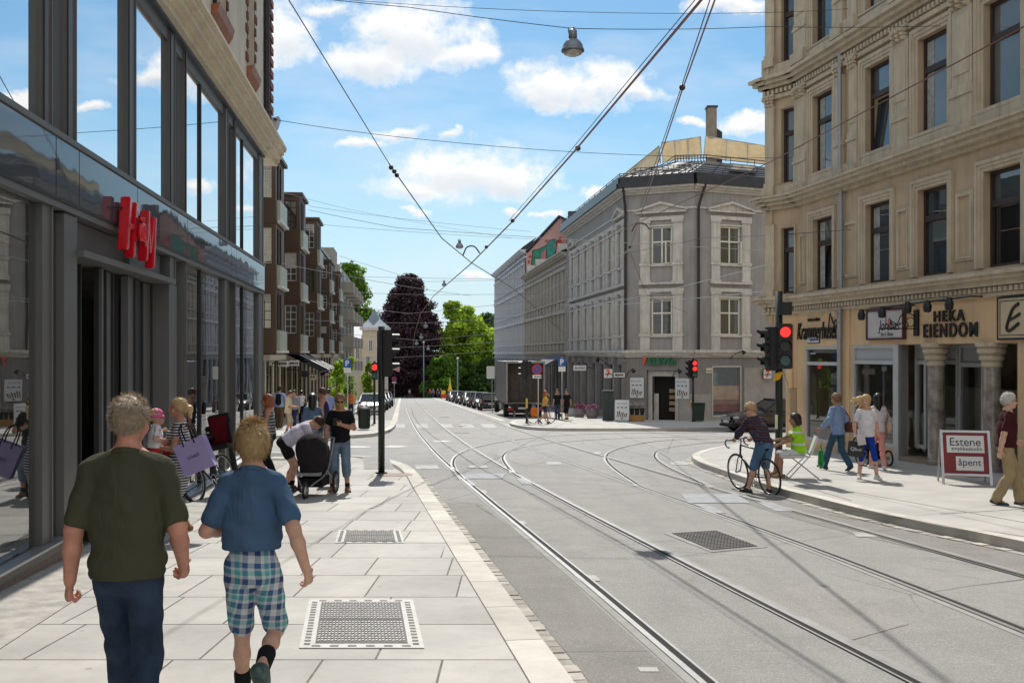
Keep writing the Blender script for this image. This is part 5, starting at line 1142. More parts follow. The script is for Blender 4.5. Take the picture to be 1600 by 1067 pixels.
def graf(mb):
 P = lambda x, y: GB.pt(GB.u(x, .03), GB.z(x, y, .03), .03)
 sh_ = [([(831, 414), (833, 392), (843, 389), (853, 384), (852, 390), (846, 394), (843, 414)], 0), ([(844, 412), (848, 397), (853, 386), (852, 408)], 1), ([(855, 409), (854, 385), (858, 377), (868, 374), (867, 381), (862, 384), (870, 386), (866, 395), (862, 403)], 2), ([(868, 400), (870, 378), (876, 374), (884, 390), (886, 372), (889, 372), (889, 397), (880, 400)], 3), ([(872, 392), (876, 380), (880, 392)], 1)]
 for k, (pp, mi) in enumerate(sh_):
  c = sum((P(*q) for q in pp), Vector())/len(pp)
  mb.prism([c+(P(*q)-c)*1.12 for q in pp], GB.n*(.01+.003*k), 4); mb.prism([P(*q) for q in pp], GB.n*(.03+.003*k), mi)
 for x, y in ((826, 400), (824, 408), (827, 415), (852, 376), (873, 371)): mb.prism([P(x, y), P(x+3, y-2), P(x+4, y+2), P(x+1, y+3)], GB.n*.02, 3)
kbb('graffiti', [M('spray_green', (.04, .22, .14), .7, var=.3), M('spray_pink', (.50, .16, .20), .7), M('spray_teal', (.05, .26, .22), .7, var=.4), M('spray_red', (.5, .05, .04), .7), M('spray_dark', (.03, .06, .06), .7)], graf)
o = kbb('chimney', M('dark_chimney', (.06, .06, .065), .8), lambda mb: (lambda a, b: mb.box(a.x, b.x, 103, 104, a.z-2, b.z))(at(888, 350, 103), at(912, 330, 103)))
# ================================================================== LEFT SIDE: BROWN BAY-WINDOW BLOCK
BRN = M('brown_metal_cladding', (.075, .044, .026), .5, metal=.1, var=.12, scale=1.2)
BRND = M('brown_metal_dark', (.045, .026, .016), .5, metal=.1, var=.15)
BALC = M('pale_green_balcony_panel', (.34, .37, .31), .45, var=.08, scale=2)
SANDC = M('sand_concrete', (.48, .41, .31), .85, var=.1, streak=.2)
GL_BAY = MG('bay_glass', (.05, .06, .055), 1.8, wav=.02, minr=.22)
WHFR = M('white_muntin', (.60, .60, .56), .5)
t = thing('brown_bay_building', 'brown metal clad street block with stepped bay windows and shops below', 'building', (fx(66, 7), 66, gz(66)))
bb = lambda name, mats, fn, parent=None: (lambda mb: (fn(mb), mb.build(name, mats, parent or t))[1])(MB())
BW = Fac((fx(40, 6.57), 40), (fx(60, 6.57), 60), side=(1, 0))
bays = [(43.7, 10.62, 3.1), (54.0, 10.50, 3.2), (64.8, 10.62, 3.3), (75.7, 8.9, 3.3), (87.0, 8.9, 3.6)]
ZS = 1.97
UBb = lambda y: (y-40)/BW.d.y
bb('back_wall', BRND, lambda mb: (mb.fbox(BW, UBb(41.2), UBb(96), ZS, 10.2, -.3, 0), mb.fbox(BW, UBb(41.2), UBb(41.4), ZS, 10.2, -10, -.3)))
bb('roof_step', SANDC, lambda mb: [mb.fbox(BW, UBb(y), UBb(y)+w_, z, z+h, -3, d_) for y, w_, z, h, d_ in ((48.5, 4.6, 10.2, .75, .2), (59, 4.6, 10.2, .72, .2), (69.8, 4.5, 9.0, 1.15, .25), (80, 6, 8.2, 1.0, .2), (90, 5, 8.2, .9, .2))])
bb('roof', SLATE, lambda mb: mb.fbox(BW, UBb(41.2), UBb(96), 10.2, 10.4, -10, .1))
for bi, (y0, zt, ln) in enumerate(bays):
 a = UBb(y0); b = a+ln; D_ = .98; nfl = 3 if zt > 10 else 3
 fh = (zt-ZS)/3
 A = BW.pt(a, 0, 0); C = BW.pt(a, 0, D_); SF = Fac((A.x, A.y), (C.x, C.y), side=(0, -1)); FF = Fac((C.x, C.y), (BW.pt(b, 0, D_).x, BW.pt(b, 0, D_).y), side=(1, 0))
 hs = [(.18, .80, ZS+k*fh+1.05, ZS+(k+1)*fh-.28) for k in range(nfl)]
 hf = [(.35+j*.95, 1.10+j*.95, ZS+k*fh+1.02, ZS+(k+1)*fh-.22) for k in range(nfl) for j in range(2)]
 o = bb('bay', [BRN, BRND], lambda mb: (wall(mb, SF, 0, SF.len, ZS, zt, hs, 0, .12, 0, 1), wall(mb, FF, 0, FF.len, ZS, zt, hf, 0, .12, 0, 1), mb.fbox(BW, b-.05, b, ZS, zt, 0, D_-.003), mb.fbox(BW, a+.003, b, ZS-.1, ZS, -.1, D_-.003, 1), mb.fbox(BW, a-.12, b+.1, zt, zt+.16, -.2, D_+.16, 0), [mb.fbox(BW, a-.03, b+.05, ZS+k*fh-.06, ZS+k*fh+.08, 0, D_+.04, 0) for k in range(1, nfl)]))
 for i, (p, q, c, d) in enumerate(hs):
  w_ = window(SF, o, p, q, c, d, -.09, WHFR if (bi+i) % 3 else BRND, GL_BAY, 2, (.25, .5, .75), .035, .028)
  if (bi*3+i) % 4 == 2: pass
 for i, (p, q, c, d) in enumerate(hs):
  if (bi*7+i*3) % 5 < 2: bb('blind', M('grey_blind', (.38, .36, .34), .8), lambda mb: mb.fbox(SF, p+.03, q-.03, d-(d-c)*(.55 if bi % 2 else .2), d-.03, -.05, -.03), parent=o)
 for (p, q, c, d) in hf: window(FF, o, p, q, c, d, -.09, BRND, GL_BAY, 1, (), .05, .03)
 for k in range(nfl): bb('balcony_panel', [BALC, WHFR], lambda mb: (mb.fbox(FF, .35, FF.len-.12, ZS+k*fh+.1, ZS+k*fh+.98, .0, .16), mb.fbox(FF, .30, FF.len-.08, ZS+k*fh-.02, ZS+k*fh+.09, .0, .24, 1)), parent=o)
us = [UBb(41.6)+i*2.9 for i in range(19)]
def f(mb):
 for u in us: mb.fbox(BW, u-.24, u+.24, -4.2, ZS-.1, -.1, .05);
bb('pier_row', SANDC, f)
bb('lintel', SANDC, lambda mb: mb.fbox(BW, UBb(41.2), UBb(96), ZS-.38, ZS-.102, -.3, .32))
for u in us[:-1]:
 if u > UBb(90): break
 window(BW, t, u+.25, u+2.65, gz(BW.pt(u, 0).y)+.2, ZS-.4, -.07, BRND, MG('arcade_glass', (.05, .07, .05), 1.7, wav=.02, minr=.25), 2, (.78,), .06, .05, 'shop_window')
bb('side_wall', BRND, lambda mb: mb.fbox(BW, UBb(41.2), UBb(41.3), -4, ZS, -10, .2))
aw = thing('shop_awning', 'black and white striped shop awning under the brown bays', 'awning', BW.pt(UBb(57), 1.3, .6))
a, b = UBb(53.5), UBb(66)
mb = MB(); n = 10
for i in range(n):
 p, q = a+(b-a)*i/n, a+(b-a)*(i+1)/n; mb.quad(BW.pt(p, ZS-.1, .33), BW.pt(q, ZS-.1, .33), BW.pt(q, ZS-1.0, 2.1), BW.pt(p, ZS-1.0, 2.1), 1 if i in (5, 7, 9) else 0); mb.quad(BW.pt(p, ZS-1.0, 2.1), BW.pt(q, ZS-1.0, 2.1), BW.pt(q, ZS-1.25, 2.12), BW.pt(p, ZS-1.25, 2.12), 1 if i in (5, 7, 9) else 0)
mb.build('canvas', [M('black_canvas', (.012, .012, .013), 1.0, spec=.0), M('white_canvas', (.5, .5, .48), .8)], aw)
mb = MB(); [mb.tube([BW.pt(u, ZS-.9, .3), BW.pt(u, ZS-1.05, 2.1)], .02, 5) for u in (a+.1, b-.1)]; mb.tube([BW.pt(a+.1, ZS-1.05, 2.1), BW.pt(b-.1, ZS-1.05, 2.1)], .02, 5); mb.build('arm', BLK, aw)
box_sign('first white hanging shop sign left of the arcade piers', 434.5, 450, 564, 573, 47.0, WHT, [('gjenstille', BLK, .08, .92, .3, .75)])
box_sign('second white hanging shop sign partly behind the first', 451, 467, 563, 571.5, 49.5, WHT, [('WELLIS', BLK, .08, .92, .3, .7)])
box_sign('small white square hanging sign at the near end of the arcade', 420, 424, 564, 571, 46, WHT, [])
box_sign('blank dark hanging sign before the awning', 471, 481, 579, 589, 52, BLK, [])
o = thing('projecting_sign', 'round cream sign with black winged mark beside the awning', 'shop sign', at(489, 588, 54))
c = at(489, 588.5, 54); mb = MB(); mb.tube([c+Vector((0, .05, 0)), c-Vector((0, .05, 0))], .20, 20); mb.build('disc', M('cream_sign', (.56, .45, .29), .6, var=.05), o)
mb = MB(); mb.box(c.x-.13, c.x-.02, c.y-.07, c.y-.052, c.z-.04, c.z+.02); mb.box(c.x-.02, c.x+.02, c.y-.07, c.y-.053, c.z-.01, c.z+.01); mb.box(c.x+.02, c.x+.13, c.y-.07, c.y-.052, c.z-.04, c.z+.02); mb.build('mark', BLK, o)
box_sign('dark red hanging shop sign under the awning end', 502, 516, 582, 587, 57, M('sign_dark_red', (.25, .03, .03), .5), [('Trattoria', WHT, .1, .9, .2, .8)])
# ------------------------------------------------------------------ pale apartment block beyond
t = thing('pale_apartment_block', 'pale block with stacked balconies beyond the brown bays', 'building', (fx(112, 6.3), 112, gz(112)))
BP = Fac((fx(97, 6.2), 97), (fx(128, 6.2), 128), side=(1, 0))
PALE = M('pale_grey_render', (.32, .295, .255), .85, var=.1, streak=.3)
bp = lambda name, mats, fn, parent=None: (lambda mb: (fn(mb), mb.build(name, mats, parent or t))[1])(MB())
bp('wall', PALE, lambda mb: (mb.fbox(BP, 0, 30, -6, 10.6, -10, 0), mb.fbox(BP, -.2, 5, 10.6, 12.2, -8, -.5), mb.fbox(BP, 8, 28, 10.6, 11.4, -8, -.8)))
for k in range(4):
 for j in range(4):
  u0 = 1+j*7.3; z = -.2+k*2.75
  bp('window', M('blue_window', (.06, .10, .13), .15), lambda mb: mb.fbox(BP, u0, u0+2.6, z+1.0, z+2.3, 0, .03))
  bp('balcony', PALE, lambda mb: (mb.fbox(BP, u0+3, u0+6.6, z, z+.15, .01, 1.2), mb.fbox(BP, u0+3, u0+6.6, z+.15, z+1.1, 1.1, 1.2), mb.fbox(BP, u0+3, u0+3.1, z+.15, z+1.1, .01, 1.1), mb.fbox(BP, u0+6.5, u0+6.6, z+.15, z+1.1, .01, 1.1)))
for k in range(4): bp('end_window', M('blue_window', (.06, .10, .13), .15), lambda mb: (lambda F: mb.fbox(F, .8, 1.8, -.2+k*2.75+1, -.2+k*2.75+2.3, 0, .03))(Fac((BP.pt(0, 0, -4).x, BP.pt(0, 0, -4).y), (BP.pt(0, 0, 0).x, BP.pt(0, 0, 0).y), side=(0, -1))))
# ------------------------------------------------------------------ villa with pointed slate turret
t = thing('turret_villa', 'cream villa with blue slate pointed turret at the far end of street', 'house', at(575, 600, 150))
vp = lambda name, mats, fn, parent=None: (lambda mb: (fn(mb), mb.build(name, mats, parent or t))[1])(MB())
VIL = M('cream_villa', (.50, .42, .31), .85, var=.08, streak=.2); BSL = M('blue_slate', (.16, .20, .25), .55, var=.2, scale=4)
YV = 150
a, b = at(566, 620, YV), at(600, 512, YV); zt = b.z
vp('wall', VIL, lambda mb: mb.box(a.x, b.x, YV, YV+5, -9, zt))
a2, b2 = at(540, 620, YV+1), at(567, 530, YV+1); vp('wing', VIL, lambda mb: mb.box(a2.x-6, b2.x, YV+1, YV+9, -9, b2.z))
c = Vector(((a.x+b.x)/2-.15, YV+2.4, 0)); ap = at(575, 481, YV).z
def f(mb):
 e = [Vector((a.x-.4, YV-.4, zt)), Vector((b.x+.4, YV-.4, zt)), Vector((b.x+.4, YV+5.4, zt)), Vector((a.x-.4, YV+5.4, zt))]
 m1 = [c+(p-c)*.42+Vector((0, 0, 0)) for p in e]
 for p in m1: p.z = zt+(ap-zt)*.42
 for i in range(4): mb.quad(e[i], e[(i+1) % 4], m1[(i+1) % 4], m1[i]); mb.poly([m1[i], m1[(i+1) % 4], Vector((c.x, c.y, ap))])
vp('turret_roof', BSL, f)
vp('wing_roof', BSL, lambda mb: (mb.prism([(a2.x-6.4, YV+.6, b2.z), (a2.x-6.4, YV+5, b2.z+2.2), (a2.x-6.4, YV+9.4, b2.z)], (b2.x-a2.x+6.5, 0, 0))))
for px, py, w_, h_ in ((592, 566, 7, 20), (579, 540, 5, 16), (575, 566, 6, 18), (592, 535, 6, 16), (557, 550, 5, 20)):
 p, q = at(px-w_/2, py+h_/2, YV), at(px+w_/2, py-h_/2, YV); yy = YV if px > 566 else YV+1
 o = vp('window', TRIM, lambda mb: mb.box(p.x-.1, q.x+.1, yy-.08, yy-.01, p.z-.1, q.z+.1))
 mb = MB(); mb.box(p.x+.05, (p.x+q.x)/2-.04, yy-.1, yy-.082, p.z, q.z); mb.box((p.x+q.x)/2+.04, q.x-.05, yy-.1, yy-.082, p.z, q.z); mb.build('pane', MG('villa_glass', (.06, .08, .1), 1.8), o)
vp('cornice', TRIM, lambda mb: mb.box(a.x-.35, b.x+.35, YV-.35, YV+5.3, zt-.35, zt-.003))
# ================================================================== TREES
def m_leaf(name, col, trans=.35, var=.5):
 m, nt, nodes, links = new_mat(name); out = N(nt, 'ShaderNodeOutputMaterial')
 a = N(nt, 'ShaderNodeAttribute', attribute_name='tint'); tc = N(nt, 'ShaderNodeTexCoord').outputs['Object']
 nz = noise(nt, tc, .35, 4, .6); c = mixc(nt, ramp(nt, nz, .3, .7), tuple(x*(1-var) for x in col), tuple(x*(1+var*.6) for x in col))
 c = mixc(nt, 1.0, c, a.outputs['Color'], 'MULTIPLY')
 d = N(nt, 'ShaderNodeBsdfPrincipled'); d.inputs['Roughness'].default_value = .5; d.inputs['Specular IOR Level'].default_value = .3; L(nt, c, d.inputs['Base Color'])
 tr = N(nt, 'ShaderNodeBsdfTranslucent'); L(nt, mixc(nt, 1.0, c, (1.6, 1.5, .7), 'MULTIPLY'), tr.inputs[0])
 mx = N(nt, 'ShaderNodeMixShader'); mx.inputs[0].default_value = trans; L(nt, d.outputs[0], mx.inputs[1]); L(nt, tr.outputs[0], mx.inputs[2]); L(nt, mx.outputs[0], out.inputs[0]); return m
BARK = M('bark', (.10, .075, .055), .95, var=.3, scale=6, bump=.8, bscale=12)
def leaf_cloud(clumps, n, size, flat=.5, rng=RNG, feather=.10):
 """many small leaf faces spread over the shells of clumps [(centre, radii, share)]"""
 V = []; T = []; tot = sum(c[2] for c in clumps)
 for c, r, sh in clumps:
  k = int(n*sh/tot)
  d = rng.normal(size=(k, 3)); d /= np.linalg.norm(d, axis=1)[:, None]
  rad = rng.uniform(.35, 1.06, size=(k, 1))**.55+np.abs(rng.normal(size=(k, 1)))*feather
  bumpy = 1+.16*np.sin(d[:, :1]*7+c[0])*np.cos(d[:, 1:2]*6+c[2])+.10*np.sin(d[:, 2:3]*11+c[1])
  p = np.array(c)+d*np.array(r)*rad*bumpy
  nrm = d*.6+rng.normal(size=(k, 3))*.7; nrm /= np.linalg.norm(nrm, axis=1)[:, None]
  a = np.cross(nrm, rng.normal(size=(k, 3))); a /= np.linalg.norm(a, axis=1)[:, None]; b = np.cross(nrm, a)
  s = size*rng.uniform(.55, 1.35, size=(k, 1))
  q = np.stack([p-a*s, p-b*s*.55, p+a*s, p+b*s*.55], axis=1); V.append(q)
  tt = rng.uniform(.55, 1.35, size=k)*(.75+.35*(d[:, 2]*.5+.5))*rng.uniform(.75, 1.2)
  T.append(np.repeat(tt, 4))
 V = np.concatenate(V).reshape(-1, 3); T = np.concatenate(T); return V, T
def leaf_obj(name, V, T, mat, parent, world=True):
 k = len(V)//4; me = bpy.data.meshes.new(name); me.vertices.add(len(V)); me.vertices.foreach_set('co', V.astype(np.float32).ravel())
 me.loops.add(len(V)); me.loops.foreach_set('vertex_index', np.arange(len(V), dtype=np.int32)); me.polygons.add(k); me.polygons.foreach_set('loop_start', np.arange(0, 4*k, 4, dtype=np.int32))
 a = me.attributes.new('tint', 'FLOAT_COLOR', 'POINT'); a.data.foreach_set('color', np.stack([T, T, T, np.ones_like(T)], axis=1).astype(np.float32).ravel())
 me.materials.append(mat); me.update(calc_edges=True); me.validate(); return link(name, me, parent, world)
def tree(name, label, base, height, crown, leafm, n, size, trunk_r=.45, group=None, seed=1, cone=None):
 """crown: list of (dx, dy, dz, rx, ry, rz) relative to the base"""
 rng = np.random.default_rng(seed); rnd = random.Random(seed)
 t = thing(name, label, 'tree', base, 0, group)
 mb = MB(); B = Vector(base); top = Vector((base[0], base[1], base[2]+height*.85))
 mb.tube([B, B.lerp(top, .3)+Vector((.1, .1, 0)), B.lerp(top, .65), top], [trunk_r, trunk_r*.75, trunk_r*.45, .05], 8)
 cl = []
 for (dx, dy, dz, rx, ry, rz) in crown:
  c = (base[0]+dx, base[1]+dy, base[2]+dz); m_ = max(3, int(rx*ry*rz/ (5 if rx > 3 else 1)))
  m_ = min(m_, 44) if rx > 3 else max(14, m_)
  for _ in range(m_):
   d = rng.normal(size=3); d /= np.linalg.norm(d); q = d*np.array((rx, ry, rz))*rng.uniform(.45, 1.0)
   s = rng.uniform(.26, .48); cl.append(((c[0]+q[0], c[1]+q[1], c[2]+q[2]), (rx*s, ry*s, rz*s*.75), s**2))
  st = B.lerp(top, min(.8, max(.2, dz/height*.75))); mb.tube([st, (st+Vector(c))/2+Vector((0, 0, .3)), Vector(c)], [trunk_r*.35, trunk_r*.22, .04], 5)
 for _ in range(420 if cone else 0):
  z = rng.uniform(0, .94)**1.15; rr = float(np.interp(z*27, [p[0] for p in cone], [p[1] for p in cone])); a = rng.uniform(0, 2*PI); k_ = rr*rng.uniform(.25, 1.0)**.6; sz = rng.uniform(.8, 1.7)*(.55+.06*rr)
  cl.append(((base[0]-.4+math.cos(a)*k_, base[1]+math.sin(a)*k_*.7, base[2]+z*27+.18*k_), (sz*1.25, sz, sz*.8), sz**2))
 mb.build('trunk', BARK, t, True)
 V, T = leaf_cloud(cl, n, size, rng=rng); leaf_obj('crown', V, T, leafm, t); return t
def tbase(px, y): p = at(px, HY, y); return (p.x, y, gz(min(y, 205)))
LF_P = m_leaf('copper_leaf', (.062, .030, .044), .2); LF_L = m_leaf('lime_leaf', (.31, .46, .05), .46, .5); LF_D = m_leaf('deep_green_leaf', (.06, .125, .025), .35); LF_M = m_leaf('mid_green_leaf', (.12, .23, .03), .45)
YLF = m_leaf('young_leaf', (.26, .42, .03), .55, .3)
tree('copper_beech', 'huge dark purple copper beech filling the end of the street', tbase(642, 207), 27, [(0, 0, 5, 4, 3, 4)], LF_P, 84000, .29, .7, None, 3, [(0, 7.2), (4, 8.0), (8, 7.6), (12, 6.6), (16, 5.3), (19, 4.0), (22, 2.7), (24, 1.6), (25.6, .4)])
tree('lime_tree', 'bright yellow green tree right of the purple beech', tbase(722, 209), 21, [(0, 0, 13, 5, 5, 5), (3, 0, 9, 5.5, 5, 5.5), (-.6, 0, 17.4, 3.4, 3, 2.8), (-3.5, -1, 8, 3.6, 4, 5), (5, 0, 13.8, 3.4, 3, 3.8), (2, 0, 4.5, 6, 4, 4), (-3, 0, 4, 4, 4, 4)], LF_L, 42000, .34, .5, None, 4)
tree('lime_tree', 'paler green tree top rising between purple beech and lime tree', tbase(690, 222), 17, [(0, 0, 14, 3.6, 3, 3.8), (-1, 0, 10, 3.6, 3, 4), (-2, 0, 5, 3.5, 3, 4), (1, 0, 5, 3.5, 3, 4)], m_leaf('pale_green_leaf', (.22, .33, .07), .45), 15000, .34, .35, None, 5)
tree('deep_green_tree', 'dark green tree behind the blue grey block at the end', tbase(768, 225), 19, [(0, 0, 12, 5.5, 5, 5.5), (-2, 0, 15.8, 3.5, 3, 3), (2, 0, 6, 6, 5, 5), (-5, -2, 4, 5, 4, 4.5)], LF_D, 16000, .38, .5, None, 6)
tree('dark_shade_tree', 'dark green undergrowth tree low behind the parked cars', tbase(742, 203), 9, [(0, 0, 3.4, 6, 3, 4.4), (-6, 1, 2.8, 5, 3, 4), (5, 1, 4, 4, 3, 4.5)], LF_D, 15000, .36, .3, None, 7)
tree('street_end_tree', 'mid green tree low at the foot of lime tree', tbase(700, 198), 8, [(0, 0, 3.6, 2.8, 2.5, 3.6), (-1.5, 0, 6.5, 1.8, 1.8, 1.9), (-3.2, 0, 2.4, 2.2, 2, 2.6)], LF_M, 8000, .3, .22, None, 8)
tree('villa_tree', 'tall green tree rising behind the turret villa', tbase(560, 178), 25, [(0, 0, 17, 3.6, 4, 4.5), (-2, 0, 21, 3, 3, 3.4), (-4, 0, 15, 4, 4, 5), (1.5, 0, 12, 2.8, 3, 3.5), (-3, 0, 9, 5, 4, 5)], LF_M, 24000, .32, .5, None, 9)
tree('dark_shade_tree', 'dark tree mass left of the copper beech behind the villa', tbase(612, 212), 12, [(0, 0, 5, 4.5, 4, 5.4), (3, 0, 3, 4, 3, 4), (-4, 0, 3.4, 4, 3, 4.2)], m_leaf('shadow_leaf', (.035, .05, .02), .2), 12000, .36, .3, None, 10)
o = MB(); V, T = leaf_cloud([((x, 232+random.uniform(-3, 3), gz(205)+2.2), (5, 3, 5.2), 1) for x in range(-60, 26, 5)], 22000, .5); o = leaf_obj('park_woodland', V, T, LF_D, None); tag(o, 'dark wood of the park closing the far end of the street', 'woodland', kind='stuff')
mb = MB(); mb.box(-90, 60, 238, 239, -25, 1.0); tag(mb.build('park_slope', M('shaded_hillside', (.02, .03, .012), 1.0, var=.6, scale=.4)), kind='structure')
for px, y, h, k in ((526, 53, 3.2, 0), (545, 64, 3.9, 1), (574, 88, 4.4, 2)):
 b = tbase(px, y); b = (b[0], b[1], b[2]+PAV)
 tree('young_street_tree', ('bushy young lime green tree behind the black shirt man', 'bushy young lime green tree beside the parking sign', 'bushy young lime green tree left of the small signal')[k], b, h, [(0, 0, h*.5, .42, .4, 1.1), (.1, .1, h*.82, .34, .32, .6), (-.15, 0, h*(.3 if k < 2 else .6), .42, .4, .9), (.12, .1, h*(.12 if k == 0 else .4), .4, .4, .5)], YLF, 4200, .07, .05, 'young street trees', 20+k)
# ================================================================== PEOPLE: one continuous surface per body from blended limb shapes
def v3(*a): return np.array(a, dtype=np.float64)
def nrm(v): return v/(np.linalg.norm(v)+1e-12)
HEADX = [None, 1.0]
class Sdf:
 def __init__(s): s.p = []
 def rc(s, a, b, ra, rb, k=.03, flat=None, fold=0.0, sub=False): s.p.append(('rc', np.array(a, float), np.array(b, float), ra, rb, k, flat, fold, sub)); return s
 def ell(s, c, r, k=.03, X=None, sub=False):
  if X is not None and X is HEADX[0]: r = tuple(x*HEADX[1] for x in r)
  s.p.append(('el', np.array(c, float), np.array(r, float), X, 0, k, None, 0.0, sub)); return s
 def mesh(s, h, cuts=(), noise=None):
  lo = np.full(3, 1e9); hi = -lo
  for q in s.p:
   if q[8]: continue
   if q[0] == 'rc': e = max(q[3], q[4])*1.25; l = np.minimum(q[1], q[2])-e; u = np.maximum(q[1], q[2])+e
   else: e = np.max(q[2]); l = q[1]-e; u = q[1]+e
   lo = np.minimum(lo, l); hi = np.maximum(hi, u)
  lo -= 3*h; hi += 3*h
  n = np.ceil((hi-lo)/h).astype(int)+1
  ax = [lo[i]+h*np.arange(n[i]) for i in range(3)]
  f = np.full(tuple(n), 1.0, dtype=np.float32)
  for typ, c, b, r1, r2, k, flat, fold, sub in s.p:
   if typ == 'rc': e = max(r1, r2)*1.3+k+2*h; l = np.minimum(c, b)-e; u = np.maximum(c, b)+e
   else: e = np.max(b)+k+2*h; l = c-e; u = c+e
   i0 = np.clip(np.floor((l-lo)/h).astype(int), 0, n-1); i1 = np.clip(np.ceil((u-lo)/h).astype(int)+1, 1, n)
   if np.any(i1 <= i0): continue
   P = np.stack(np.meshgrid(*[ax[i][i0[i]:i1[i]] for i in range(3)], indexing='ij'), -1)
   if typ == 'rc':
    q = P-c; ba = b-c
    if flat is not None:
     nv, fac = flat; q = q+(q@nv)[..., None]*nv*(1/fac-1); ba = ba+np.dot(ba, nv)*nv*(1/fac-1)
    L2 = max(np.dot(ba, ba), 1e-9); t = np.clip((q@ba)/L2, 0, 1)
    d = np.linalg.norm(q-t[..., None]*ba, axis=-1)-(r1+(r2-r1)*t)
    if flat is not None: d = d*max(.75, flat[1])
    if fold: d = d+fold*np.sin(t*2.5*np.pi*max(1, np.linalg.norm(b-c)/.16)+P[..., 0]*17+P[..., 2]*9)*np.cos(P[..., 1]*21+P[..., 0]*13)
   else:
    q = P-c
    if r1 is not None: q = q@r1
    k0 = np.linalg.norm(q/b, axis=-1); k1 = np.linalg.norm(q/(b*b), axis=-1)+1e-9; d = k0*(k0-1)/k1
   sl = tuple(slice(i0[i], i1[i]) for i in range(3)); g = f[sl]
   if sub:
    d = -d; hh = np.clip(.5-.5*(g-d)/k, 0, 1); f[sl] = g+(d-g)*hh+k*hh*(1-hh)
   else:
    hh = np.clip(.5+.5*(g-d)/k, 0, 1); f[sl] = g+(d-g)*hh-k*hh*(1-hh)
  if cuts or noise:
   P = np.stack(np.meshgrid(*ax, indexing='ij'), -1)
   if noise:
    am, fr = noise; f = f+am*(np.sin(P[..., 0]*fr+P[..., 2]*fr*.7+1.3*np.sin(P[..., 1]*fr*.8))*np.sin(P[..., 2]*fr*.45+P[..., 1]*fr*1.1)+.5*np.sin(P[..., 2]*fr*1.9+P[..., 0]*fr*1.3+P[..., 1]*fr*.4)).astype(np.float32)
   for p0, nv in cuts: f = np.maximum(f, ((P-np.array(p0))@np.array(nv)).astype(np.float32))
  return nets(f, lo, h)
def nets(f, lo, h):
 s = f < 0; n = f.shape; cnt = np.zeros((n[0]-1, n[1]-1, n[2]-1), np.int8)
 offs = [(i, j, k) for i in (0, 1) for j in (0, 1) for k in (0, 1)]
 for i, j, k in offs: cnt += s[i:n[0]-1+i, j:n[1]-1+j, k:n[2]-1+k]
 act = (cnt > 0) & (cnt < 8); C = np.argwhere(act)
 if len(C) == 0: return np.zeros((0, 3)), np.zeros((0, 4), int)
 idx = np.full(act.shape, -1, np.int64); idx[act] = np.arange(len(C))
 acc = np.zeros((len(C), 3)); num = np.zeros(len(C))
 for axx in range(3):
  for o in offs:
   if o[axx]: continue
   o = np.array(o); o2 = o.copy(); o2[axx] = 1
   a = f[tuple((C+o).T)]; b = f[tuple((C+o2).T)]; m = (a < 0) != (b < 0)
   t = np.where(m, a/(a-b+1e-12), 0); p = np.repeat(o[None].astype(float), len(C), 0); p[:, axx] += t
   acc[m] += p[m]; num += m
 V = lo+h*(C+acc/num[:, None]); F = []
 for axx in range(3):
  u, w = (axx+1) % 3, (axx+2) % 3
  sl0 = [slice(None)]*3; sl1 = [slice(None)]*3; sl0[axx] = slice(0, -1); sl1[axx] = slice(1, None)
  a = s[tuple(sl0)]; b = s[tuple(sl1)]; E = np.argwhere(a != b)
  E = E[(E[:, u] > 0) & (E[:, w] > 0) & (E[:, u] < n[u]-1) & (E[:, w] < n[w]-1)]
  if len(E) == 0: continue
  du = np.zeros(3, int); du[u] = 1; dw = np.zeros(3, int); dw[w] = 1
  q = np.stack([idx[tuple((E-du-dw).T)], idx[tuple((E-dw).T)], idx[tuple(E.T)], idx[tuple((E-du).T)]], 1)
  flip = ~a[tuple(E.T)]; q[flip] = q[flip][:, ::-1]; F.append(q)
 return V, np.concatenate(F)
def np_obj(name, V, F, mats, parent, mi=None, smooth=True):
 me = bpy.data.meshes.new(name); k = len(F); w = F.shape[1]
 me.vertices.add(len(V)); me.vertices.foreach_set('co', np.asarray(V, np.float32).ravel())
 me.loops.add(k*w); me.loops.foreach_set('vertex_index', F.astype(np.int32).ravel()); me.polygons.add(k); me.polygons.foreach_set('loop_start', np.arange(0, k*w, w, dtype=np.int32))
 for m in (mats if isinstance(mats, (list, tuple)) else [mats]): me.materials.append(m)
 if mi is not None: me.polygons.foreach_set('material_index', np.asarray(mi, np.int32))
 if smooth: me.polygons.foreach_set('use_smooth', np.ones(k, bool))
 me.update(calc_edges=True); return link(name, me, parent, False)
def ik(a, c, l1, l2, pole):
 d = c-a; D = np.linalg.norm(d); D2 = min(D, (l1+l2)*.999)
 if D > D2: c = a+d/D*D2
 d = nrm(c-a); x = (l1*l1-l2*l2+D2*D2)/(2*D2); hgt = math.sqrt(max(0, l1*l1-x*x))
 pl = np.array(pole, float); pl = pl-np.dot(pl, d)*d; pl = nrm(pl); return a+d*x+pl*hgt, c
SKIN = {'light': M('skin_light', (.56, .33, .24), .6, var=.15, scale=14, spec=.3, bump=.25, bscale=220), 'tan': M('skin_tan', (.42, .22, .145), .6, var=.16, scale=14, spec=.3, bump=.25, bscale=220), 'red': M('skin_ruddy', (.50, .24, .17), .6, var=.2, scale=12, spec=.3, bump=.25, bscale=220), 'olive': M('skin_olive', (.32, .17, .105), .6, var=.16, scale=14, spec=.3, bump=.25, bscale=220)}
EYE = M('eye_dark', (.03, .02, .018), .3); LIP = M('lips', (.40, .14, .12), .45)
def cloth(name, col, **k):
 k.setdefault('var', .14); k.setdefault('scale', 5); k.setdefault('bump', .2); k.setdefault('bscale', 160); k.setdefault('wrinkle', .34); k.setdefault('rough', .9); k.setdefault('spec', .15); return M('cloth_'+name, col, **k)
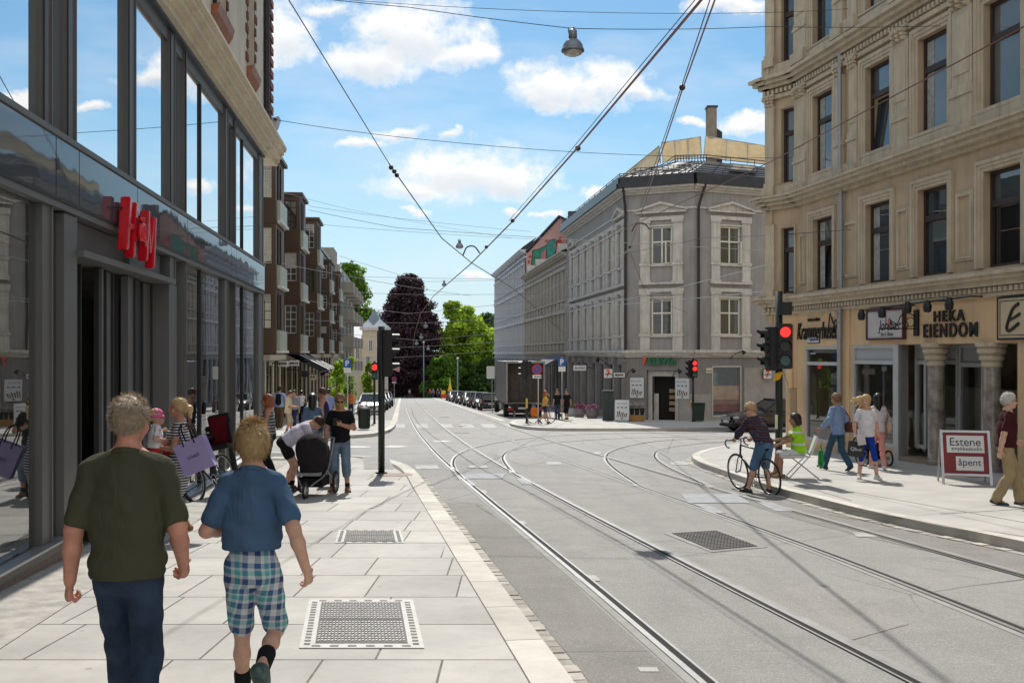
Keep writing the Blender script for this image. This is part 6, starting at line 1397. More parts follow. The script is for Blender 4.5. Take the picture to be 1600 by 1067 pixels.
def stripes(name, c1, c2, pitch, axis=2, duty=.5, bend=.0):
 if name in MATS: return MATS[name]
 m, nt, nodes, links = new_mat(name); out = N(nt, 'ShaderNodeOutputMaterial'); b = N(nt, 'ShaderNodeBsdfPrincipled'); tc = N(nt, 'ShaderNodeTexCoord').outputs['Object']
 sp = N(nt, 'ShaderNodeSeparateXYZ'); L(nt, tc, sp.inputs[0]); w = math_n(nt, 'FRACT', math_n(nt, 'ADD', math_n(nt, 'DIVIDE', sp.outputs[axis], pitch), math_n(nt, 'MULTIPLY', noise(nt, tc, 6, 2), bend)))
 L(nt, mixc(nt, math_n(nt, 'LESS_THAN', w, duty), c2, c1), b.inputs['Base Color']); b.inputs['Roughness'].default_value = .9; L(nt, b.outputs[0], out.inputs[0]); MATS[name] = m; return m
def plaid(name, base, bands, pitch):
 """woven check: bands of colour crossing in two directions (around the body and up it)"""
 if name in MATS: return MATS[name]
 m, nt, nodes, links = new_mat(name); out = N(nt, 'ShaderNodeOutputMaterial'); b = N(nt, 'ShaderNodeBsdfPrincipled'); tc = N(nt, 'ShaderNodeTexCoord').outputs['Object']
 wob = N(nt, 'ShaderNodeTexNoise'); wob.inputs['Scale'].default_value = 4; L(nt, tc, wob.inputs['Vector']); tcw = mixc(nt, .05, tc, wob.outputs['Color'], 'ADD')
 sp = N(nt, 'ShaderNodeSeparateXYZ'); L(nt, tcw, sp.inputs[0])
 u = math_n(nt, 'ADD', sp.outputs[0], math_n(nt, 'MULTIPLY', sp.outputs[1], .55)); v = math_n(nt, 'ADD', sp.outputs[2], math_n(nt, 'MULTIPLY', sp.outputs[0], .06))
 def layer(co):
  w = math_n(nt, 'FRACT', math_n(nt, 'ADD', math_n(nt, 'DIVIDE', co, pitch), 10.0)); c = None
  rp = N(nt, 'ShaderNodeValToRGB'); rp.color_ramp.interpolation = 'CONSTANT'; L(nt, w, rp.inputs[0]); el = rp.color_ramp.elements
  while len(el) > 1: el.remove(el[0])
  el[0].position = 0; el[0].color = c4(bands[0][1])
  for p, cc in bands[1:]: e = el.new(p); e.color = c4(cc)
  return rp.outputs[0]
 c = mixc(nt, .5, layer(u), layer(v)); c = mixc(nt, math_n(nt, 'MULTIPLY', noise(nt, tc, 40, 3), .25), c, tuple(x*.5 for x in base))
 L(nt, c, b.inputs['Base Color']); b.inputs['Roughness'].default_value = .9; b.inputs['Specular IOR Level'].default_value = .15; L(nt, b.outputs[0], out.inputs[0]); MATS[name] = m; return m
def person(label, loc, H=1.75, yaw=180, res=.012, w=1.0, female=False, skin='light', ank=None, wr=None, elb=(None, None), hip=None, lean=4, side=0, twist=0, head=(0, 0), feet=None, knee=None, curl=(.45, .45), wear=(), hair=None, extra=None, group=None, girth=1.0, foot_pitch=(0, 0), hs=1.0, palm=None):
 """loc = ground point; local axes: +Y forward, +X to the person's right; lengths for a 1.8 m body"""
 s = H/1.8; t = thing('person', label, 'person', loc, R(yaw), group)
 ank = ank or (v3(-.10, .10, .085), v3(.10, -.08, .085))       # left, right
 P = v3(*(hip or (0, 0, .935)))
 ln, sd = R(lean), R(side)
 U = v3(math.sin(sd), math.sin(ln)*math.cos(sd), math.cos(ln)*math.cos(sd)); Fw = v3(0, math.cos(ln), -math.sin(ln)); Rt = nrm(np.cross(Fw, U)); Fw = nrm(np.cross(U, Rt))
 tw = R(twist); RtS = Rt*math.cos(tw)+Fw*math.sin(tw); FwS = nrm(np.cross(U, RtS))
 shw = .150 if female else .168; hw = .080
 J = {'P': P, 'U': U, 'F': Fw, 'R': Rt, 'FS': FwS, 'RS': RtS}
 J['chest'] = P+U*.36; J['neck'] = P+U*.555+FwS*-.012
 S = [J['chest']+U*.118-RtS*shw*w-FwS*.01, J['chest']+U*.118+RtS*shw*w-FwS*.01]
 Hp = [P-Rt*hw-U*.02, P+Rt*hw-U*.02]
 A = [np.array(a, float) for a in ank]
 kn = knee or ((-.04, 1, 0), (.04, 1, 0)); K = []
 for i in (0, 1): k_, A[i] = ik(Hp[i], A[i], .44, .425, kn[i]); K.append(k_)
 wr = wr or (None, None); E = []; Wr = []
 for i in (0, 1):
  sg = -1 if i == 0 else 1
  c = np.array(wr[i], float) if wr[i] is not None else S[i]+v3(sg*.075, .03+.05*sg, -.545)
  pole = elb[i] if elb[i] is not None else (sg*.35, -1, -.2)
  e_, c = ik(S[i], c, .295, .262, pole); E.append(e_); Wr.append(c)
 J.update(S=S, E=E, W=Wr, H=Hp, K=K, A=A)
 hy, hp = R(head[0]), R(head[1])
 hf = nrm(FwS*math.cos(hy)-RtS*math.sin(hy)); hu = nrm(U*.35+v3(0, 0, 1)*.65) if lean < 40 else nrm(U*.9+v3(0, 0, 1)*.1)
 hf = nrm(hf-np.dot(hf, hu)*hu); hr = nrm(np.cross(hf, hu)); hf2 = hf*math.cos(hp)+hu*math.sin(hp); hu2 = nrm(np.cross(hr, hf2)); X = np.stack([hr, hf2, hu2], 1)
 HC = J['neck']+hu*.06+hu2*.105+hf2*.03
 J['HC'] = HC; J['HX'] = X; hd = lambda x, y, z: HC+X@v3(x, y, z)*hs
 HEADX[:] = [X, hs]
 B = Sdf(); g = girth; fl = (FwS, .70); flb = (Fw, .74)
 B.ell(P+U*.02, (.146*g, .108*g, .115), .05, np.stack([Rt, Fw, U], 1)); B.rc(P+U*.08, P+U*.27, .126*g, .134*g, .06, flb); B.rc(J['chest']-U*.06, J['chest']+U*.06, .150*w*g**.5, .140*w, .06, fl)
 B.rc(S[0]+RtS*.05, S[1]-RtS*.05, .060, .060, .06, (FwS, .85)); B.rc(J['chest']+U*.10, J['neck'], .085, .060, .05); [B.rc(J['neck']-U*.02, S[i_]-RtS*(.02 if i_ else -.02)+U*.01, .050, .050, .05) for i_ in (0, 1)]; B.rc(J['neck']-U*.02, hd(0, -.025, -.05), .060, .053, .03)
 if female: [B.ell(J['chest']+U*.01+RtS*x+FwS*.10, (.062, .055, .062), .03) for x in (-.075, .075)]
 for i in (0, 1):
  sg = -1 if i == 0 else 1
  ar = (.043 if female else .050)*g**.4
  B.rc(S[i], E[i], ar*1.10, ar*.84, .03); B.rc(E[i], E[i]*.62+Wr[i]*.38, ar*.88, ar*.86, .02); B.rc(E[i]*.62+Wr[i]*.38, Wr[i], ar*.86, ar*.60, .02)
  B.rc(Hp[i], K[i], .080*g, .054*g, .04); B.rc(K[i], K[i]*.66+A[i]*.34-v3(0, .008, 0), .052*g, .055*g, .03); B.rc(K[i]*.66+A[i]*.34-v3(0, .012, 0), A[i], .053*g, .036*g**.5, .03)
  fd = np.array(feet[i], float) if feet else v3(sg*.22, 1, 0); fd = nrm(fd); fp = R(foot_pitch[i]); fd = fd*math.cos(fp)+v3(0, 0, -1)*math.sin(fp)
  toe = A[i]+fd*.155+v3(0, 0, -.05)*math.cos(fp); heel = A[i]-fd*.05+v3(0, 0, -.045)
  B.rc(A[i]-v3(0, 0, .01), toe, .04, .026, .025); B.rc(heel, A[i], .032, .036, .02); J.setdefault('toe', []).append(toe); J.setdefault('heel', []).append(heel); J.setdefault('fd', []).append(fd)
  d = nrm(Wr[i]-E[i]); pn = np.array(palm[i], float) if palm and palm[i] is not None else nrm(v3(-sg*.8, .35, 0)); pn = nrm(pn-np.dot(pn, d)*d); sd_ = nrm(np.cross(pn, d))*(1)
  if np.dot(sd_, v3(0, 1, .2)) < 0: sd_ = -sd_            # thumb side = forward side
  B.rc(Wr[i], Wr[i]+d*.075, .026, .036, .02, (pn, .55))
  cu = curl[i]
  for fi, (ofs, ll) in enumerate(((.030, .072), (.011, .082), (-.009, .076), (-.028, .060))):
   p = Wr[i]+d*.082+sd_*ofs; a1 = .25+cu*.75; q = p+(d*math.cos(a1)+pn*math.sin(a1))*ll*.5; a2 = a1+.25+cu*1.1; r_ = q+(d*math.cos(a2)+pn*math.sin(a2))*ll*.33; a3 = a2+.2+cu*.9; z_ = r_+(d*math.cos(a3)+pn*math.sin(a3))*ll*.25
   B.rc(p-d*.02, q, .0098, .0088, .004); B.rc(q, r_, .0088, .0080, .004); B.rc(r_, z_, .0080, .0068, .004)
  p = Wr[i]+d*.022+sd_*.028; q = p+nrm(d*.7+sd_*.75+pn*.25)*.045; z_ = q+nrm(d*.95+sd_*.1+pn*(.3+.3*cu))*.034; B.rc(p, q, .014, .0105, .01); B.rc(q, z_, .0105, .0085, .004)
 B.ell(hd(0, -.012, .028), (.077, .097, .095), .02, X); B.ell(hd(0, .022, -.045), (.060, .074, .078), .03, X); B.ell(hd(0, .068, -.098), (.026, .022, .018), .03, X)
 B.ell(hd(0, .078, .028), (.052, .02, .012), .02, X); B.rc(hd(0, .094, .012), hd(0, .113, -.028), .009, .0145, .012); B.ell(hd(0, .094, -.066), (.025, .012, .010), .008, X)
 for sx in (-1, 1):
  B.ell(hd(sx*.079, -.012, -.012), (.011, .024, .034), .008, X); B.ell(hd(sx*.034, .102, .004), (.017, .013, .010), .012, X, True); B.ell(hd(sx*.045, .065, -.035), (.022, .025, .022), .03, X)
 V, F = B.mesh(res)
 c = V[F].mean(1); mi = np.zeros(len(F), int); inv = (c-HC)@X
 for sx in (-1, 1): mi[(np.linalg.norm((inv-v3(sx*.034, .090, .005))/v3(.013, .03, .007), axis=1) < 1)] = 1
 mi[(np.linalg.norm((inv-v3(0, .102, -.067))/v3(.024, .02, .0085), axis=1) < 1)] = 2
 np_obj('body', V*s, F, [SKIN[skin], EYE, LIP], t, mi)
 def put(name, S_, mat, r=None, cuts=(), noise=None):
  V, F = S_.mesh(r or res, cuts, noise)
  if len(F): return np_obj(name, V*s, F, mat, t)
 for it in wear:
  k = it[0]; mat = it[1]; o = dict(it[2]) if len(it) > 2 else {}
  if k in ('shirt', 'tank', 'dress', 'jacket'):
   lo_ = o.get('loose', .02); hem = o.get('hem', -.02); C = Sdf(); fo = o.get('fold', .004); wg = w*g**.5
   C.rc(J['chest']-U*.06, J['chest']+U*.06, .150*wg+lo_, .140*w+lo_*.8, .06, (FwS, .74), fo); C.rc(P+U*(hem+.05), P+U*.27, .138*g+lo_*1.1, .136*g+lo_, .07, (Fw, .80), fo); C.rc(P+U*hem, P+U*(hem+.06), .141*g+lo_*1.15, .141*g+lo_*1.15, .03, (Fw, .80), fo)
   subs = []
   if k != 'tank':
    C.rc(S[0]+RtS*.05, S[1]-RtS*.05, .056+lo_*.3, .056+lo_*.3, .03, (FwS, .9)); C.rc(J['chest']+U*.10, J['neck']-U*.02, .09+lo_*.4, .070+lo_*.15, .04); [C.rc(J['neck']-U*.03, S[i_]-RtS*(.02 if i_ else -.02)+U*.01, .056+lo_*.15, .054+lo_*.3, .04) for i_ in (0, 1)]
    sl = o.get('sleeve', .55)
    for i in (0, 1):
     if sl <= 1: C.rc(S[i], S[i]+(E[i]-S[i])*sl, .058+lo_*.15, .045+lo_*.55, .022, None, fo*.6); subs.append(S[i]+(E[i]-S[i])*sl+nrm(E[i]-S[i])*(.046+lo_*.62+.035))
     else: C.rc(S[i], E[i], .057+lo_*.5, .049+lo_*.6, .03, None, fo); C.rc(E[i], E[i]+(Wr[i]-E[i])*(sl-1), .052+lo_*.7, .040+lo_*.7, .025, None, fo*1.4)
   else:
    for x in (-.085, .085): C.rc(J['chest']+U*.06+RtS*x+FwS*.07, S[0 if x < 0 else 1]+RtS*(-x)*.75+U*.055, .022, .022, .02); C.rc(J['chest']+U*.06+RtS*x-FwS*.08, S[0 if x < 0 else 1]+RtS*(-x)*.75+U*.055, .022, .022, .02)
   if female: [C.ell(J['chest']+U*.01+RtS*x+FwS*.10, (.07+lo_*.4, .062+lo_*.4, .068), .04) for x in (-.075, .075)]
   if k == 'dress':
    C.rc(P, P*.3+(K[0]+K[1])*.35, .165*g+lo_, .17+lo_*1.5, .08, (Fw, .85), fo*2)
   cuts = [(P+U*hem, -U)] if k != 'dress' else [((0, 0, o.get('len', .5)), (0, 0, -1))]
   for c_ in subs: C.ell(c_, (.075, .075, .075), .004, None, True)
   cuts.append((J['neck']+U*.014+FwS*.0, nrm(U*.9+FwS*.38)))
   put({'tank': 'tank_top', 'dress': 'dress', 'jacket': 'jacket'}.get(k, 'shirt'), C, mat, o.get('res'), cuts, o.get('noise', (.0035, 26)))
  elif k in ('trousers', 'shorts'):
   lg = o.get('len', 1.0); lo_ = o.get('loose', .014); C = Sdf(); fo = o.get('fold', .004); top = o.get('top', .10)
   C.ell(P+U*.02, (.153*g, .117*g, .12), .05, np.stack([Rt, Fw, U], 1)); C.rc(P+U*.03, P+U*top, .140*g, .137*g, .05, (Fw, .78))
   C.ell(P-U*.04-Fw*.055, (.125*g, .072*g, .085), .05, np.stack([Rt, Fw, U], 1))
   for i in (0, 1):
    end = Hp[i]+(K[i]-Hp[i])*min(1, lg*2); rk = .055*g+lo_*1.2
    C.rc(Hp[i], end, .084*g+lo_*.7, (.083*g+lo_)+(rk-.083*g-lo_)*min(1, lg*2) if lg < .5 else rk, .03, None, fo*.5)
    if lg > .8: C.rc(K[i]*.66+A[i]*.34-v3(0, .012, 0), A[i], .062*g+lo_*.5, .05+lo_, .02)
    if lg > .5: C.rc(K[i], K[i]+(A[i]-K[i])*min(1, (lg-.5)*2), rk, (.047+lo_*1.4) if o.get('straight', True) else .041+lo_, .025, None, fo)
   put('trousers' if k == 'trousers' else 'shorts', C, mat, o.get('res'), [(P+U*top, U)], o.get('noise', (.0022, 34)))
  elif k == 'skirt':
   C = Sdf(); C.rc(P+U*.10, P-U*.12, .145*g, .18*g, .05, (Fw, .85), .004); put('skirt', C, mat)
  elif k == 'belt':
   C = Sdf(); C.rc(P+U*.075, P+U*.105, .150*g, .148*g, .01, (Fw, .78)); put('belt', C, mat, None, [(P+U*.115, U), (P+U*.068, -U)])
  elif k in ('shoes', 'socks', 'sandals'):
   for i in (0, 1):
    C = Sdf()
    if k == 'socks': C.rc(A[i]-v3(0, 0, .02), A[i]+(K[i]-A[i])*o.get('h', .3), .041, .041+.014*o.get('h', .3)/.42, .02); put('sock', C, mat); continue
    fd = J['fd'][i]; dn = nrm(v3(0, 0, -1)-np.dot(v3(0, 0, -1), fd)*fd)
    C.rc(J['heel'][i]+dn*.006, J['toe'][i]+dn*.0, .046, .040, .025, (dn, .8)); C.rc(A[i]-v3(0, 0, .012), A[i]+fd*.05+dn*.02, .048, .044, .03)
    C.rc(J['heel'][i]+dn*.028, J['toe'][i]+fd*.012+dn*.018, .040, .042, .015, (dn, .45)); put('shoe', C, mat if not isinstance(mat, tuple) else mat[i])
  elif k == 'cap':
   C = Sdf(); C.ell(hd(0, -.012, .05), (.086, .104, .086), .02, X); C.rc(hd(0, .08, .055), hd(0, .15, .045), .06, .045, .02, (hu2, .15)); put('cap', C, mat, None, [(hd(0, 0, .045), -hu2)])
  elif k == 'bucket_hat':
   C = Sdf(); C.ell(hd(0, -.01, .05), (.088, .106, .09), .02, X); C.rc(hd(0, -.01, .045), hd(0, -.01, .01), .085*hs, .125*hs, .03); put('sun_hat', C, mat, None, [(hd(0, 0, .0), -hu2)], (.004, 40))
  elif k == 'sunglasses':
   C = Sdf()
   for sx in (-1, 1): C.ell(hd(sx*.034, .103, .006), (.026, .008, .018), .004, X); C.rc(hd(sx*.06, .098, .010), hd(sx*.081, -.0, .008), .005, .005, .004)
   C.rc(hd(-.02, .110, .010), hd(.02, .110, .010), .005, .005, .004); put('sunglasses', C, mat, min(res, .007))
 if hair:
  st, hm = hair[0], hair[1]; o = hair[2] if len(hair) > 2 else {}
  C = Sdf(); th = o.get('th', .016); C.ell(hd(0, -.016, .030), (.077+th, .097+th, .096+th), .02, X)
  nv = X@v3(0, .61, -.79); cuts = [(hd(0, o.get('front', .0), .0), nv)]
  if st == 'bob':
   C.rc(hd(0, -.06, .03), hd(0, -.065, -.10), .095, .085, .04); [C.rc(hd(sx*.06, -.02, .03), hd(sx*.075, -.015, -.10), .045, .03, .03) for sx in (-1, 1)]
   cuts = [(hd(0, .035, .03), X@v3(0, .93, -.36)), (hd(0, 0, -.135), -hu2)]
  elif st == 'long':
   C.rc(hd(0, -.05, .03), hd(0, -.10, -.15), .09, .07, .04); C.rc(hd(0, -.10, -.13), hd(0, -.12, -o.get('l', .3)), .065, .04, .04, (hf, .6)); [C.rc(hd(sx*.06, -.02, .03), hd(sx*.07, -.04, -.14), .04, .03, .03) for sx in (-1, 1)]
   cuts = [(hd(0, .045, .04), X@v3(0, .95, -.3))]
  elif st == 'pony':
   C.rc(hd(0, -.10, .03), hd(0, -.15, .0), .035, .04, .03); C.rc(hd(0, -.15, .0), hd(0, -.17, -o.get('l', .16)), .042, .022, .03)
  elif st == 'blown':
   C.rc(hd(0, -.05, .03), hd(0, -.08, -.10), .09, .06, .04)
   dv = np.array(o['dir'], float); [(C.rc(hd(0, -.05, z), hd(0, -.05, z)+dv*l_*.5+v3(0, 0, dz*.2+.015), .04, .030, .03), C.rc(hd(0, -.05, z)+dv*l_*.5+v3(0, 0, dz*.2+.015), hd(0, -.05, z)+dv*l_+v3(0, y_, dz), .030, .006, .02)) for z, l_, dz, y_ in ((.05, .26, -.01, 0), (.02, .33, .02, .03), (-.01, .30, -.05, -.03), (-.05, .27, -.09, .02), (-.09, .2, -.12, 0), (.0, .36, -.02, .06))]
   cuts = [(hd(0, .045, .04), X@v3(0, .95, -.3))] if False else []
   C.ell(hd(0, .10, -.01), (.062, .075, .085), .02, X, True)
  elif st == 'bun': C.ell(hd(0, -.11, .05), (.05, .05, .05), .02, X)
  V, F = C.mesh(res*.9, cuts, (.004, 70))
  if st in ('short', 'bob', 'pony', 'bun', 'blown') and res <= .012 and 'strands' not in o: o = dict(o, strands=1500, slen=.035, lift=.3, swid=.0022, mess=.3)
  if o.get('strands'):
   n = o['strands']; rng = np.random.default_rng(5); d = rng.normal(size=(n*3, 3)); d /= np.linalg.norm(d, axis=1)[:, None]
   q = d*v3(.078+th*.7, .098+th*.7, .097+th*.7)+v3(0, -.016, .030)
   keep = (q@v3(0, .61, -.79) < o.get('front', 0)*.61-.004)
   if o.get('bald'):
    bt = np.linalg.norm((q-v3(0, -.045, .12))/v3(.05, .055, .07), axis=1); keep &= ((bt > 1) | (rng.random(len(q)) < .12))
   q = q[keep][:n]; d = d[keep][:n]; m_ = len(q); ln_ = o.get('slen', .035)*rng.uniform(.5, 1.3, (m_, 1))
   flow = np.stack([d[:, 0]*.25, -.25+.0*d[:, 1], -.85+.9*np.clip(d[:, 2], 0, 1)], 1)+o.get('mess', .35)*rng.normal(size=(m_, 3)); flow /= np.linalg.norm(flow, axis=1)[:, None]
   up = d*o.get('lift', .55); p1 = q+(flow*.6+up*.6)*ln_*.55; p2 = p1+(flow*.9+up*.15)*ln_*.6
   wv = np.cross(flow, d); wv /= np.linalg.norm(wv, axis=1)[:, None]; wd = o.get('swid', .0016)
   VV = np.stack([q-wv*wd, q+wv*wd, p1+wv*wd*.8, p1-wv*wd*.8, p2+wv*wd*.2, p2-wv*wd*.2], 1).reshape(-1, 3)@X.T+HC
   b = np.arange(m_)[:, None]*6; FF = np.concatenate([b+np.array([0, 1, 2, 3]), b+np.array([3, 2, 4, 5])])
   F = np.concatenate([F, FF+len(V)]); V = np.concatenate([V, VV])
  np_obj('hair', V*s, F, hm, t)
 if extra: extra(t, J, s, hd)
 return t, J, s
# ------------------------------------------------------------------ the people in the street
def spot(px, fy, pav=PAV): return ground(px, fy, pav)
def at_y(px, y, pav=PAV): return Vector(((px-CX)/FPX*y, y, gz(y, pav)))
DENIM = cloth('denim', (.026, .043, .075), streak=.0, var=.4, scale=7); DENIM_L = cloth('denim_light', (.14, .20, .27), var=.3, scale=7); BLACKC = cloth('black', (.012, .012, .014)); WHITEC = cloth('white', (.68, .68, .70)); NAVY = cloth('navy', (.025, .028, .075))
H_BR = M('hair_brown', (.07, .038, .02), .5, var=.3, scale=40); H_DK = M('hair_dark', (.016, .012, .01), .4, var=.3, scale=40); H_BL = M('hair_blond', (.50, .35, .17), .5, var=.3, scale=40); H_GI = M('hair_ginger', (.26, .075, .03), .5, var=.3, scale=40); H_WH = M('hair_white', (.55, .53, .50), .6, var=.2, scale=40); H_GB = M('hair_greyblond', (.42, .33, .24), .55, var=.35, scale=45)
SHOE_D = M('shoe_dark', (.025, .025, .028), .6); SHOE_W = M('shoe_white', (.55, .55, .55), .6); SHOE_B = M('shoe_tan', (.22, .12, .05), .7); SHOE_G = M('shoe_running', (.05, .09, .08), .6, var=.6, scale=25)
def collar(t, J, s, mat):
 S_ = Sdf(); nv = nrm(J['U']*.9+J['FS']*.38); S_.rc(J['neck']-J['U']*.05, J['neck']+J['U']*.05, .088, .078, .01); V, F = S_.mesh(.006, [(J['neck']+J['U']*.012, nv), (J['neck']-J['U']*.016, -nv)]); np_obj('collar', V*s, F, mat, t)
def tag_label(t, J, s, hd):
 collar(t, J, s, cloth('olive', (.058, .060, .038)))
 mb = MB(); c = J['neck']*s+J['U']*.012-J['FS']*.062; X = Vector(c)
 mb.box(-.014, .014, -.003, .003, -.012, .012, 0, Matrix.Translation(X) @ Matrix.Rotation(R(-25), 4, 'X')); mb.build('care_label', WHITEC, t, world=False)
person('man with thinning grey blond hair in olive t-shirt and jeans walking away', Vector((-1.90, 4.92, gz(4.92, PAV))), 1.80, 5, .0072, 1.02, skin='red', girth=1.0,
       ank=(v3(-.085, .30, .085), v3(.085, -.22, .13)), foot_pitch=(-8, 35), wr=(v3(-.275, .0, .875), v3(.24, .12, .93)), elb=((-.35, -1, 0), (.35, -1, 0)), curl=(.95, .7), head=(-4, -3), lean=2, palm=((.9, .5, 0), (-.8, .2, .3)),
       wear=(('shirt', cloth('olive', (.058, .060, .038), var=.12), {'sleeve': .82, 'loose': .030, 'hem': -.045, 'fold': .004, 'noise': (.0035, 23)}), ('trousers', DENIM, {'loose': .014, 'fold': .003, 'noise': (.0025, 36)}), ('shoes', SHOE_D)),
       hair=('short', H_GB, {'th': .003, 'strands': 11000, 'bald': True, 'slen': .028, 'mess': .35, 'lift': .34, 'swid': .0011}), extra=tag_label)
BOYPL = plaid('cloth_boy_check', (.3, .4, .5), [(0, (.55, .60, .62)), (.16, (.02, .05, .17)), (.38, (.55, .60, .62)), (.50, (.07, .38, .36)), (.66, (.50, .57, .60)), (.74, (.03, .10, .26)), (.92, (.6, .63, .64))], .155)
def boy_extra(t, J, s, hd):
 collar(t, J, s, cloth('slate_blue', (.055, .105, .185)))
 S_ = Sdf(); P, U, Fw, Rt = J['P'], J['U'], J['F'], J['R']
 S_.rc(P+U*.115, P+U*.135, .137, .135, .01, (Fw, .80)); V, F = S_.mesh(.008, [(P+U*.155, U), (P+U*.10, -U)]); np_obj('belt', V*s, F, cloth('olive_belt', (.06, .055, .03)), t)
person('blond boy in blue t-shirt and checked shorts walking away beside the olive shirt man', Vector((-1.41, 5.40, gz(5.40, PAV))), 1.65, 3, .0072, .86, skin='light', girth=.86,
       ank=(v3(-.10, .22, .085), v3(.10, -.24, .40)), foot_pitch=(-5, 62), wr=(v3(-.15, .22, 1.12), v3(.32, -.04, .93)), elb=((-.6, -1, -.2), (.3, -1, 0)), curl=(.5, .55), head=(26, -4), lean=3,
       wear=(('shirt', cloth('slate_blue', (.055, .105, .185)), {'sleeve': .74, 'loose': .036, 'hem': .10, 'fold': .004, 'noise': (.004, 24)}), ('shorts', BOYPL, {'len': .44, 'loose': .023, 'top': .13, 'fold': .004, 'noise': (.004, 26)}), ('socks', BLACKC, {'h': .36}), ('shoes', SHOE_G)),
       hair=('short', H_BL, {'th': .014, 'strands': 13000, 'slen': .05, 'mess': .14, 'lift': .16, 'swid': .0012, 'front': .05}), extra=boy_extra)
lw = spot(283, 830); STR = stripes('cloth_navy_stripe', (.02, .02, .03), (.55, .55, .55), .034, 2, .58, .10)
person('blond woman with ponytail in striped dress carrying a small child by the shop', lw, 1.70, 97, .010, .95, True, 'tan', ank=(v3(-.1, .08, .085), v3(.1, -.05, .085)), wr=(v3(-.10, .30, 1.14), v3(.12, .32, 1.20)), elb=((-.5, -.4, -1), (.5, -.3, -1)), head=(5, 4), lean=3, curl=(.5, .5),
       wear=(('dress', STR, {'sleeve': .35, 'len': .48, 'loose': .016}), ('shoes', SHOE_B)), hair=('pony', H_BL, {'l': .12}))
person('toddler in white shirt red trousers and pink sun hat held by the blond woman', lw+Vector((-.30, -.10, .68)), .98, -50, .009, .9, False, 'light', hip=(0, 0, .70), ank=(v3(-.14, .34, .50), v3(.14, .34, .50)), wr=(v3(-.20, .25, 1.10), v3(.22, .16, .90)), lean=4, girth=1.2, hs=1.5, head=(-20, 5),
       wear=(('shirt', WHITEC, {'sleeve': .6, 'loose': .03, 'hem': .02}), ('trousers', cloth('red', (.42, .03, .035)), {'loose': .03}), ('bucket_hat', cloth('pink_hat', (.62, .13, .30), var=.3, scale=25))), hair=('short', H_BL))
def bag_box(name, label, loc, rz, tilt, w, h, d, mat, txt=None, tmat=None, group=None, tsize=(.3, .1), handle=BLK, hl=.12):
 t = thing(name, label, 'bag', loc, rz, group); X = Matrix.Rotation(tilt, 4, 'Y'); mb = MB()
 q = lambda x, y, z: X @ Vector((x, y, z))
 f0 = [q(-w/2, -d/2, 0), q(w/2, -d/2, 0), q(w/2, d/2, 0), q(-w/2, d/2, 0)]; f1 = [q(-w/2, -d*.35, -h), q(w/2, -d*.35, -h), q(w/2, d*.5, -h), q(-w/2, d*.5, -h)]; f1 = [q(-w/2, -d/2, -h), q(w/2, -d/2, -h), q(w/2, d/2, -h), q(-w/2, d/2, -h)]
 ml = [q(-w/2+.05, 0, -h*.5), q(w/2-.05, 0, -h*.5)]
 mb.quad(f0[0], f0[1], f1[1], f1[0]); mb.quad(f0[3], f0[2], f1[2], f1[3]); mb.quad(*f1)
 for a, b, c, e, m_ in ((f0[0], f0[3], f1[3], f1[0], ml[0]), (f0[1], f0[2], f1[2], f1[1], ml[1])): mb.poly([a, b, m_]); mb.poly([b, c, m_]); mb.poly([c, e, m_]); mb.poly([e, a, m_])
 mb.build('paper_body', mat, t, world=False)
 for y in (-d/2-.004, d/2+.004):
  mb = MB(); mb.tube(catmull([q(-w*.18, y, -.05), q(-w*.16, y*.6, hl*.7), q(0, 0, hl), q(w*.16, y*.6, hl*.7), q(w*.18, y, -.05)], .03), .009, 5); mb.build('handle', handle, t, world=False)
 if txt:
  me = text_mesh(txt, .1, .003); xs = [v.co.x for v in me.vertices]; ys = [v.co.y for v in me.vertices]; kx_ = w*tsize[0]/(max(xs)-min(xs)); ky = h*tsize[1]/(max(ys)-min(ys)); mx, my = (max(xs)+min(xs))/2, (max(ys)+min(ys))/2
  for v in me.vertices: x, y, z = (v.co.x-mx)*kx_, (v.co.y-my)*ky, v.co.z; v.co = q(x, -d/2-.004-z, y-h*.5)
  me.materials.append(tmat or BLK); me.name = 'lettering'; link('lettering', me, t, False)
 return t
bag_box('carrier_bag', 'lilac paper carrier bag lettered COAST on the arm of the blond woman', at(296, 688, 12.25), R(2), R(-22), .385, .40, .16, M('lilac_paper', (.30, .245, .47), .55, var=.06), 'COAST', M('dark_print', (.03, .02, .05), .5), None, (.40, .095), BLACKC, .22)
person('red haired woman in striped tank top standing by the shop glass', at_y(421, 19.6), 1.71, 95, .011, .93, True, 'tan', wr=(v3(-.20, .10, .86), v3(.2, .15, .95)), head=(-8, 0), wear=(('tank', stripes('cloth_grey_stripe', (.03, .03, .035), (.30, .30, .31), .06, 2, .6, .15), {'hem': .0}), ('trousers', BLACKC, {}), ('shoes', SHOE_D)), hair=('bob', H_GI))
person('person in white t-shirt and black shorts bending over the pram', spot(455, 768), 1.72, -80, .011, .95, True, 'light', hip=(0, -.12, .90), ank=(v3(-.10, .0, .085), v3(.10, -.10, .085)), lean=54, wr=(v3(-.12, .56, .84), v3(.12, .60, .78)), elb=((-.6, -.4, .2), (.6, -.4, .2)), head=(0, -35),
       wear=(('shirt', cloth('lilac_white', (.58, .55, .68)), {'sleeve': .55, 'loose': .03, 'hem': .02}), ('shorts', BLACKC, {'len': .26, 'loose': .02}), ('socks', BLACKC, {'h': .22}), ('shoes', SHOE_D)), hair=('short', H_BR))
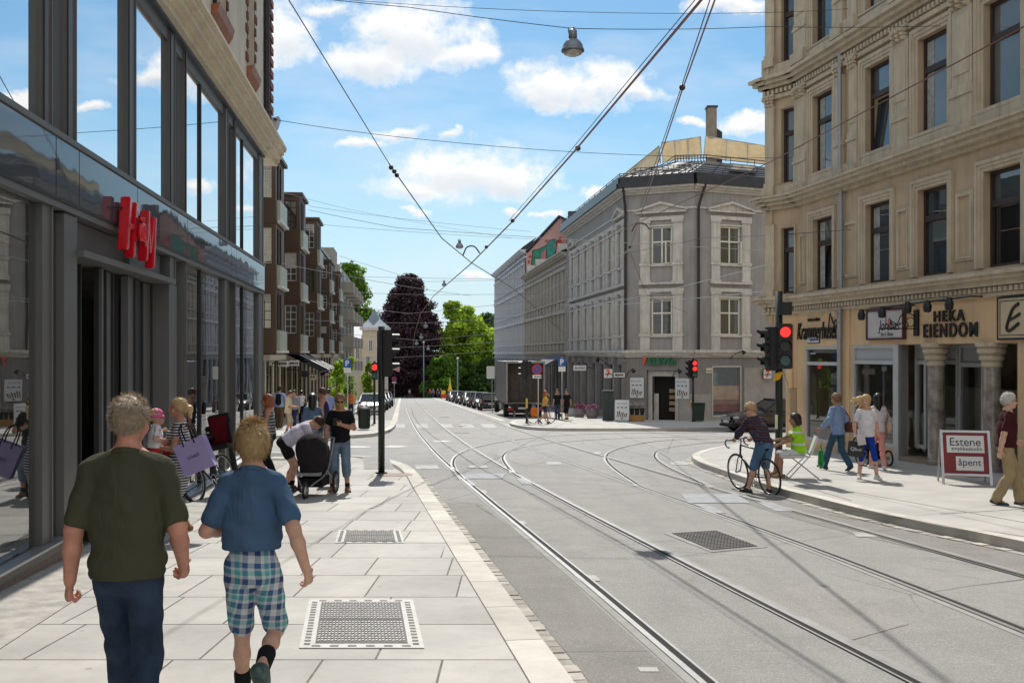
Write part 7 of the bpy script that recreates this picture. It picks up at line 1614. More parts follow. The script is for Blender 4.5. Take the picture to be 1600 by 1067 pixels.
person('man in black t-shirt denim shorts and sunglasses looking at his phone', spot(532, 768), 1.74, 186, .010, 1.0, False, 'tan', ank=(v3(-.13, .06, .085), v3(.15, -.04, .085)), wr=(v3(-.04, .27, 1.23), v3(.24, .16, .90)), elb=((-1, -.5, -.5), (.7, -1, 0)), curl=(.7, .7), head=(0, -10), lean=2, palm=((.3, -.6, .5), None),
       wear=(('shirt', BLACKC, {'sleeve': .6, 'loose': .022, 'hem': -.03}), ('shorts', DENIM_L, {'len': .70, 'loose': .022}), ('socks', BLACKC, {'h': .16}), ('shoes', SHOE_B), ('sunglasses', BLK)), hair=('short', H_GI if False else M('hair_sandy', (.22, .12, .055), .5, var=.3, scale=40)))
mb = MB(); o = thing('phone', 'dark phone held by the man in black t-shirt', 'phone', spot(532, 768)+Vector((-.04, -.33, 1.25))); mb.box(-.035, .035, -.005, .005, -.07, .07); mb.build('case', BLK, o, world=False, bevel=.004)
mb = MB(); mb.box(-.031, .031, .0052, .006, -.064, .064); mb.build('screen', MG('phone_screen', (.02, .02, .03), 1.6), o, world=False)
def shoulder_bag(t, J, s, hd, side=1, mat=None):
 mat = mat or M('black_leather', (.02, .02, .025), .45); c = (J['S'][side > 0]+J['RS']*side*.08-J['U']*.42-J['FS']*.05)*s; sh = (J['S'][side > 0]+J['U']*.06)*s
 S_ = Sdf(); S_.rc(c-J['FS']*.11, c+J['FS']*.11, .12, .12, .02, (J['RS'], .45)); S_.rc(c+J['U']*.06-J['FS']*.08, c+J['U']*.06+J['FS']*.08, .08, .08, .03, (J['RS'], .4)); V, F = S_.mesh(.012)
 b = thing('shoulder_bag', SB_LABEL[0], 'bag', t.location, t.rotation_euler.z); np_obj('bag_body', V, F, mat, b)
 mb = MB(); mb.tube(catmull([c-J['FS']*.1+J['U']*.1, (sh+c)/2-J['FS']*.10+J['RS']*side*.05, sh, (sh+c)/2+J['FS']*.10+J['RS']*side*.05, c+J['FS']*.1+J['U']*.1], .06), .012, 5); mb.build('strap', mat, b, world=False)
SB_LABEL = ['dark blue shoulder bag of the woman in denim']
person('long dark haired woman in denim shirt seen from behind with shoulder bag', at_y(488, 22.0), 1.70, 8, .013, .98, True, 'tan', wear=(('jacket', cloth('denim_shirt', (.10, .16, .25)), {'sleeve': 1.8, 'hem': -.14}), ('trousers', cloth('grey_cloth', (.22, .23, .26)), {}), ('shoes', SHOE_D)), hair=('long', H_DK, {'l': .36}), extra=lambda t, J, s, hd: shoulder_bag(t, J, s, hd, 1, M('navy_leather', (.02, .035, .06), .4)))
person('man in navy tank top and sunglasses facing left among the crowd', at_y(507, 25.5), 1.84, 80, .014, 1.0, False, 'tan', head=(-10, -5), wear=(('tank', NAVY, {}), ('shorts', cloth('grey_shorts', (.2, .2, .2)), {'len': .45}), ('shoes', SHOE_D), ('sunglasses', BLK)), hair=('short', H_BR))
person('bearded man in grey cap and sand coloured clothes looking at phone', spot(450, 677), 1.74, -75, .015, 1.0, False, 'tan', wr=(v3(-.10, .34, 1.10), v3(.10, .33, 1.10)), head=(0, -20), wear=(('shirt', cloth('sand', (.56, .46, .29)), {'sleeve': .7, 'hem': -.10, 'loose': .03}), ('shorts', cloth('stone', (.36, .31, .22)), {'len': .5}), ('socks', cloth('grey_sock', (.14, .14, .14)), {'h': .3}), ('shoes', SHOE_D), ('cap', cloth('grey_cap', (.09, .10, .10)))), hair=('short', H_BR))
def backpack(t, J, s, hd):
 c = (J['chest']-J['FS']*.19-J['U']*.05)*s; S_ = Sdf(); S_.rc(c-J['U']*.14, c+J['U']*.14, .135, .11, .02, (J['FS'], .65)); S_.rc(c-J['U']*.12-J['FS']*.07, c-J['FS']*.07, .09, .08, .02, (J['FS'], .6)); V, F = S_.mesh(.018)
 b = thing('backpack', 'black backpack worn by the man in blue shirt', 'backpack', t.location, t.rotation_euler.z); np_obj('pack', V, F, BLACKC, b)
 for x in (-1, 1):
  mb = MB(); sh = (J['S'][x > 0]-J['RS']*x*.06+J['U']*.07)*s; mb.tube(catmull([c+J['U']*.14+J['RS']*x*.08, sh, sh+J['FS']*.10-J['U']*.12, (J['chest']+J['RS']*x*.15-J['U']*.1)*s], .05), .022, 5); mb.build('strap', BLACKC, b, world=False)
person('broad man in light blue shirt and brown trousers walking away', at_y(436, 44.5), 1.90, 3, .016, 1.12, False, 'tan', girth=1.15, ank=(v3(-.1, .25, .085), v3(.1, -.2, .12)), wr=(v3(-.34, .05, .98), v3(.34, .05, .98)), wear=(('jacket', cloth('pale_blue', (.30, .38, .58)), {'sleeve': 1.5, 'loose': .035}), ('trousers', cloth('brown', (.12, .085, .05)), {'loose': .03}), ('shoes', SHOE_D)), hair=('short', H_DK), extra=backpack)
person('dark haired woman in pink top at the left edge of the arcade', at_y(418.5, 46), 1.68, 175, .018, .95, True, 'light', wear=(('shirt', cloth('pink', (.55, .13, .20)), {'sleeve': .4}), ('trousers', DENIM, {}), ('shoes', SHOE_D)), hair=('long', H_BR, {'l': .25}))
person('man in grey shirt standing behind the man with the cap', at_y(461, 43), 1.74, 150, .018, 1.0, False, 'tan', wear=(('shirt', cloth('grey', (.20, .21, .23)), {'sleeve': 1.6}), ('trousers', NAVY, {}), ('shoes', SHOE_D)), hair=('short', H_DK))
SB_LABEL = ['black bag of the woman in white top under the arcade']
person('woman in white top and black trousers with hair bun walking away', at_y(471, 52), 1.70, 5, .018, .95, True, 'tan', ank=(v3(-.1, .2, .085), v3(.1, -.2, .1)), wear=(('shirt', WHITEC, {'sleeve': .3}), ('trousers', BLACKC, {}), ('shoes', SHOE_D)), hair=('bun', H_DK), extra=lambda t, J, s, hd: shoulder_bag(t, J, s, hd, 1))
person('white haired woman in white blouse behind the denim woman', at_y(489, 34), 1.66, 20, .017, .95, True, 'tan', wear=(('shirt', WHITEC, {'sleeve': .6}), ('trousers', cloth('stone', (.36, .31, .22)), {}), ('shoes', SHOE_D)), hair=('bob', H_WH))
person('person in blue shirt half hidden behind the navy tank top man', at_y(513, 38), 1.80, 10, .018, 1.0, False, 'tan', wear=(('shirt', cloth('blue_check', (.20, .25, .48)), {'sleeve': .7}), ('trousers', DENIM, {}), ('shoes', SHOE_D)), hair=('short', H_DK))
person('person in orange top standing among the young street trees', at_y(549, 60), 1.70, 180, .022, 1.0, False, 'tan', wear=(('shirt', cloth('orange', (.62, .17, .03)), {'sleeve': .5}), ('trousers', DENIM, {}), ('shoes', SHOE_D)), hair=('short', H_BR))
SB_LABEL = ['brown shoulder bag of the woman in pale blue jacket']
person('short haired woman in pale blue jacket and jeans walking away left', spot(1309, 735), 1.71, 28, .011, 1.0, True, 'tan', ank=(v3(-.12, .30, .085), v3(.10, -.28, .14)), foot_pitch=(-10, 30), wr=(v3(-.42, .10, .98), v3(.26, .10, .92)), head=(0, 0),
       wear=(('jacket', cloth('pale_blue_jacket', (.20, .28, .46)), {'sleeve': 1.85, 'hem': -.10, 'loose': .026, 'fold': .006}), ('trousers', cloth('teal_jeans', (.035, .08, .13)), {}), ('shoes', SHOE_D)), hair=('short', M('hair_strawberry', (.24, .13, .065), .5, var=.3, scale=40), {'th': .028}), extra=lambda t, J, s, hd: shoulder_bag(t, J, s, hd, 1, M('brown_leather', (.10, .04, .02), .45)))
person('woman in white t-shirt and blue leggings with hair blown sideways', spot(1353, 748), 1.70, 172, .010, .97, True, 'light', ank=(v3(-.20, .10, .085), v3(.14, .02, .085)), wr=(v3(-.26, -.03, .90), v3(.24, .12, .92)), head=(-28, -2), curl=(.4, .9),
       wear=(('shirt', WHITEC, {'sleeve': .55, 'loose': .022, 'hem': -.03}), ('trousers', cloth('royal_blue', (.012, .045, .30)), {'len': .72, 'loose': .004, 'straight': False}), ('shoes', SHOE_W)), hair=('blown', H_BL, {'dir': (1, -.1, .02)}))
SB_LABEL = ['beige handbag on the shoulder of the woman in pink trousers']
person('dark haired woman in pale top and pink trousers walking away', spot(1372, 733), 1.71, -8, .011, .95, True, 'tan', ank=(v3(-.10, .22, .085), v3(.09, -.22, .12)), wear=(('shirt', cloth('pale_top', (.55, .50, .52)), {'sleeve': .6, 'hem': -.06}), ('trousers', cloth('salmon', (.62, .27, .24)), {'loose': .006, 'straight': False}), ('shoes', SHOE_W)), hair=('long', H_DK, {'l': .28}), extra=lambda t, J, s, hd: shoulder_bag(t, J, s, hd, 1, M('beige_leather', (.42, .33, .22), .5)))
person('white haired man in maroon polo shirt and khaki trousers walking right', spot(1572, 788), 1.76, -105, .009, 1.0, False, 'light', girth=1.04, ank=(v3(-.09, .22, .085), v3(.09, -.16, .10)), foot_pitch=(-12, 15), wr=(v3(-.28, .22, .98), v3(.26, -.14, .86)), head=(6, 0), lean=3,
       wear=(('shirt', cloth('maroon', (.055, .012, .016)), {'sleeve': .72, 'loose': .03, 'hem': -.02, 'fold': .006}), ('trousers', cloth('khaki', (.33, .25, .145)), {'loose': .022, 'fold': .008}), ('shoes', M('shoe_navy', (.02, .05, .07), .6, var=.5, scale=30)), ('sunglasses', BLK)), hair=('short', H_WH))
BK_F, BK_R = ground(1160, 764.4, 0), ground(1198, 772.9, 0)
bk_dir = Vector((-.36, .93, 0)).normalized(); bk_c = (BK_F+BK_R)/2+Vector((.01, 0, 0)); BYAW = math.degrees(math.atan2(-bk_dir.x, bk_dir.y))
person('fair haired cyclist in checked shirt and denim shorts astride a racing bicycle', Vector((bk_c.x+.02, bk_c.y-.05, gz(bk_c.y, 0))), 1.80, BYAW, .010, 1.0, False, 'light', hip=(0, -.24, .93), ank=(v3(-.20, -.02, .085), v3(.17, -.16, .085)), lean=36, wr=(v3(-.20, .42, .97), v3(.20, .40, .97)), elb=((-.8, -.3, -.6), (.8, -.3, -.6)), head=(58, -14), curl=(.9, .9),
       wear=(('shirt', plaid('cloth_rider_check', (.05, .05, .07), [(0, (.02, .025, .06)), (.3, (.16, .045, .03)), (.5, (.02, .02, .03)), (.75, (.05, .09, .14)), (.9, (.12, .06, .03))], .10), {'sleeve': 1.45, 'loose': .026, 'hem': -.06, 'fold': .006}), ('shorts', cloth('blue_denim', (.075, .15, .25), var=.3), {'len': .50, 'loose': .024}), ('shoes', SHOE_D), ('sunglasses', BLK)), hair=('short', M('hair_fair', (.44, .29, .15), .5, var=.3, scale=40), {'th': .026}))
VEST = stripes('cloth_hi_vis', (.30, .62, .01), (.55, .60, .58), .24, 2, .80, .04)
seat_l = at_y(1248, 20.2)
person('seated woman in fluorescent yellow green vest and checked shorts facing the cyclist', seat_l, 1.66, 82, .010, 1.0, True, 'olive', hip=(0, 0, .565), ank=(v3(-.12, .40, .085), v3(.13, .50, .085)), knee=((-.2, .6, 1), (.2, .6, 1)), lean=6, wr=(v3(-.14, .48, .72), v3(.12, .52, .80)), elb=((-.4, -.3, -1), (.4, -.3, -1)), head=(0, -6), girth=1.08,
       wear=(('shirt', VEST, {'sleeve': .45, 'loose': .035, 'hem': -.02}), ('shorts', plaid('cloth_pale_check', (.6, .6, .6), [(0, (.62, .62, .62)), (.4, (.35, .36, .40)), (.6, (.62, .62, .62))], .09), {'len': .46, 'loose': .02}), ('shoes', SHOE_B)), hair=('bob', H_DK, {'th': .022}))
person('woman in yellow top and navy shorts walking with a hand raised', spot(851, 662), 1.70, -75, .016, .95, True, 'tan', ank=(v3(-.1, .24, .085), v3(.1, -.32, .2)), foot_pitch=(-5, 40), wr=(v3(-.10, .22, 1.55), v3(.2, .1, 1.0)), wear=(('shirt', cloth('yellow', (.60, .36, .04)), {'sleeve': .3}), ('shorts', NAVY, {'len': .25, 'loose': .03}), ('shoes', SHOE_D)), hair=('long', H_GI, {'l': .2}))
for px, y, yw, top, bot, lab in ((871, 57.5, 170, BLACKC, DENIM, 'person in black t-shirt and jeans outside the corner shops'), (886, 57.5, 150, BLACKC, BLACKC, 'person dressed all in black outside the corner shops')):
 person(lab, at_y(px, y), 1.76, yw, .017, 1.0, False, 'tan', wear=(('shirt', top, {'sleeve': .6, 'hem': -.05}), ('shorts' if bot is BLACKC else 'trousers', bot, {'len': .6} if bot is BLACKC else {}), ('shoes', SHOE_D)), hair=('short', H_DK))
person('crouching person in dark top by the shop goods on the far pavement', at_y(879, 63), 1.7, 90, .02, 1.0, False, 'tan', hip=(0, 0, .42), ank=(v3(-.1, .12, .085), v3(.1, .1, .085)), lean=30, wear=(('shirt', cloth('grey', (.20, .21, .23)), {'sleeve': .6}), ('trousers', DENIM, {})), hair=('short', H_DK))
for px, y, col, nm in ((684, 172, (.05, .05, .10), 'tiny distant person in dark blue at the end of the street'), (689, 168, (.02, .02, .02), 'tiny distant person in black at the end of the street'), (672, 190, (.5, .03, .06), 'tiny distant person in red by the far lamp post'), (677, 182, (.10, .12, .2), 'tiny distant person in grey blue near the red one'), (604, 105, (.06, .06, .07), 'distant person in dark clothes beyond the left parked cars'), (601, 118, (.28, .10, .10), 'distant person in faded red beyond the left parked cars')):
 person(nm, at_y(px, y), 1.75, 180, .035, 1.0, False, 'tan', wear=(('shirt', cloth('far_%d' % px, col), {'sleeve': .6}), ('trousers', DENIM, {})), hair=('short', H_DK), group='distant pedestrians')
# ================================================================== VEHICLES
TYRE = M('tyre_rubber', (.018, .018, .018), .85, var=.2); RIM = M('alloy_rim', (.40, .40, .41), .35, metal=.8); CARGLASS = MG('car_glass', (.012, .016, .018), 1.7, minr=.06); CHROME = M('chrome', (.6, .6, .6), .15, metal=1.0, var=.05)
LAMPG = MG('headlamp_glass', (.35, .37, .38), 1.6); TAILR = M('tail_lamp_red', (.35, .01, .01), .25, coat=.4); PLATEW = M('number_plate', (.6, .6, .58), .5)
def paint(name, c): return M('car_paint_'+name, c, .3, metal=.25, var=.04, coat=.8)
def wheel(parent, c, r=.32, w=.2):
 X = Matrix.Translation(c) @ Matrix.Rotation(R(90), 4, 'X')
 mb = MB(); mb.lathe([(r*.62, -w/2), (r*.93, -w/2), (r, -w*.36), (r, w*.36), (r*.93, w/2), (r*.62, w/2), (r*.60, 0)], 26, 0, X); o = mb.build('wheel', TYRE, parent, True, world=False)
 mb = MB(); mb.lathe([(.02, -w*.42), (r*.25, -w*.40), (r*.62, -w*.46), (r*.62, w*.46), (r*.25, w*.40), (.02, w*.42)], 20, 0, X); mb.build('rim', RIM, o, world=False)
def car(label, loc, rz, pm, kind='hatch', Lc=4.2, Wc=1.76, H=1.47, group=None, plate='AB 12345', name='parked_car'):
 """nose towards +X"""
 t = thing(name, label, 'car', loc, rz, group); h = Lc/2; w = Wc/2
 if kind == 'sedan': st = [(-h, .60, .84), (-h+.10, .80, .90), (-h+.35, .90, .95), (-h*.62, .95, .985), (0, .92, 1.0), (h*.36, .96, .99), (h*.62, .88, .97), (h*.84, .78, .92), (h*.96, .66, .84), (h, .52, .76)]; gh = (-h*.72, -h*.42, h*.08, h*.40)
 elif kind == 'estate': st = [(-h, .66, .86), (-h+.08, .92, .91), (-h*.7, .96, .98), (0, .94, 1.0), (h*.36, .97, .99), (h*.62, .90, .97), (h*.84, .80, .92), (h*.96, .68, .84), (h, .52, .76)]; gh = (-h*.97, -h*.86, h*.08, h*.42)
 else: st = [(-h, .62, .86), (-h+.08, .90, .91), (-h*.6, .96, .98), (0, .94, 1.0), (h*.42, .98, .99), (h*.66, .90, .96), (h*.86, .78, .90), (h*.97, .64, .82), (h, .50, .74)]; gh = (-h*.96, -h*.74, h*.10, h*.52)
 k = H/1.45; ring = []; n = 13
 mb = MB()
 for x, zt, wf in st:
  W_ = w*wf; zt *= k; zb = .20 if abs(x) < h*.9 else .28
  half = [(W_*.82, zb), (W_*.97, zb+.08), (W_*1.0, zb+.25), (W_*.995, zt*.72), (W_*.95, zt*.93), (W_*.86, zt), (0, zt+.015)]
  ring.append([(x, y, z) for y, z in half]+[(x, -y, z) for y, z in half[-2::-1]])
 n = len(ring[0]); vs = [p for r_ in ring for p in r_]
 fs = [(i*n+j, i*n+j+1, (i+1)*n+j+1, (i+1)*n+j) for i in range(len(ring)-1) for j in range(n-1)]+[(i*n+n-1, i*n, (i+1)*n, (i+1)*n+n-1) for i in range(len(ring)-1)]
 fs += [tuple(range(n)), tuple((len(ring)-1)*n+j for j in range(n))]; mb.add(vs, fs)
 body = mb.build('body', pm, t, True, world=False)
 md = body.modifiers.new('round', 'SUBSURF'); md.levels = 1; md.render_levels = 2
 zb = .93*k; x0, x1, x2, x3 = gh; wb, wr_ = w*.90, w*.70; zr = H-.03
 A = [(x0, -wb, zb), (x3, -wb*.96, zb), (x3, wb*.96, zb), (x0, wb, zb)]; Bq = [(x1, -wr_, zr), (x2, -wr_, zr), (x2, wr_, zr), (x1, wr_, zr)]
 mb = MB(); mb.add(A+Bq, [(0, 1, 5, 4), (1, 2, 6, 5), (2, 3, 7, 6), (3, 0, 4, 7), (4, 5, 6, 7)]); mb.build('windows', CARGLASS, t, world=False)
 mb = MB()
 V = lambda p: Vector(p)
 mb.prism([V(Bq[0])+Vector((-.05, -.02, 0)), V(Bq[1])+Vector((.05, -.02, 0)), V(Bq[2])+Vector((.05, .02, 0)), V(Bq[3])+Vector((-.05, .02, 0))], (0, 0, .045))
 for i in range(4): mb.tube([A[i], Bq[i]], [.055, .04], 6)
 for s_ in (0, 3):
  j = 1 if s_ == 0 else 2
  for f_ in ((.45, .48) if kind != 'hatch' else (.40, .42)): mb.tube([V(A[s_]).lerp(V(A[j]), f_), V(Bq[s_]).lerp(V(Bq[j]), f_)], .035, 5)
  mb.tube([A[s_], A[j]], .03, 5)
 mb.build('roof', pm, t, world=False)
 for x in (-h*.62, h*.64):
  for s_ in (-1, 1):
   mb = MB(); mb.tube([(x, s_*(w*.80), .33), (x, s_*(w+.012), .33)], .385, 22); mb.build('wheel_arch', TYRE, t, world=False); wheel(t, Vector((x, s_*(w-.085), .32)))
 for s_ in (-1, 1):
  mb = MB(); mb.ball((h*.925, s_*w*.64, .66*k), (.15, .17, .085), 12, 8); mb.build('headlight', LAMPG, t, True, world=False)
  mb = MB(); mb.box(-h-.005, -h+.12, s_*w*.82-.13, s_*w*.82+.07, .70*k, .88*k); mb.build('tail_light', TAILR, t, world=False, bevel=.02)
  mb = MB(); mb.ball((h*.30, s_*(w+.10), 1.0*k), (.07, .10, .07), 10, 6); mb.build('mirror', pm, t, True, world=False)
  mb = MB(); mb.box(-h*.02, h*.08, s_*(w+.002)-.012, s_*(w+.002)+.012, .80*k, .825*k); mb.build('door_handle', pm, t, world=False)
 mb = MB(); mb.box(h-.10, h+.02, -w*.44, w*.44, .52*k, .70*k, 1); [mb.box(h+.012, h+.03, -w*.42, w*.42, (.54+.035*i)*k, (.55+.035*i)*k, 0) for i in range(5)]; mb.build('grille', [CHROME, BLK], t, world=False)
 mb = MB(); mb.box(h-.12, h+.035, -w*.78, w*.78, .24, .36); mb.build('lower_bumper', BLK, t, world=False, bevel=.03)
 for sx in (1, -1):
  mb = MB(); x = sx*(h+.045); mb.box(min(x, x-sx*.02), max(x, x-sx*.02), -.26, .26, .42 if sx > 0 else .60, .53 if sx > 0 else .71); pl = mb.build('number_plate', PLATEW, t, world=False)
 return t
def bay_spot(y, d): return Vector((fx(y, d), y, gz(y, 0)))
HEAD = R(90)+math.atan(.1099)   # street heading (nose away from the viewer)
CW = dict(white=paint('white', (.62, .63, .64)), black=paint('black', (.01, .011, .013)), dark=paint('anthracite', (.035, .037, .042)), silver=paint('silver', (.42, .43, .44)), blue=paint('dark_blue', (.015, .025, .06)), red=paint('dark_red', (.12, .01, .012)), grey=paint('grey', (.16, .165, .17)))
for i, (y, c, k, rev, lab) in enumerate(((87, 'black', 'hatch', 1, 'black car parked nearest behind the box truck'), (94.5, 'grey', 'estate', 0, 'grey estate car second behind the truck'), (101.5, 'black', 'sedan', 1, 'black saloon third in the parked row behind the truck'), (109, 'silver', 'hatch', 0, 'silver hatchback fourth in the right parked row'), (117, 'dark', 'estate', 1, 'anthracite estate fifth in the right parked row'), (125, 'blue', 'hatch', 0, 'dark blue car sixth in the right parked row'), (134, 'dark', 'hatch', 1, 'anthracite hatchback seventh in the right parked row'), (143, 'silver', 'hatch', 0, 'bright silver car at the far end of right parked row'), (152, 'black', 'estate', 1, 'last dark car of the right parked row'))):
 car(lab, bay_spot(y, -7.55), HEAD if rev else HEAD+PI, CW[c], k, 4.2 if k != 'sedan' else 4.5, H=1.5, group='cars parked along the right kerb')
for i, (y, c, k, lab) in enumerate(((74, 'white', 'hatch', 'white car parked first in the left row facing the viewer'), (81, 'dark', 'estate', 'dark estate parked behind the white car on the left'), (88.5, 'black', 'hatch', 'black car third in the left parked row'), (97, 'grey', 'hatch', 'grey car fourth in the left parked row'), (106, 'black', 'estate', 'black estate last in the left parked row'))):
 car(lab, bay_spot(y, 2.4-.016*(y-74)), HEAD+PI, CW[c], k, 4.25, H=1.5, group='cars parked along the left kerb')
vl = Vector((11.95, 45.2, gz(45.2, 0)))
car('black saloon car parked in shade beside the corner shop window', vl, R(180+14), CW['black'], 'sedan', 4.8, 1.82, 1.45)
def truck(loc, rz):
 t = thing('box_truck', 'dark box truck with open rear and tail lift parked on the right kerb', 'truck', loc, rz)
 GREYB = M('truck_side', (.22, .22, .23), .5, var=.12, scale=.8, streak=.3); DKB = M('truck_interior', (.20, .165, .14), .9, var=.3, scale=2); W_ = 1.29; zf, zt = 1.05, 3.85; L0, L1 = -4.3, 3.0
 bx = lambda name, mats, fn, sm=False, parent=None: (lambda mb: (fn(mb), mb.build(name, mats, parent or t, sm, world=False))[1])(MB())
 bx('box_body', [GREYB, DKB], lambda mb: (mb.box(L0, L1, W_-.05, W_, zf, zt, 0), mb.box(L0, L1, -W_, -W_+.05, zf, zt, 0), mb.box(L0, L1, -W_+.05, W_-.05, zt-.06, zt, 0), mb.box(L0, L1, -W_+.05, W_-.05, zf, zf+.08, 1), mb.box(L1-.06, L1, -W_+.05, W_-.05, zf+.08, zt-.06, 1), mb.box(L0+.02, L1-.07, W_-.07, W_-.052, zf+.08, zt-.07, 1), mb.box(L0+.02, L1-.07, -W_+.052, -W_+.07, zf+.08, zt-.07, 1)))
 bx('cargo_curtain', M('cargo_curtain', (.10, .083, .07), .9, var=.3, scale=3, streak=.4), lambda mb: [mb.box(L0+.75+.03*(i % 2), L0+.80+.03*(i % 2), -W_+.08+i*.31, -W_+.08+(i+1)*.31-.01, zf+.1, zt-.08) for i in range(8)])
 bx('rear_frame', M('truck_frame', (.30, .29, .28), .5, metal=.4), lambda mb: (mb.box(L0-.05, L0, W_-.10, W_+.01, zf, zt+.02), mb.box(L0-.05, L0, -W_-.01, -W_+.10, zf, zt+.02), mb.box(L0-.05, L0, -W_+.10, W_-.10, zt-.12, zt+.02)))
 bx('side_rail', GREYB, lambda mb: [mb.box(L0+.3+i*.9, L0+.36+i*.9, W_, W_+.02, zf+.05, zt-.05) for i in range(8)]+[mb.box(L0, L1, W_, W_+.03, zf+.18, zf+.24)])
 bx('chassis', BLK, lambda mb: (mb.box(L0+.2, L1+1.9, -.45, .45, .55, zf-.02), mb.box(L0+.05, L0+.25, -1.1, 1.1, .42, .80)))
 bx('tail_lift', M('lift_plate', (.24, .24, .24), .6, metal=.3, var=.2), lambda mb: (mb.box(L0-1.6, L0-.1, -1.15, 1.15, .06, .14), mb.box(L0-.2, L0+.4, -.8, -.7, .14, .6), mb.box(L0-.2, L0+.4, .7, .8, .14, .6)))
 for x in (-2.6, 4.1):
  for s_ in (-1, 1): wheel(t, Vector((x, s_*(W_-.17), .46)), .46, .30)
 bx('cab', CW['grey'], lambda mb: (mb.prism([(L1+.15, -1.15, .6), (L1+2.1, -1.15, .6), (L1+2.1, -1.15, 1.7), (L1+1.8, -1.15, 2.75), (L1+.15, -1.15, 2.75)], (0, 2.3, 0)),))
 bx('cab_glass', CARGLASS, lambda mb: (mb.prism([(L1+2.112, -1.0, 1.72), (L1+1.83, -1.0, 2.6), (L1+1.80, -1.0, 2.6), (L1+2.08, -1.0, 1.72)], (0, 2.0, 0)), mb.box(L1+.7, L1+1.7, -1.16, -1.152, 1.7, 2.5), mb.box(L1+.7, L1+1.7, 1.152, 1.16, 1.7, 2.5)))
 for s_ in (-1, 1): bx('tail_light', TAILR, lambda mb: mb.box(L0-.06, L0-.01, s_*1.0-.18, s_*1.0+.18, .62, .80))
 bx('number_plate', PLATEW, lambda mb: mb.box(L0-.06, L0-.045, .0, .5, .70, .82)); bx('tool_box', M('truck_frame', (.30, .29, .28), .5, metal=.4), lambda mb: (mb.box(-.8, .9, W_-.45, W_-.03, .45, .95)))
 for k in range(3): bx('cargo_rail', M('truck_frame', (.30, .29, .28), .5, metal=.4), lambda mb: mb.box(L0+.1, L1-.1, W_-.10, W_-.071, 1.6+k*.6, 1.68+k*.6))
 return t
ty = 66+4.3; truck(Vector((fx(ty, -8.15), ty, gz(ty, 0))), HEAD)
# ------------------------------------------------------------------ bicycles, pram, chair
def bicycle(label, loc, rz, lean, frame, drop=True, seat=False, fat=.016, group=None):
 t = thing('bicycle', label, 'bicycle', loc, rz, group); X = Matrix.Rotation(lean, 4, 'X'); q = lambda x, y, z: X @ Vector((x, y, z)); ax = X @ Vector((0, 1, 0)); wr = .335
 pb = lambda name, mat, fn, sm=True, parent=None: (lambda mb: (fn(mb), mb.build(name, mat, parent or t, sm, world=False))[1])(MB())
 for x in (-.50, .50):
  o = pb('wheel', RIM, lambda mb: (mb.torus(q(x, 0, wr), ax, wr-.022, .010, 36, 6), [mb.tube([q(x, .02*(-1)**k, wr), q(x+math.cos(k*PI/9)*(wr-.025), 0, wr+math.sin(k*PI/9)*(wr-.025))], .0017, 3) for k in range(18)], mb.tube([q(x, -.05, wr), q(x, .05, wr)], .018, 8)))
  pb('tyre', TYRE, lambda mb: mb.torus(q(x, 0, wr), ax, wr, fat, 40, 8), parent=o)
 BB, ST, HT, HB = (-.07, 0, .29), (-.20, 0, .82), (.33, 0, .86), (.37, 0, .68)
 pb('frame', frame, lambda mb: (mb.tube([q(*BB), q(*ST)], .016, 8), mb.tube([q(*ST), q(*HT)], .016, 8), mb.tube([q(*BB), q(*HB)], .019, 8), mb.tube([q(*HT), q(*HB)], .02, 8), [mb.tube([q(*BB), q(-.5, s_, wr)], .010, 6) for s_ in (-.055, .055)], [mb.tube([q(*ST), q(-.5, s_, wr)], .009, 6) for s_ in (-.055, .055)]))
 pb('fork', frame, lambda mb: [mb.tube([q(*HB), q(.39, s_, .60), q(.47, s_, wr+.06), q(.50, s_, wr)], .012, 6) for s_ in (-.05, .05)])
 pb('saddle', BLK, lambda mb: (mb.tube([q(*ST), q(-.235, 0, .96)], .013, 6), mb.tube([q(-.37, 0, .975), q(-.28, 0, .985), q(-.12, 0, .975)], [.07, .05, .018], 8)))
 if drop: pb('handlebar', BLK, lambda mb: (mb.tube([q(.325, 0, .86), q(.30, 0, .95), q(.39, 0, .97)], .014, 6), mb.tube(catmull([q(.39, -.21, .83), q(.48, -.21, .84), q(.53, -.21, .91), q(.47, -.21, .97), q(.39, -.19, .97), q(.39, 0, .97), q(.39, .19, .97), q(.47, .21, .97), q(.53, .21, .91), q(.48, .21, .84), q(.39, .21, .83)], .05), .014, 6)))
 else: pb('handlebar', BLK, lambda mb: (mb.tube([q(.325, 0, .86), q(.31, 0, 1.0), q(.36, 0, 1.03)], .016, 6), mb.tube(catmull([q(.26, -.32, 1.05), q(.34, -.12, 1.05), q(.36, 0, 1.03), q(.34, .12, 1.05), q(.26, .32, 1.05)], .06), .014, 6), [mb.tube(catmull([q(.30, s_*.25, 1.05), q(.48, s_*.15, 1.0), q(.46, s_*.04, .80)], .05), .005, 4) for s_ in (-1, 1)]))
 pb('crankset', CHROME, lambda mb: (mb.torus(q(BB[0], .045, BB[2]), ax, .085, .006, 24, 5), mb.tube([q(BB[0]-.10, .06, BB[2]-.13), q(BB[0], .05, BB[2]), q(BB[0], -.05, BB[2]), q(BB[0]+.10, -.06, BB[2]+.13)], .010, 6), mb.tube([q(BB[0]-.10, .06, BB[2]-.13), q(BB[0]-.10, .15, BB[2]-.13)], .014, 6), mb.tube([q(BB[0]+.10, -.06, BB[2]+.13), q(BB[0]+.10, -.15, BB[2]+.13)], .014, 6)))
 pb('chain', BLK, lambda mb: (mb.tube([q(BB[0], .045, BB[2]+.085), q(-.5, .045, wr+.035)], .005, 4), mb.tube([q(BB[0], .045, BB[2]-.085), q(-.5, .045, wr-.035)], .005, 4)))
 return t
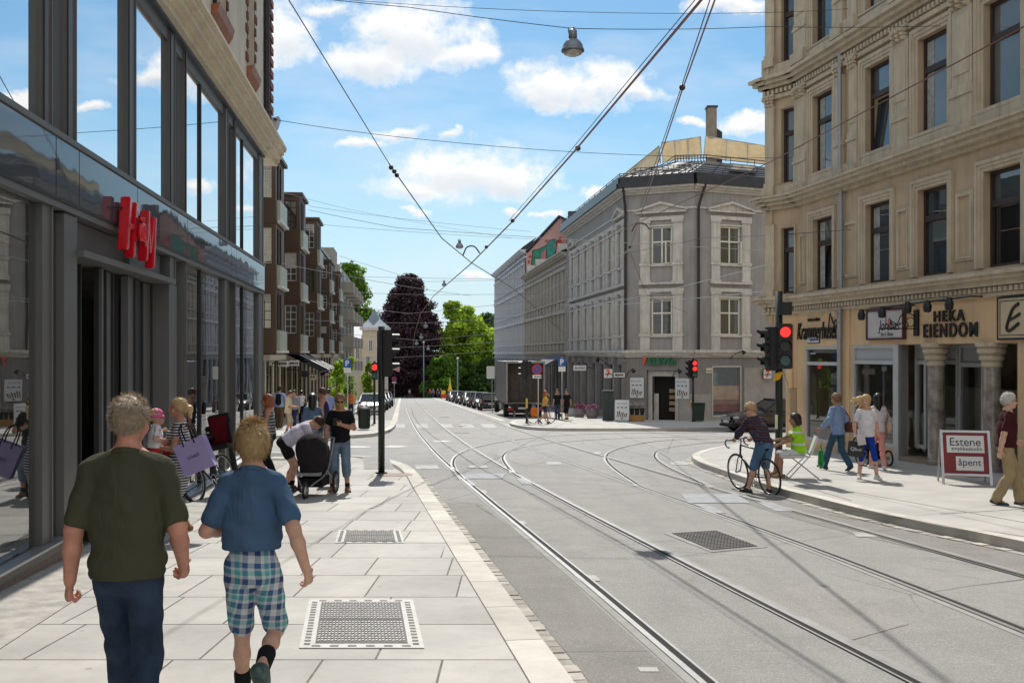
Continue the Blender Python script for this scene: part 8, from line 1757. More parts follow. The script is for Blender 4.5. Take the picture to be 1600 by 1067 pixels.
bt = bicycle('slim racing bicycle with drop handlebars held by the cyclist at the kerb', Vector((bk_c.x, bk_c.y, gz(bk_c.y, 0))), math.atan2(bk_dir.y, bk_dir.x), R(-6), M('steel_blue_frame', (.05, .055, .065), .35, metal=.4))
mb = MB(); mb.ball((-.33, 0, .86), (.09, .06, .07), 10, 8); mb.build('saddle_bag', BLACKC, bt, True, world=False)
b0 = spot(320, 780); b1 = at_y(346, 17.3)
bb_ = bicycle('mountain bicycle with red child seat leaning at the shop window', Vector((-4.98, 16.55, gz(16.55, PAV))), R(258), R(12), M('graphite_frame', (.03, .03, .035), .4, metal=.4), False, fat=.027)
cs = thing('child_seat', 'dark red padded child seat mounted on the leaning mountain bicycle', 'child seat', Vector((-4.98+.09, 16.55+.42, gz(16.5, PAV)+.75)), R(258)); Xs = Matrix.Rotation(R(12), 4, 'X')
for nm, mt, fn in (('shell', M('seat_shell', (.02, .02, .022), .5), lambda mb: (mb.box(-.05, .05, -.20, .20, .10, .62, 0, Xs), mb.box(-.05, .28, -.20, .20, .02, .10, 0, Xs), mb.box(-.02, .14, -.23, -.19, .10, .45, 0, Xs), mb.box(-.02, .14, .19, .23, .10, .45, 0, Xs), mb.box(.1, .2, -.23, -.16, -.40, .02, 0, Xs), mb.box(.1, .2, .16, .23, -.40, .02, 0, Xs))), ('pad', cloth('wine_red', (.12, .008, .014)), lambda mb: (mb.box(.051, .075, -.16, .16, .14, .58, 0, Xs), mb.box(.0, .26, -.16, .16, .101, .12, 0, Xs)))):
 mb = MB(); fn(mb); mb.build(nm, mt, cs, world=False, bevel=.02)
bicycle('parked bicycle with orange panniers beside the woman in yellow', at_y(846, 51.5)+Vector((0, 0, 0)), R(25), R(4), BLK, False)
pn = thing('pannier', 'bright orange pannier on the bicycle near the no parking sign', 'pannier', at_y(846, 51.3)+Vector((-.35, -.05, .35))); mb = MB(); mb.box(-.2, .2, -.12, .12, 0, .45); mb.build('bag', cloth('orange', (.62, .17, .03)), pn, world=False, bevel=.05)
mb = MB(); mb.tube([(-.2, -.13, .40), (.2, -.13, .40)], .02, 5); mb.build('flap', cloth('orange', (.62, .17, .03)), pn, world=False)
for px, y, lab in ((575, 70, 'bicycle parked by the young trees behind the litter bin'), (566, 58, 'bicycle leaning near the parking sign by young trees'), (640, 190, 'distant bicycle ridden along the far end of tram street')):
 bicycle(lab, at_y(px, y, PAV if px < 600 else 0), R(60), R(4), BLK, False)
person('distant cyclist in pale pink riding towards the viewer', at_y(640, 190, 0), 1.75, 180, .035, 1.0, True, 'tan', hip=(0, 0, 1.05), lean=20, ank=(v3(-.1, .1, .25), v3(.1, .0, .45)), wear=(('shirt', cloth('pale_pink', (.5, .3, .33)), {'sleeve': .6}), ('trousers', DENIM, {})), hair=('short', H_DK))
def pram(label, loc, rz, group=None):
 """nose (front wheel) towards +Y"""
 t = thing('pram', label, 'pram', loc, rz, group); FAB = cloth('pram_black', (.018, .016, .018)); pp = lambda name, mat, fn, sm=False, par=None: (lambda mb: (fn(mb), mb.build(name, mat, par or t, sm, world=False))[1])(MB())
 S_ = Sdf(); S_.rc((0, .06, .80), (0, -.18, .74), .265, .25, .05); S_.rc((0, .02, .62), (0, -.28, .56), .24, .21, .06); V, F = S_.mesh(.014, [((0, -.16, .9), nrm(v3(0, -1, .55)))], (.003, 26)); np_obj('hood', V, F, FAB, t)
 S_ = Sdf(); S_.rc((0, .05, .46), (0, -.42, .42), .20, .17, .04, (v3(0, 0, 1), .7)); V, F = S_.mesh(.014); np_obj('carrycot', V, F, FAB, t)
 pp('hood_band', cloth('pram_grey', (.07, .065, .07)), lambda mb: mb.torus((0, .04, .78), (0, .9, -.42), .268, .012, 26, 5))
 pp('frame', M('pram_tube', (.30, .30, .31), .4, metal=.6), lambda mb: ([mb.tube(catmull([(s_*.25, -.50, .94), (s_*.26, -.30, .72), (s_*.25, .05, .40), (s_*.08, .38, .22)], .08), .013, 6) for s_ in (-1, 1)], [mb.tube([(s_*.25, .0, .44), (s_*.29, -.40, .17)], .013, 6) for s_ in (-1, 1)], mb.tube([(-.25, -.50, .94), (.25, -.50, .94)], .016, 6), mb.tube([(-.29, -.40, .17), (.29, -.40, .17)], .012, 6)))
 pp('basket', FAB, lambda mb: mb.box(-.2, .2, -.35, .15, .17, .32))
 pp('footmuff_edge', cloth('pram_grey_light', (.22, .23, .25)), lambda mb: mb.box(-.19, .19, .10, .26, .37, .42))
 for x, y, r_ in ((0, .42, .15), (-.30, -.40, .19), (.30, -.40, .19)):
  o = pp('wheel', RIM, lambda mb: (mb.torus((x, y, r_), (1, 0, 0), r_-.035, .008, 24, 5), [mb.tube([(x, y, r_), (x, y+math.cos(k*PI/3)*(r_-.03), r_+math.sin(k*PI/3)*(r_-.03))], .006, 4) for k in range(6)]), True); pp('tyre', TYRE, lambda mb: mb.torus((x, y, r_), (1, 0, 0), r_-.018, .022, 28, 7), True, o)
 return t
pram('black three wheeled pram beside the man in black t-shirt', Vector((-3.36, 16.75, gz(16.75, PAV))), R(176))
pram('dark pram wheels half hidden before the woman in pink trousers', at_y(1356, 23.6), R(10))
tl = at_y(515, 18.3); t = thing('trolley_case', 'pale blue trolley suitcase behind the pram and man in black', 'suitcase', tl, R(10)); mb = MB(); mb.box(-.18, .18, -.12, .12, .06, .58); mb.build('case', cloth('case_blue', (.20, .28, .36)), t, world=False, bevel=.03)
mb = MB(); mb.tube([(-.12, .1, .58), (-.12, .1, 1.0), (.12, .1, 1.0), (.12, .1, .58)], .012, 6); mb.build('pull_handle', CHROME, t, world=False);
for x in (-.14, .14): mb = MB(); mb.torus((x, .08, .045), (1, 0, 0), .03, .015, 14, 5); mb.build('wheel', TYRE, t, world=False)
t = thing('folding_chair', 'white folding chair under the woman in the fluorescent vest', 'chair', seat_l, R(82)); ch = lambda name, mat, fn: (lambda mb: (fn(mb), mb.build(name, mat, t, world=False))[1])(MB()); TW = M('white_plastic', (.62, .62, .60), .45, var=.04); TG = M('grey_tube', (.42, .42, .43), .35, metal=.7)
ch('seat', TW, lambda mb: mb.box(-.21, .21, -.20, .22, .43, .46)); ch('backrest', TW, lambda mb: mb.prism([(-.21, -.21, .50), (.21, -.21, .50), (.21, -.33, .85), (-.21, -.33, .85)], (0, -.025, -.01)))
for s_ in (-1, 1):
 ch('leg', TG, lambda mb: mb.tube([(s_*.20, -.33, .84), (s_*.20, -.18, .45), (s_*.22, .22, .012)], .012, 6)); ch('leg', TG, lambda mb: mb.tube([(s_*.20, .18, .44), (s_*.22, -.36, .012)], .012, 6))
ch('stretcher', TG, lambda mb: (mb.tube([(-.22, .22, .012), (.22, .22, .012)], .011, 6), mb.tube([(-.22, -.36, .012), (.22, -.36, .012)], .011, 6)))
S_ = Sdf(); S_.rc((0, 0, .12), (0, 0, .30), .13, .09, .03, (v3(0, 1, 0), .5)); V, F = S_.mesh(.013, (), (.008, 30)); gbag = thing('plastic_bag', 'shiny green plastic bag hanging from the back of folding chair', 'bag', seat_l+Vector((.42, -.10, .20)), R(82)); np_obj('bag_body', V, F, M('green_plastic', (.0, .24, .03), .3, var=.3, scale=8), gbag); mb = MB(); mb.tube(catmull([(-.04, 0, .36), (0, 0, .50), (.04, 0, .36)], .03), .008, 5); mb.build('handle', M('green_plastic', (.0, .24, .03), .3), gbag, world=False)
gl = spot(1353, 748)
bag_box('carrier_bag', 'black and white carrier bag carried by the woman in white t-shirt', gl+Vector((-.24, -.14, .76)), R(-10), R(5), .28, .30, .10, M('bag_black', (.02, .02, .022), .5), 'Qbus', WHITEC, None, (.75, .25), BLK, .08)
bag_box('paper_bag', 'small pale paper bag beside the black carrier bag', gl+Vector((-.20, -.24, .92)), R(-10), R(-10), .15, .22, .05, M('bag_pale', (.52, .48, .50), .6), None, None, None, (.7, .2), WHITEC, .04)
# ================================================================== SIGNALS, SIGNS, BINS, WIRES, LAMPS
POLE = M('signal_pole_green_black', (.014, .022, .018), .45, var=.15); SIGB = M('signal_housing', (.012, .012, .013), .45, var=.1); LRED = ME('lamp_red', (1.0, .035, .03), 2.2); LOFF = M('lamp_dark', (.03, .025, .015), .3); LGRN = M('lamp_dark_green', (.01, .10, .09), .25, coat=.5)
def signal_head(parent, c, face, n=3, lit=None, r=.10, sp=.27, name='signal_head', board=False):
 """c = centre of the front; face = direction the lenses look"""
 f = Vector((face[0], face[1], 0)).normalized(); sdv = Vector((-f.y, f.x, 0)); H_ = n*sp+.06
 mb = MB(); q = lambda a, b, z: c+sdv*a+f*b+Vector((0, 0, z))
 mb.prism([q(-.15, 0, -H_/2), q(.15, 0, -H_/2), q(.15, 0, H_/2), q(-.15, 0, H_/2)], -f*.20)
 if board: mb.prism([q(-.22, -.05, -H_/2-.08), q(.22, -.05, -H_/2-.08), q(.22, -.05, H_/2+.08), q(-.22, -.05, H_/2+.08)], -f*.01)
 o = mb.build(name, SIGB, parent, bevel=.02)
 for k in range(n):
  z = (n-1)/2*sp-k*sp; cc = c+Vector((0, 0, z))
  mb = MB(); mb.tube([cc+f*.002, cc+f*.03], r, 18); mb.build('lens', LRED if lit is not None and k in lit else (LGRN if k == n-1 else LOFF), o)
  mb = MB(); N_ = 12; vs = []
  for i in range(N_+1):
   a = R(-25)+R(230)*i/N_; d = sdv*math.cos(a)+Vector((0, 0, math.sin(a)))
   vs += [cc+d*(r+.012)+f*.0, cc+d*(r+.012)+f*(.19 if 2 < i < N_-2 else .10)]
  mb.add(vs, [(2*i, 2*i+1, 2*i+3, 2*i+2) for i in range(N_)]); mb.build('visor', SIGB, o, fix=False)
 return o
def pole(parent, base, top, r=.06, name='pole', mat=POLE):
 mb = MB(); b = Vector(base); mb.tube([b-Vector((0, 0, .05)), Vector((b.x, b.y, top))], r, 14); mb.tube([b, b+Vector((0, 0, .03))], r*1.8, 14); return mb.build(name, mat, parent, True)
b = spot(596, 740); t = thing('traffic_signal', 'tall dark signal pole at the near left kerb seen from behind', 'traffic light', b)
pole(t, b, at(596, 510, b.y).z, .07)
signal_head(t, at(610, 552, b.y+.05), (1, .45), 3, None, .095, .31); mb = MB(); p = at(592.5, 548, b.y+.1); mb.box(p.x-.04, p.x+.04, p.y-.06, p.y+.06, p.z-.42, p.z+.42); mb.build('mounting_bracket', SIGB, t, bevel=.01)
mb = MB(); p = at(613, 577, b.y-.15); mb.prism([p, p+Vector((.16, 0, .06)), p+Vector((.15, 0, -.06))], (0, .01, 0)); mb.build('pink_sticker', M('sticker_pink', (.6, .3, .3), .6), t)
b = spot(585, 662); t = thing('traffic_signal', 'small signal with red light on the far left corner', 'traffic light', b); pole(t, b, at(586, 564, b.y).z, .06); signal_head(t, at(585.5, 580, b.y-.18), (.1, -1), 2, (0,), .15, .40)
b = at_y(1217, 20.6); t = thing('traffic_signal', 'large signal with lit red lamp and two heads on the right corner', 'traffic light', b); pole(t, b, at(1218, 455, b.y).z, .075)
signal_head(t, at(1227, 541, b.y-.22), (-.15, -1), 3, (0,), .105, .29); signal_head(t, at(1206, 545, b.y-.02)+Vector((-.10, 0, 0)), (-1, -.10), 3, None, .105, .28)
mb = MB(); p = at(1228, 482, b.y-.2); mb.box(p.x-.125, p.x+.125, p.y-.02, p.y+.12, p.z-.135, p.z+.135); mb.build('turn_signal_back', SIGB, t, bevel=.01); mb = MB(); mb.torus((p.x-.01, p.y-.022, p.z), (0, 1, 0), .10, .008, 24, 5); mb.build('rim', POLE, t)
fg = thing('pennant', 'small yellow pennant tied to the right signal pole', 'flag', at(1217, 590, b.y)); a_ = [at(1208, 597, b.y-.1), at(1224, 580, b.y-.12), at(1228, 601, b.y-.1)]
mb = MB(); mb.prism([a_[0], at(1212, 583, b.y-.1), a_[1], at(1219, 592, b.y-.16)], (0, .006, 0)); mb.build('cloth', cloth('yellow_flag', (.75, .38, .03)), fg); mb = MB(); mb.tube([a_[1], at(1232, 604, b.y-.1)], .007, 5); mb.build('stick', M('stick', (.35, .2, .05), .7), fg)
for px, lab in ((1211, 'cream'), ): pass
mb = MB(); p0, p1 = at(1211, 670, b.y-.08), at(1214.5, 648, b.y-.08); mb.box(p0.x, p1.x, b.y-.12, b.y-.07, p0.z, p1.z); mb.build('push_button', M('cream_plate', (.60, .55, .42), .5), t)
b = at_y(1083, 54.0); t = thing('traffic_signal', 'signal with two red lamps before the corner shop poster', 'traffic light', b); pole(t, b, at(1083, 560, b.y).z, .06)
signal_head(t, at(1085.5, 576, b.y-.2), (.05, -1), 3, (0, 1), .12, .30); signal_head(t, at(1076.5, 577, b.y-.02), (-1, -.2), 3, None, .11, .30)
mb = MB(); p = at(1080, 632, b.y-.1); mb.box(p.x-.04, p.x+.04, b.y-.14, b.y-.06, p.z-.2, p.z+.2); mb.build('push_button', M('yellow_box', (.6, .4, .05), .5), t)
b = at_y(823, 51.2); t = thing('traffic_signal', 'black signal pole with side visors in front of the truck', 'traffic light', b); pole(t, b, at(823, 562, b.y).z, .06); signal_head(t, at(816, 578, b.y), (-1, .1), 3, None, .12, .30); signal_head(t, at(826, 574, b.y+.12), (.1, 1), 2, None, .12, .3)
mb = MB(); p = at(823, 630, b.y-.08); mb.box(p.x-.05, p.x+.05, b.y-.12, b.y-.06, p.z-.25, p.z+.25); mb.build('push_button', M('yellow_box', (.6, .4, .05), .5), t)
BLUE = M('sign_blue', (.01, .09, .33), .35, var=.05); SRED = M('sign_red', (.55, .015, .02), .35)
def p_sign(label, px, y, py0, py1, pbase, sub=True):
 b = at_y(px, y); t = thing('parking_sign', label, 'road sign', b, 0, 'blue parking signs'); a, c = at(px, py1, y), at(px, py0, y); hw = (c.z-a.z)/2
 pole(t, b, c.z+.05, .035, 'pole', TG); mb = MB(); mb.box(a.x-hw, a.x+hw, y-.06, y-.04, a.z, c.z); mb.build('plate', BLUE, t, bevel=.008)
 letters('letter', 'P', (a.x, y-.065, (a.z+c.z)/2), (1, 0, 0), (0, -1, 0), .3, .006, WHT, t, bold=.012, fit=(hw*.9, hw*1.4))
 if sub: mb = MB(); mb.box(a.x-hw*.85, a.x+hw*.85, y-.06, y-.045, a.z-hw*1.3, a.z-.02); mb.build('lower_plate', WHT, t)
p_sign('blue parking sign on the left pavement before young trees', 543, 46, 561, 574, 0); p_sign('blue parking sign on the right before the grey corner building', 878, 57.5, 559, 572, 0)
def no_park(label, px, py, y, r, bpx=None):
 b = at_y(bpx or px, y); t = thing('no_parking_sign', label, 'road sign', b, 0, 'round no parking signs'); c = at(px, py, y); pole(t, b, c.z+r, .035, 'pole', TG)
 f = Vector((0, -1, 0)); mb = MB(); mb.tube([c+f*.05, c+f*.07], r, 28); mb.build('red_disc', SRED, t); mb = MB(); mb.tube([c+f*.071, c+f*.078], r*.76, 28); mb.build('blue_field', BLUE, t)
 mb = MB(); d = Vector((.7, 0, -.7)); n_ = Vector((.7, 0, .7)); mb.prism([c+f*.079+d*r*.77+n_*r*.09, c+f*.079+d*r*.77-n_*r*.09, c+f*.079-d*r*.77-n_*r*.09, c+f*.079-d*r*.77+n_*r*.09], f*.006); mb.build('red_bar', SRED, t)
 mb = MB(); mb.box(c.x-r*.85, c.x+r*.85, y-.065, y-.05, c.z-r*1.75, c.z-r*1.08); o = mb.build('lower_plate', WHT, t)
 mb = MB(); [mb.box(c.x+r*(-.5+.5*k), c.x+r*(-.25+.5*k), y-.07, y-.066, c.z-r*1.55, c.z-r*1.3) for k in range(3)]; mb.box(c.x-r*.5, c.x+r*.75, y-.069, y-.066, c.z-r*1.44, c.z-r*1.41); mb.build('text', BLK, t)
no_park('round no parking sign hanging before the open truck', 839, 577, 50.5, .26, 841); no_park('small distant no parking sign before the copper beech', 616, 592, 120, .30)
t = thing('info_board', 'grey street notice board behind the parking sign on left', 'notice board', at_y(553, 47)); c = at(552, 583, 47); mb = MB(); mb.box(c.x-.37, c.x+.37, 47, 47.03, c.z-.14, c.z+.14); mb.build('panel', M('notice_grey', (.42, .40, .34), .6), t); pole(t, at_y(553, 47.1), c.z, .03, 'pole', TG)
t = thing('litter_bin', 'dark ribbed litter bin on the far left corner', 'bin', spot(569, 671)); b = Vector(t.location)
mb = MB(); mb.lathe([(.22, .04), (.235, .1), (.25, .85), (.235, .87)], 20, 0, Matrix.Translation(b)); mb.build('body', POLE, t)
mb = MB(); [mb.tube([b+Vector((.245*math.cos(k*PI/9), .245*math.sin(k*PI/9), .08)), b+Vector((.262*math.cos(k*PI/9), .262*math.sin(k*PI/9), .84))], .013, 4) for k in range(18)]; mb.build('slats', POLE, t); mb = MB(); mb.lathe([(.27, .87), (.28, .92), (.20, .98), (.05, 1.0)], 20, 0, Matrix.Translation(b)); mb.build('lid', SIGB, t)
t = thing('wheelie_bin', 'dark green rubbish bin right of the corner shop door', 'bin', at_y(1091, 53.6)); b = Vector(t.location); GB_ = M('bin_green', (.02, .04, .03), .6)
mb = MB(); mb.prism([b+Vector((-.26, -.25, .05)), b+Vector((.26, -.25, .05)), b+Vector((.32, -.32, .95)), b+Vector((-.32, -.32, .95))], (0, .55, 0)); mb.build('body', GB_, t, bevel=.03); mb = MB(); mb.box(b.x-.34, b.x+.34, b.y-.36, b.y+.30, b.z+.955, b.z+1.02); mb.build('lid', GB_, t, bevel=.02)
t = thing('utility_cabinet', 'dark green grey utility cabinet left of the sausage board', 'cabinet', at_y(950, 55.3)); b = Vector(t.location); CB = M('cabinet_green', (.035, .05, .05), .6, var=.15, streak=.3)
mb = MB(); mb.box(b.x-.30, b.x+.30, b.y-.2, b.y+.2, b.z, b.z+1.62); mb.build('body', CB, t, bevel=.015); mb = MB(); mb.box(b.x-.27, b.x-.01, b.y-.215, b.y-.2015, b.z+.1, b.z+1.5); mb.build('door', CB, t); mb = MB(); mb.box(b.x+.01, b.x+.27, b.y-.215, b.y-.2015, b.z+.1, b.z+1.5); mb.build('door', CB, t); mb = MB(); mb.box(b.x-.33, b.x+.33, b.y-.24, b.y+.24, b.z+1.621, b.z+1.68); mb.build('top', CB, t)
FZ = Fac((0, 53.4), (1, 53.4), side=(0, -1)); t = thing('sandwich_board', 'white pavement board with sausage picture beside the cabinet', 'pavement board', at_y(972, 53.4), 0); ua, ub = FZ.u(961), FZ.u(983); z0_, z1_ = FZ.z(972, 656), FZ.z(972, 625)
mb = MB(); mb.fbox(FZ, ua, ub, z0_, z1_, -.04, 0); mb.build('panel', M('poster_board', (.60, .63, .66), .5), t); mb = MB(); poster(mb, FZ, ua, ub, z0_, z1_, .001); mb.build('picture', [M('sausage_brown', (.10, .035, .03), .6), M('print_blue', (.06, .12, .25), .6), M('poster_board', (.60, .63, .66), .5)], t)
letters('heading', 'BALANSE', FZ.pt((ua+ub)/2, z1_-(z1_-z0_)*.17, .004), FZ.d, FZ.n, .15, .006, M('print_blue', (.06, .12, .25), .6), t, fit=((ub-ua)*.7, (z1_-z0_)*.06))
mb = MB(); mb.prism([FZ.pt(ua, z0_, -.5), FZ.pt(ub, z0_, -.5), FZ.pt(ub, z1_, -.05), FZ.pt(ua, z1_, -.05)], (0, .03, 0)); mb.build('rear_leg', TG, t)
t = thing('flower_stand', 'wooden crate with buckets of cut flowers left of shop door', 'flower stand', at_y(996, 54.0)); b = Vector(t.location); mb = MB(); mb.box(b.x-.45, b.x+.35, b.y-.25, b.y+.25, b.z, b.z+.36); mb.build('crate', M('crate_wood', (.30, .17, .06), .8, var=.2), t, bevel=.01)
for k in range(3): mb = MB(); mb.lathe([(.10, .36), (.14, .72)], 14, 0, Matrix.Translation(b+Vector((-.3+.28*k, 0, 0)))); mb.build('bucket', SIGB, t)
V, T = leaf_cloud([((b.x-.3+.28*k, b.y, b.z+.85), (.17, .17, .14), 1) for k in range(3)], 700, .035); leaf_obj('flowers', V, T, M('flower_mix', (.30, .28, .27), .7, var=.9, scale=22, tint=True), t)
for px, y, lab, col in ((905, 62, 'low wooden planter with pink flowers outside the side shops', (.40, .12, .22)), (925, 59.5, 'planter with mauve flowers left of the utility cabinet', (.34, .16, .30)), (893, 64, 'white barrel shaped planter outside the side shops', (.10, .2, .05))):
 t = thing('planter', lab, 'planter', at_y(px, y)); b = Vector(t.location); mb = MB(); mb.lathe([(.28, 0), (.36, .2), (.34, .55)], 16, 0, Matrix.Translation(b)); mb.build('tub', M('tub_grey', (.22, .20, .20), .8, var=.3) if px != 893 else M('tub_white', (.45, .45, .5), .7), t)
 V, T = leaf_cloud([((b.x, b.y, b.z+.66), (.38, .38, .2), 1)], 500, .05); leaf_obj('flowers', V, T, M('bloom_%d' % px, col, .7, var=.8, scale=18, tint=True), t)
t = thing('shop_awning', 'dark canopy over the terrace house shop behind the truck', 'awning', KS.pt(UM0+3, 1.3, .5)); mb = MB(); mb.prism([KS.pt(UM0+.5, 1.75, .3), KS.pt(UM0+.5, .9, 1.9), KS.pt(UM0+.5, .6, 1.9), KS.pt(UM0+.5, 1.7, .3)], KS.d*6.5); mb.build('canvas', M('slate_canvas', (.09, .095, .12), .8), t)
mb = MB(); mb.tube([KS.pt(UM0+.6, .95, .3), KS.pt(UM0+.6, .9, 1.85)], .02, 5); mb.build('arm', BLK, t)
b = at_y(1507, 19.0); t = thing('sandwich_board', 'red pavement sign reading Estene with white paper sheets', 'pavement board', b, R(-14)); wB = .44; hB = 1.02; tl_ = R(16)
def qb(x, z, o=0.0): return Vector((x, -.27+math.sin(tl_)*z-math.cos(tl_)*o, math.cos(tl_)*z+.0-math.sin(tl_)*o*0))
SBm = lambda name, mat, fn: (lambda mb: (fn(mb), mb.build(name, mat, t, world=False))[1])(MB())
def slab(mb, x0, x1, z0, z1, o0, o1): mb.prism([qb(x0, z0, o0), qb(x1, z0, o0), qb(x1, z1, o0), qb(x0, z1, o0)], qb(0, 0, o1)-qb(0, 0, o0))
SBm('red_panel', M('sign_deep_red', (.19, .015, .02), .5), lambda mb: slab(mb, -wB+.05, wB-.05, .22, hB, 0, .02)); SBm('frame', TG, lambda mb: (slab(mb, -wB, -wB+.045, 0, hB+.03, -.005, .03), slab(mb, wB-.045, wB, 0, hB+.03, -.005, .03), slab(mb, -wB+.045, wB-.045, hB-.01, hB+.03, -.005, .03), slab(mb, -wB+.045, wB-.045, .18, .22, -.005, .03)))
SBm('rear_frame', TG, lambda mb: (mb.tube([(-wB+.02, .29, 0), (-wB+.02, .02, hB)], .02, 5), mb.tube([(wB-.02, .29, 0), (wB-.02, .02, hB)], .02, 5), mb.tube([(-wB, .27, .1), (wB, .27, .1)], .012, 5)))
SBm('paper', WHT, lambda mb: slab(mb, -.33, .33, .62, .95, .021, .026)); SBm('paper', WHT, lambda mb: slab(mb, -.18, .30, .28, .55, .021, .026))
INK = M('ink_navy', (.03, .03, .06), .6)
for txt, z, x, sz in (('Estene', .83, 0, (.54, .15)), ('smykkestudio', .69, .02, (.54, .085)), ('åpent', .42, .06, (.40, .17))):
 me = text_mesh(txt, .2, .004); xs = [v.co.x for v in me.vertices]; ys = [v.co.y for v in me.vertices]; kx_, ky = sz[0]/(max(xs)-min(xs)), sz[1]/(max(ys)-min(ys)); mx, my = (max(xs)+min(xs))/2, (max(ys)+min(ys))/2
 for v in me.vertices: v.co = qb(x+(v.co.x-mx)*kx_, z+(v.co.y-my)*ky, .029+v.co.z)
 me.materials.append(INK); me.name = 'lettering'; link('lettering', me, t, False)
for px, y, py, lab in ((662, 195, 535, 'tall thin grey pole in front of the copper beech'), (715, 175, 560, 'slim lamp post beyond the right parked cars')):
 b = at_y(px, y); t = thing('street_pole', lab, 'pole', b); pole(t, b, at(px, py, y).z, .11, 'pole', M('grey_blue_pole', (.16, .19, .23), .5)); mb = MB(); p = at(px, py, y); mb.ball(p, (.25, .25, .2), 10, 6); mb.build('lamp_head', ALU, t)
t = thing('works_barrier', 'tall yellow works marker at the far end of parked cars', 'barrier', at_y(703, 160)); b = Vector(t.location); YEL = M('works_yellow', (.65, .45, .02), .6); mb = MB(); mb.box(b.x-.35, b.x+.35, b.y-.1, b.y+.1, b.z, b.z+1.6); mb.build('panel', YEL, t); mb = MB(); mb.lathe([(.3, 1.6), (.12, 2.6), (.03, 3.6)], 10, 0, Matrix.Translation(b)); mb.build('flag_cone', YEL, t)
t = thing('red_yellow_banner', 'tiny red and yellow banner among distant pedestrians', 'banner', at_y(693, 165)); b = Vector(t.location); mb = MB(); mb.box(b.x-.45, b.x+.45, b.y, b.y+.05, b.z+.1, b.z+.8); mb.build('red_band', M('banner_red', (.55, .05, .02), .7), t); mb = MB(); mb.box(b.x-.35, b.x+.35, b.y, b.y+.05, b.z+.801, b.z+1.4); mb.build('yellow_band', YEL, t)
t = thing('projecting_sign', 'white shop sign standing out left of the truck roof', 'shop sign', at(767, 582, 80)); p = at(767, 582, 80); mb = MB(); mb.box(p.x-.35, p.x+.3, 80, 80.3, p.z-.5, p.z+.5); mb.build('box', WHT, t, bevel=.03); mb = MB(); mb.tube([p+Vector((.1, .15, -.5)), p+Vector((.1, .15, -3.9))], .05, 6); mb.build('post', TG, t)
# ------------------------------------------------------------------ overhead wires
WM = M('wire_dark', (.045, .042, .042), .5, metal=.3); WC = M('wire_copper', (.22, .085, .06), .45, metal=.4); WG = M('wire_grey_steel', (.36, .35, .34), .4, metal=.5)
def wire(pts, r, label, mat=WM, sag=.0, knots=()):
 P = []
 for i in range(len(pts)-1):
  a, b = Vector(pts[i]), Vector(pts[i+1]); n = 14
  for k in range(n): s = k/n; q = a.lerp(b, s); q.z -= sag*4*s*(1-s)*(b-a).length/20; P.append(q)
 P.append(Vector(pts[-1])); mb = MB(); mb.tube(P, r*.85, 5)
 o = mb.build('overhead_wire', mat); tag(o, label, 'wire', 'overhead tram wires')
 for kp in knots:
  kb_ = MB(); kb_.ball(kp, (.05, .05, .05), 8, 6); kb_.build('clamp', WM, o, True)
 return o
A_ = at
J0 = A_(737, 411, 29.5)
wire([A_(440, -18, 13.0), A_(608, 256, 20.5)], .010, 'thin dark span wire falling from upper left to the insulators', WM)
wire([A_(608, 256, 20.5), A_(690, 372, 26), J0, A_(768, 430, 33), A_(805, 453, 40), A_(880, 520, 62)], .016, 'span wire running on from the insulators across the contact wire', WM, knots=[A_(611, 262, 20.6), A_(616, 268, 20.8), A_(620, 274, 21)])
wire([A_(1103, -8, 10.4), A_(900, 234, 17.2), A_(800, 347, 23.5), J0, A_(677, 463, 46), A_(657, 490, 60), A_(648, 520, 80), A_(645, 545, 105)], .020, 'main contact wire of the left track sweeping to the centre', WC, knots=[A_(903, 232, 17.2), A_(801, 345, 23.4), A_(760, 386, 27)])
wire([A_(1093, -8, 10.35), A_(893, 234, 17.15), A_(795, 345, 23.5)], .007, 'thin carrier close beside the main contact wire', WM)
wire([A_(1120, -8, 12), A_(1067, 138, 15.6), A_(1003, 330, 26), A_(985, 385, 33), A_(975, 398, 36)], .014, 'right contact wire of the pair dropping to the grey corner', WC, knots=[A_(1066, 137, 15.6), A_(984, 386, 33)])
wire([A_(1112, -8, 12.1), A_(1064, 138, 15.7), A_(1002, 320, 25.5)], .009, 'left thin wire of the pair dropping to the grey corner', WM)
LAMP0 = A_(895, 45, 19.0)
wire([A_(420, -12, 22), A_(640, 12, 20), LAMP0], .009, 'upper span wire from the left wall to the hanging lamp', WM, .1)
wire([LAMP0, A_(1200, 42, 24), A_(1470, 41, 20)], .009, 'upper span wire from hanging lamp to the right facade', WM, .1)
wire([A_(515, -2, 24), A_(860, 18, 21), A_(1200, 20, 25), A_(1325, 14, 27)], .007, 'topmost thin span wire above the hanging lamp', WM, .1)
wire([A_(428, 187, 25.8), A_(620, 214, 26), A_(1010, 243, 31), A_(1240, 247, 30.3)], .009, 'long nearly level span wire below the first clouds', WM, .15, knots=[A_(430, 187, 25.8)])
wire([A_(1700, -10, 12), A_(1600, 42, 13.4), A_(1200, 255, 22), A_(985, 353, 32), A_(860, 425, 48), A_(775, 470, 70)], .013, 'copper red feeder wire slanting over the right facade', WC)
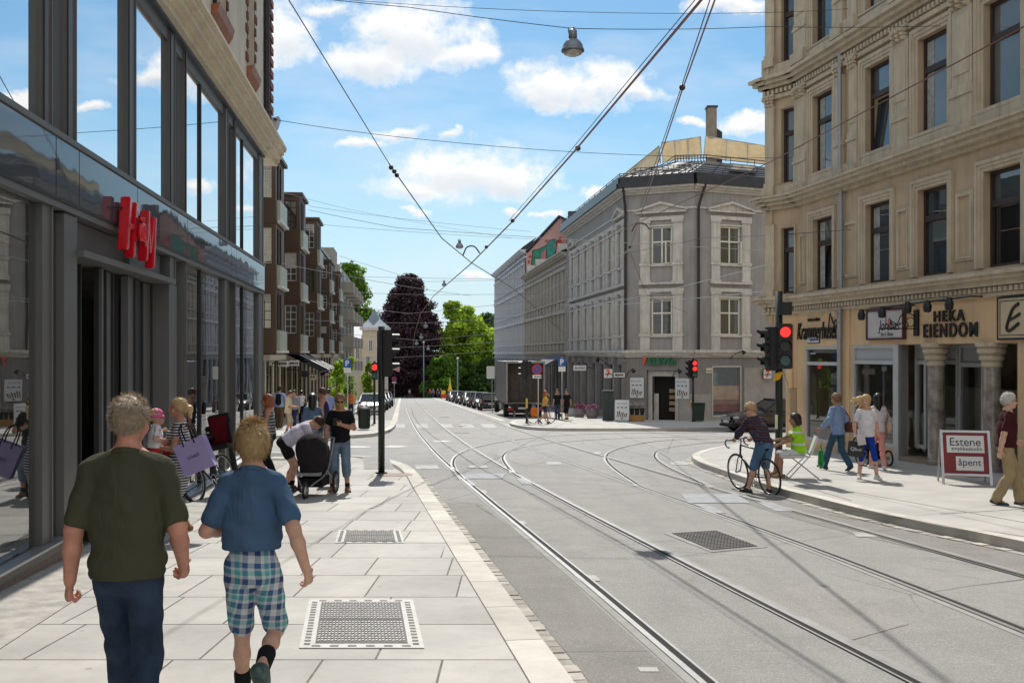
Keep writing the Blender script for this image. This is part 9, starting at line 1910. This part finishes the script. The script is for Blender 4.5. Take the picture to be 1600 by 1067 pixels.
for a, b, c, r, lab in (((482, 328, 56), (620, 356, 48), (1205, 392, 40), .014, 'span wire from the second brown bay to the grey corner'), ((482, 322, 57), (620, 341, 50), (830, 362, 60), .010, 'upper thin span wire from the brown bays'), ((482, 349, 56), (640, 362, 50), (870, 375, 66), .010, 'middle thin span wire from the brown bays'), ((440, 300, 44), (560, 330, 60), (800, 372, 90), .010, 'faint wire from first brown bay rising over the street'), ((530, 400, 86), (660, 440, 80), (790, 437, 95), .016, 'span wire low over the street at mid distance'), ((520, 431, 84), (640, 434, 80), (820, 436, 92), .016, 'second low span wire at mid distance'), ((500, 455, 74), (640, 460, 72), (840, 459, 84), .015, 'third low span wire at mid distance'), ((480, 470, 60), (640, 490, 62), (900, 462, 70), .014, 'white glinting cross wire from brown block to beige house'), ((470, 500, 60), (660, 505, 66), (890, 490, 74), .014, 'lower glinting cross wire from brown block to beige house'), ((520, 520, 84), (660, 532, 88), (860, 510, 88), .018, 'glinting cross wire before the purple beech'), ((540, 545, 100), (670, 541, 100), (830, 530, 100), .018, 'second glinting cross wire before the purple beech'), ((560, 560, 120), (670, 556, 120), (800, 545, 118), .02, 'third glinting cross wire before the purple beech'), ((440, 412, 44), (590, 440, 46), (735, 462, 60), .012, 'wire sloping from the first brown bay towards the trees')):
 wire([A_(*a), A_(*b), A_(*c)], r, lab, WG, .05)
for a, b, c, r, lab in (((870, 476, 70), (960, 472, 52), (1205, 412, 31.2), .014, 'pale wire rising along the grey corner to ochre corner'), ((800, 502, 100), (930, 478, 58), (1195, 455, 31.3), .014, 'lower pale wire from beige house to ochre corner'), ((965, 398, 50), (1100, 372, 40), (1330, 359, 26), .011, 'dark wire from grey corner to the anchor on ochre wall'), ((760, 500, 118), (880, 440, 70), (985, 390, 36), .012, 'pale wire rising from far block to pull-off hook'), ((1200, 386, 40), (1245, 375, 31), (1268, 365, 28.5), .010, 'short pale wire end at the ochre corner'), ((985, 395, 36), (1010, 460, 45), (1075, 490, 53), .009, 'thin wire drooping down across the grey chamfer')):
 wire([A_(*a), A_(*b), A_(*c)], r, lab, WG if 'pale' in lab else WM, .04)
def hook(c, y, lab, s=1):
 mb = MB(); p = A_(*c, y); mb.tube(catmull([p+Vector((-.28*s, 0, -.05)), p+Vector((-.16*s, 0, .20)), p+Vector((.06*s, 0, .22)), p+Vector((.22*s, 0, .02))], .06), .022, 6); o = mb.build('pull_off_hook', SIGB); tag(o, lab, 'wire hook', 'curved pull-off hooks')
hook((738, 397), 29.4, 'curved black hook where the wires cross at centre'); hook((1003, 360), 33, 'curved black hook on the wire pair near the grey corner', 1.2)
LG = M('lamp_grey_enamel', (.19, .21, .23), .35, metal=.4, var=.1); LIN = M('lamp_inner', (.42, .42, .38), .3, metal=.3, var=.3, scale=12)
def hang_lamp(c, r, lab):
 t = thing('hanging_lamp', lab, 'street lamp', c, 0, 'lamps hung on span wires'); c = Vector(c); X = Matrix.Translation(c); k = r/.22
 lb = lambda name, mat, prof, n=22: (lambda mb: (mb.lathe([(a*k, z*k) for a, z in prof], n, 0, X), mb.build(name, mat, t, True))[1])(MB())
 lb('shade', LG, [(.075, -.20), (.10, -.215), (.15, -.26), (.195, -.33), (.215, -.41), (.225, -.415), (.225, -.45), (.21, -.45), (.205, -.42), (.14, -.29), (.05, -.26)]); lb('gear_housing', LG, [(.05, -.02), (.08, -.04), (.085, -.19), (.07, -.20)]); lb('lens', LIN, [(.205, -.44), (.17, -.50), (.10, -.53), (.01, -.54)])
 mb = MB(); mb.torus(c+Vector((0, 0, -.01*k)), (0, 1, 0), .035*k, .010*k, 14, 5); mb.tube([c+Vector((-.09*k, 0, .02)), c+Vector((-.08*k, 0, -.08*k)), c+Vector((-.07*k, 0, -.12*k))], .008*k, 4); mb.build('hanger', SIGB, t)
hang_lamp(LAMP0, .215, 'large grey hanging street lamp high over the junction')
hang_lamp(A_(718, 374, 60), .235, 'second hanging lamp right of the wire crossing'); hang_lamp(A_(694, 438, 95), .235, 'third hanging lamp against the sky above the trees')
for px, py, y, lab in ((665, 503, 105, 'hanging lamp in front of the beech, uppermost of four'), (658, 521, 118, 'hanging lamp in front of the beech, second of four'), (651, 531, 135, 'hanging lamp in front of the beech, third of four'), (669, 540, 150, 'hanging lamp in front of the beech, lowest of four')): hang_lamp(A_(px, py, y), .26, lab)
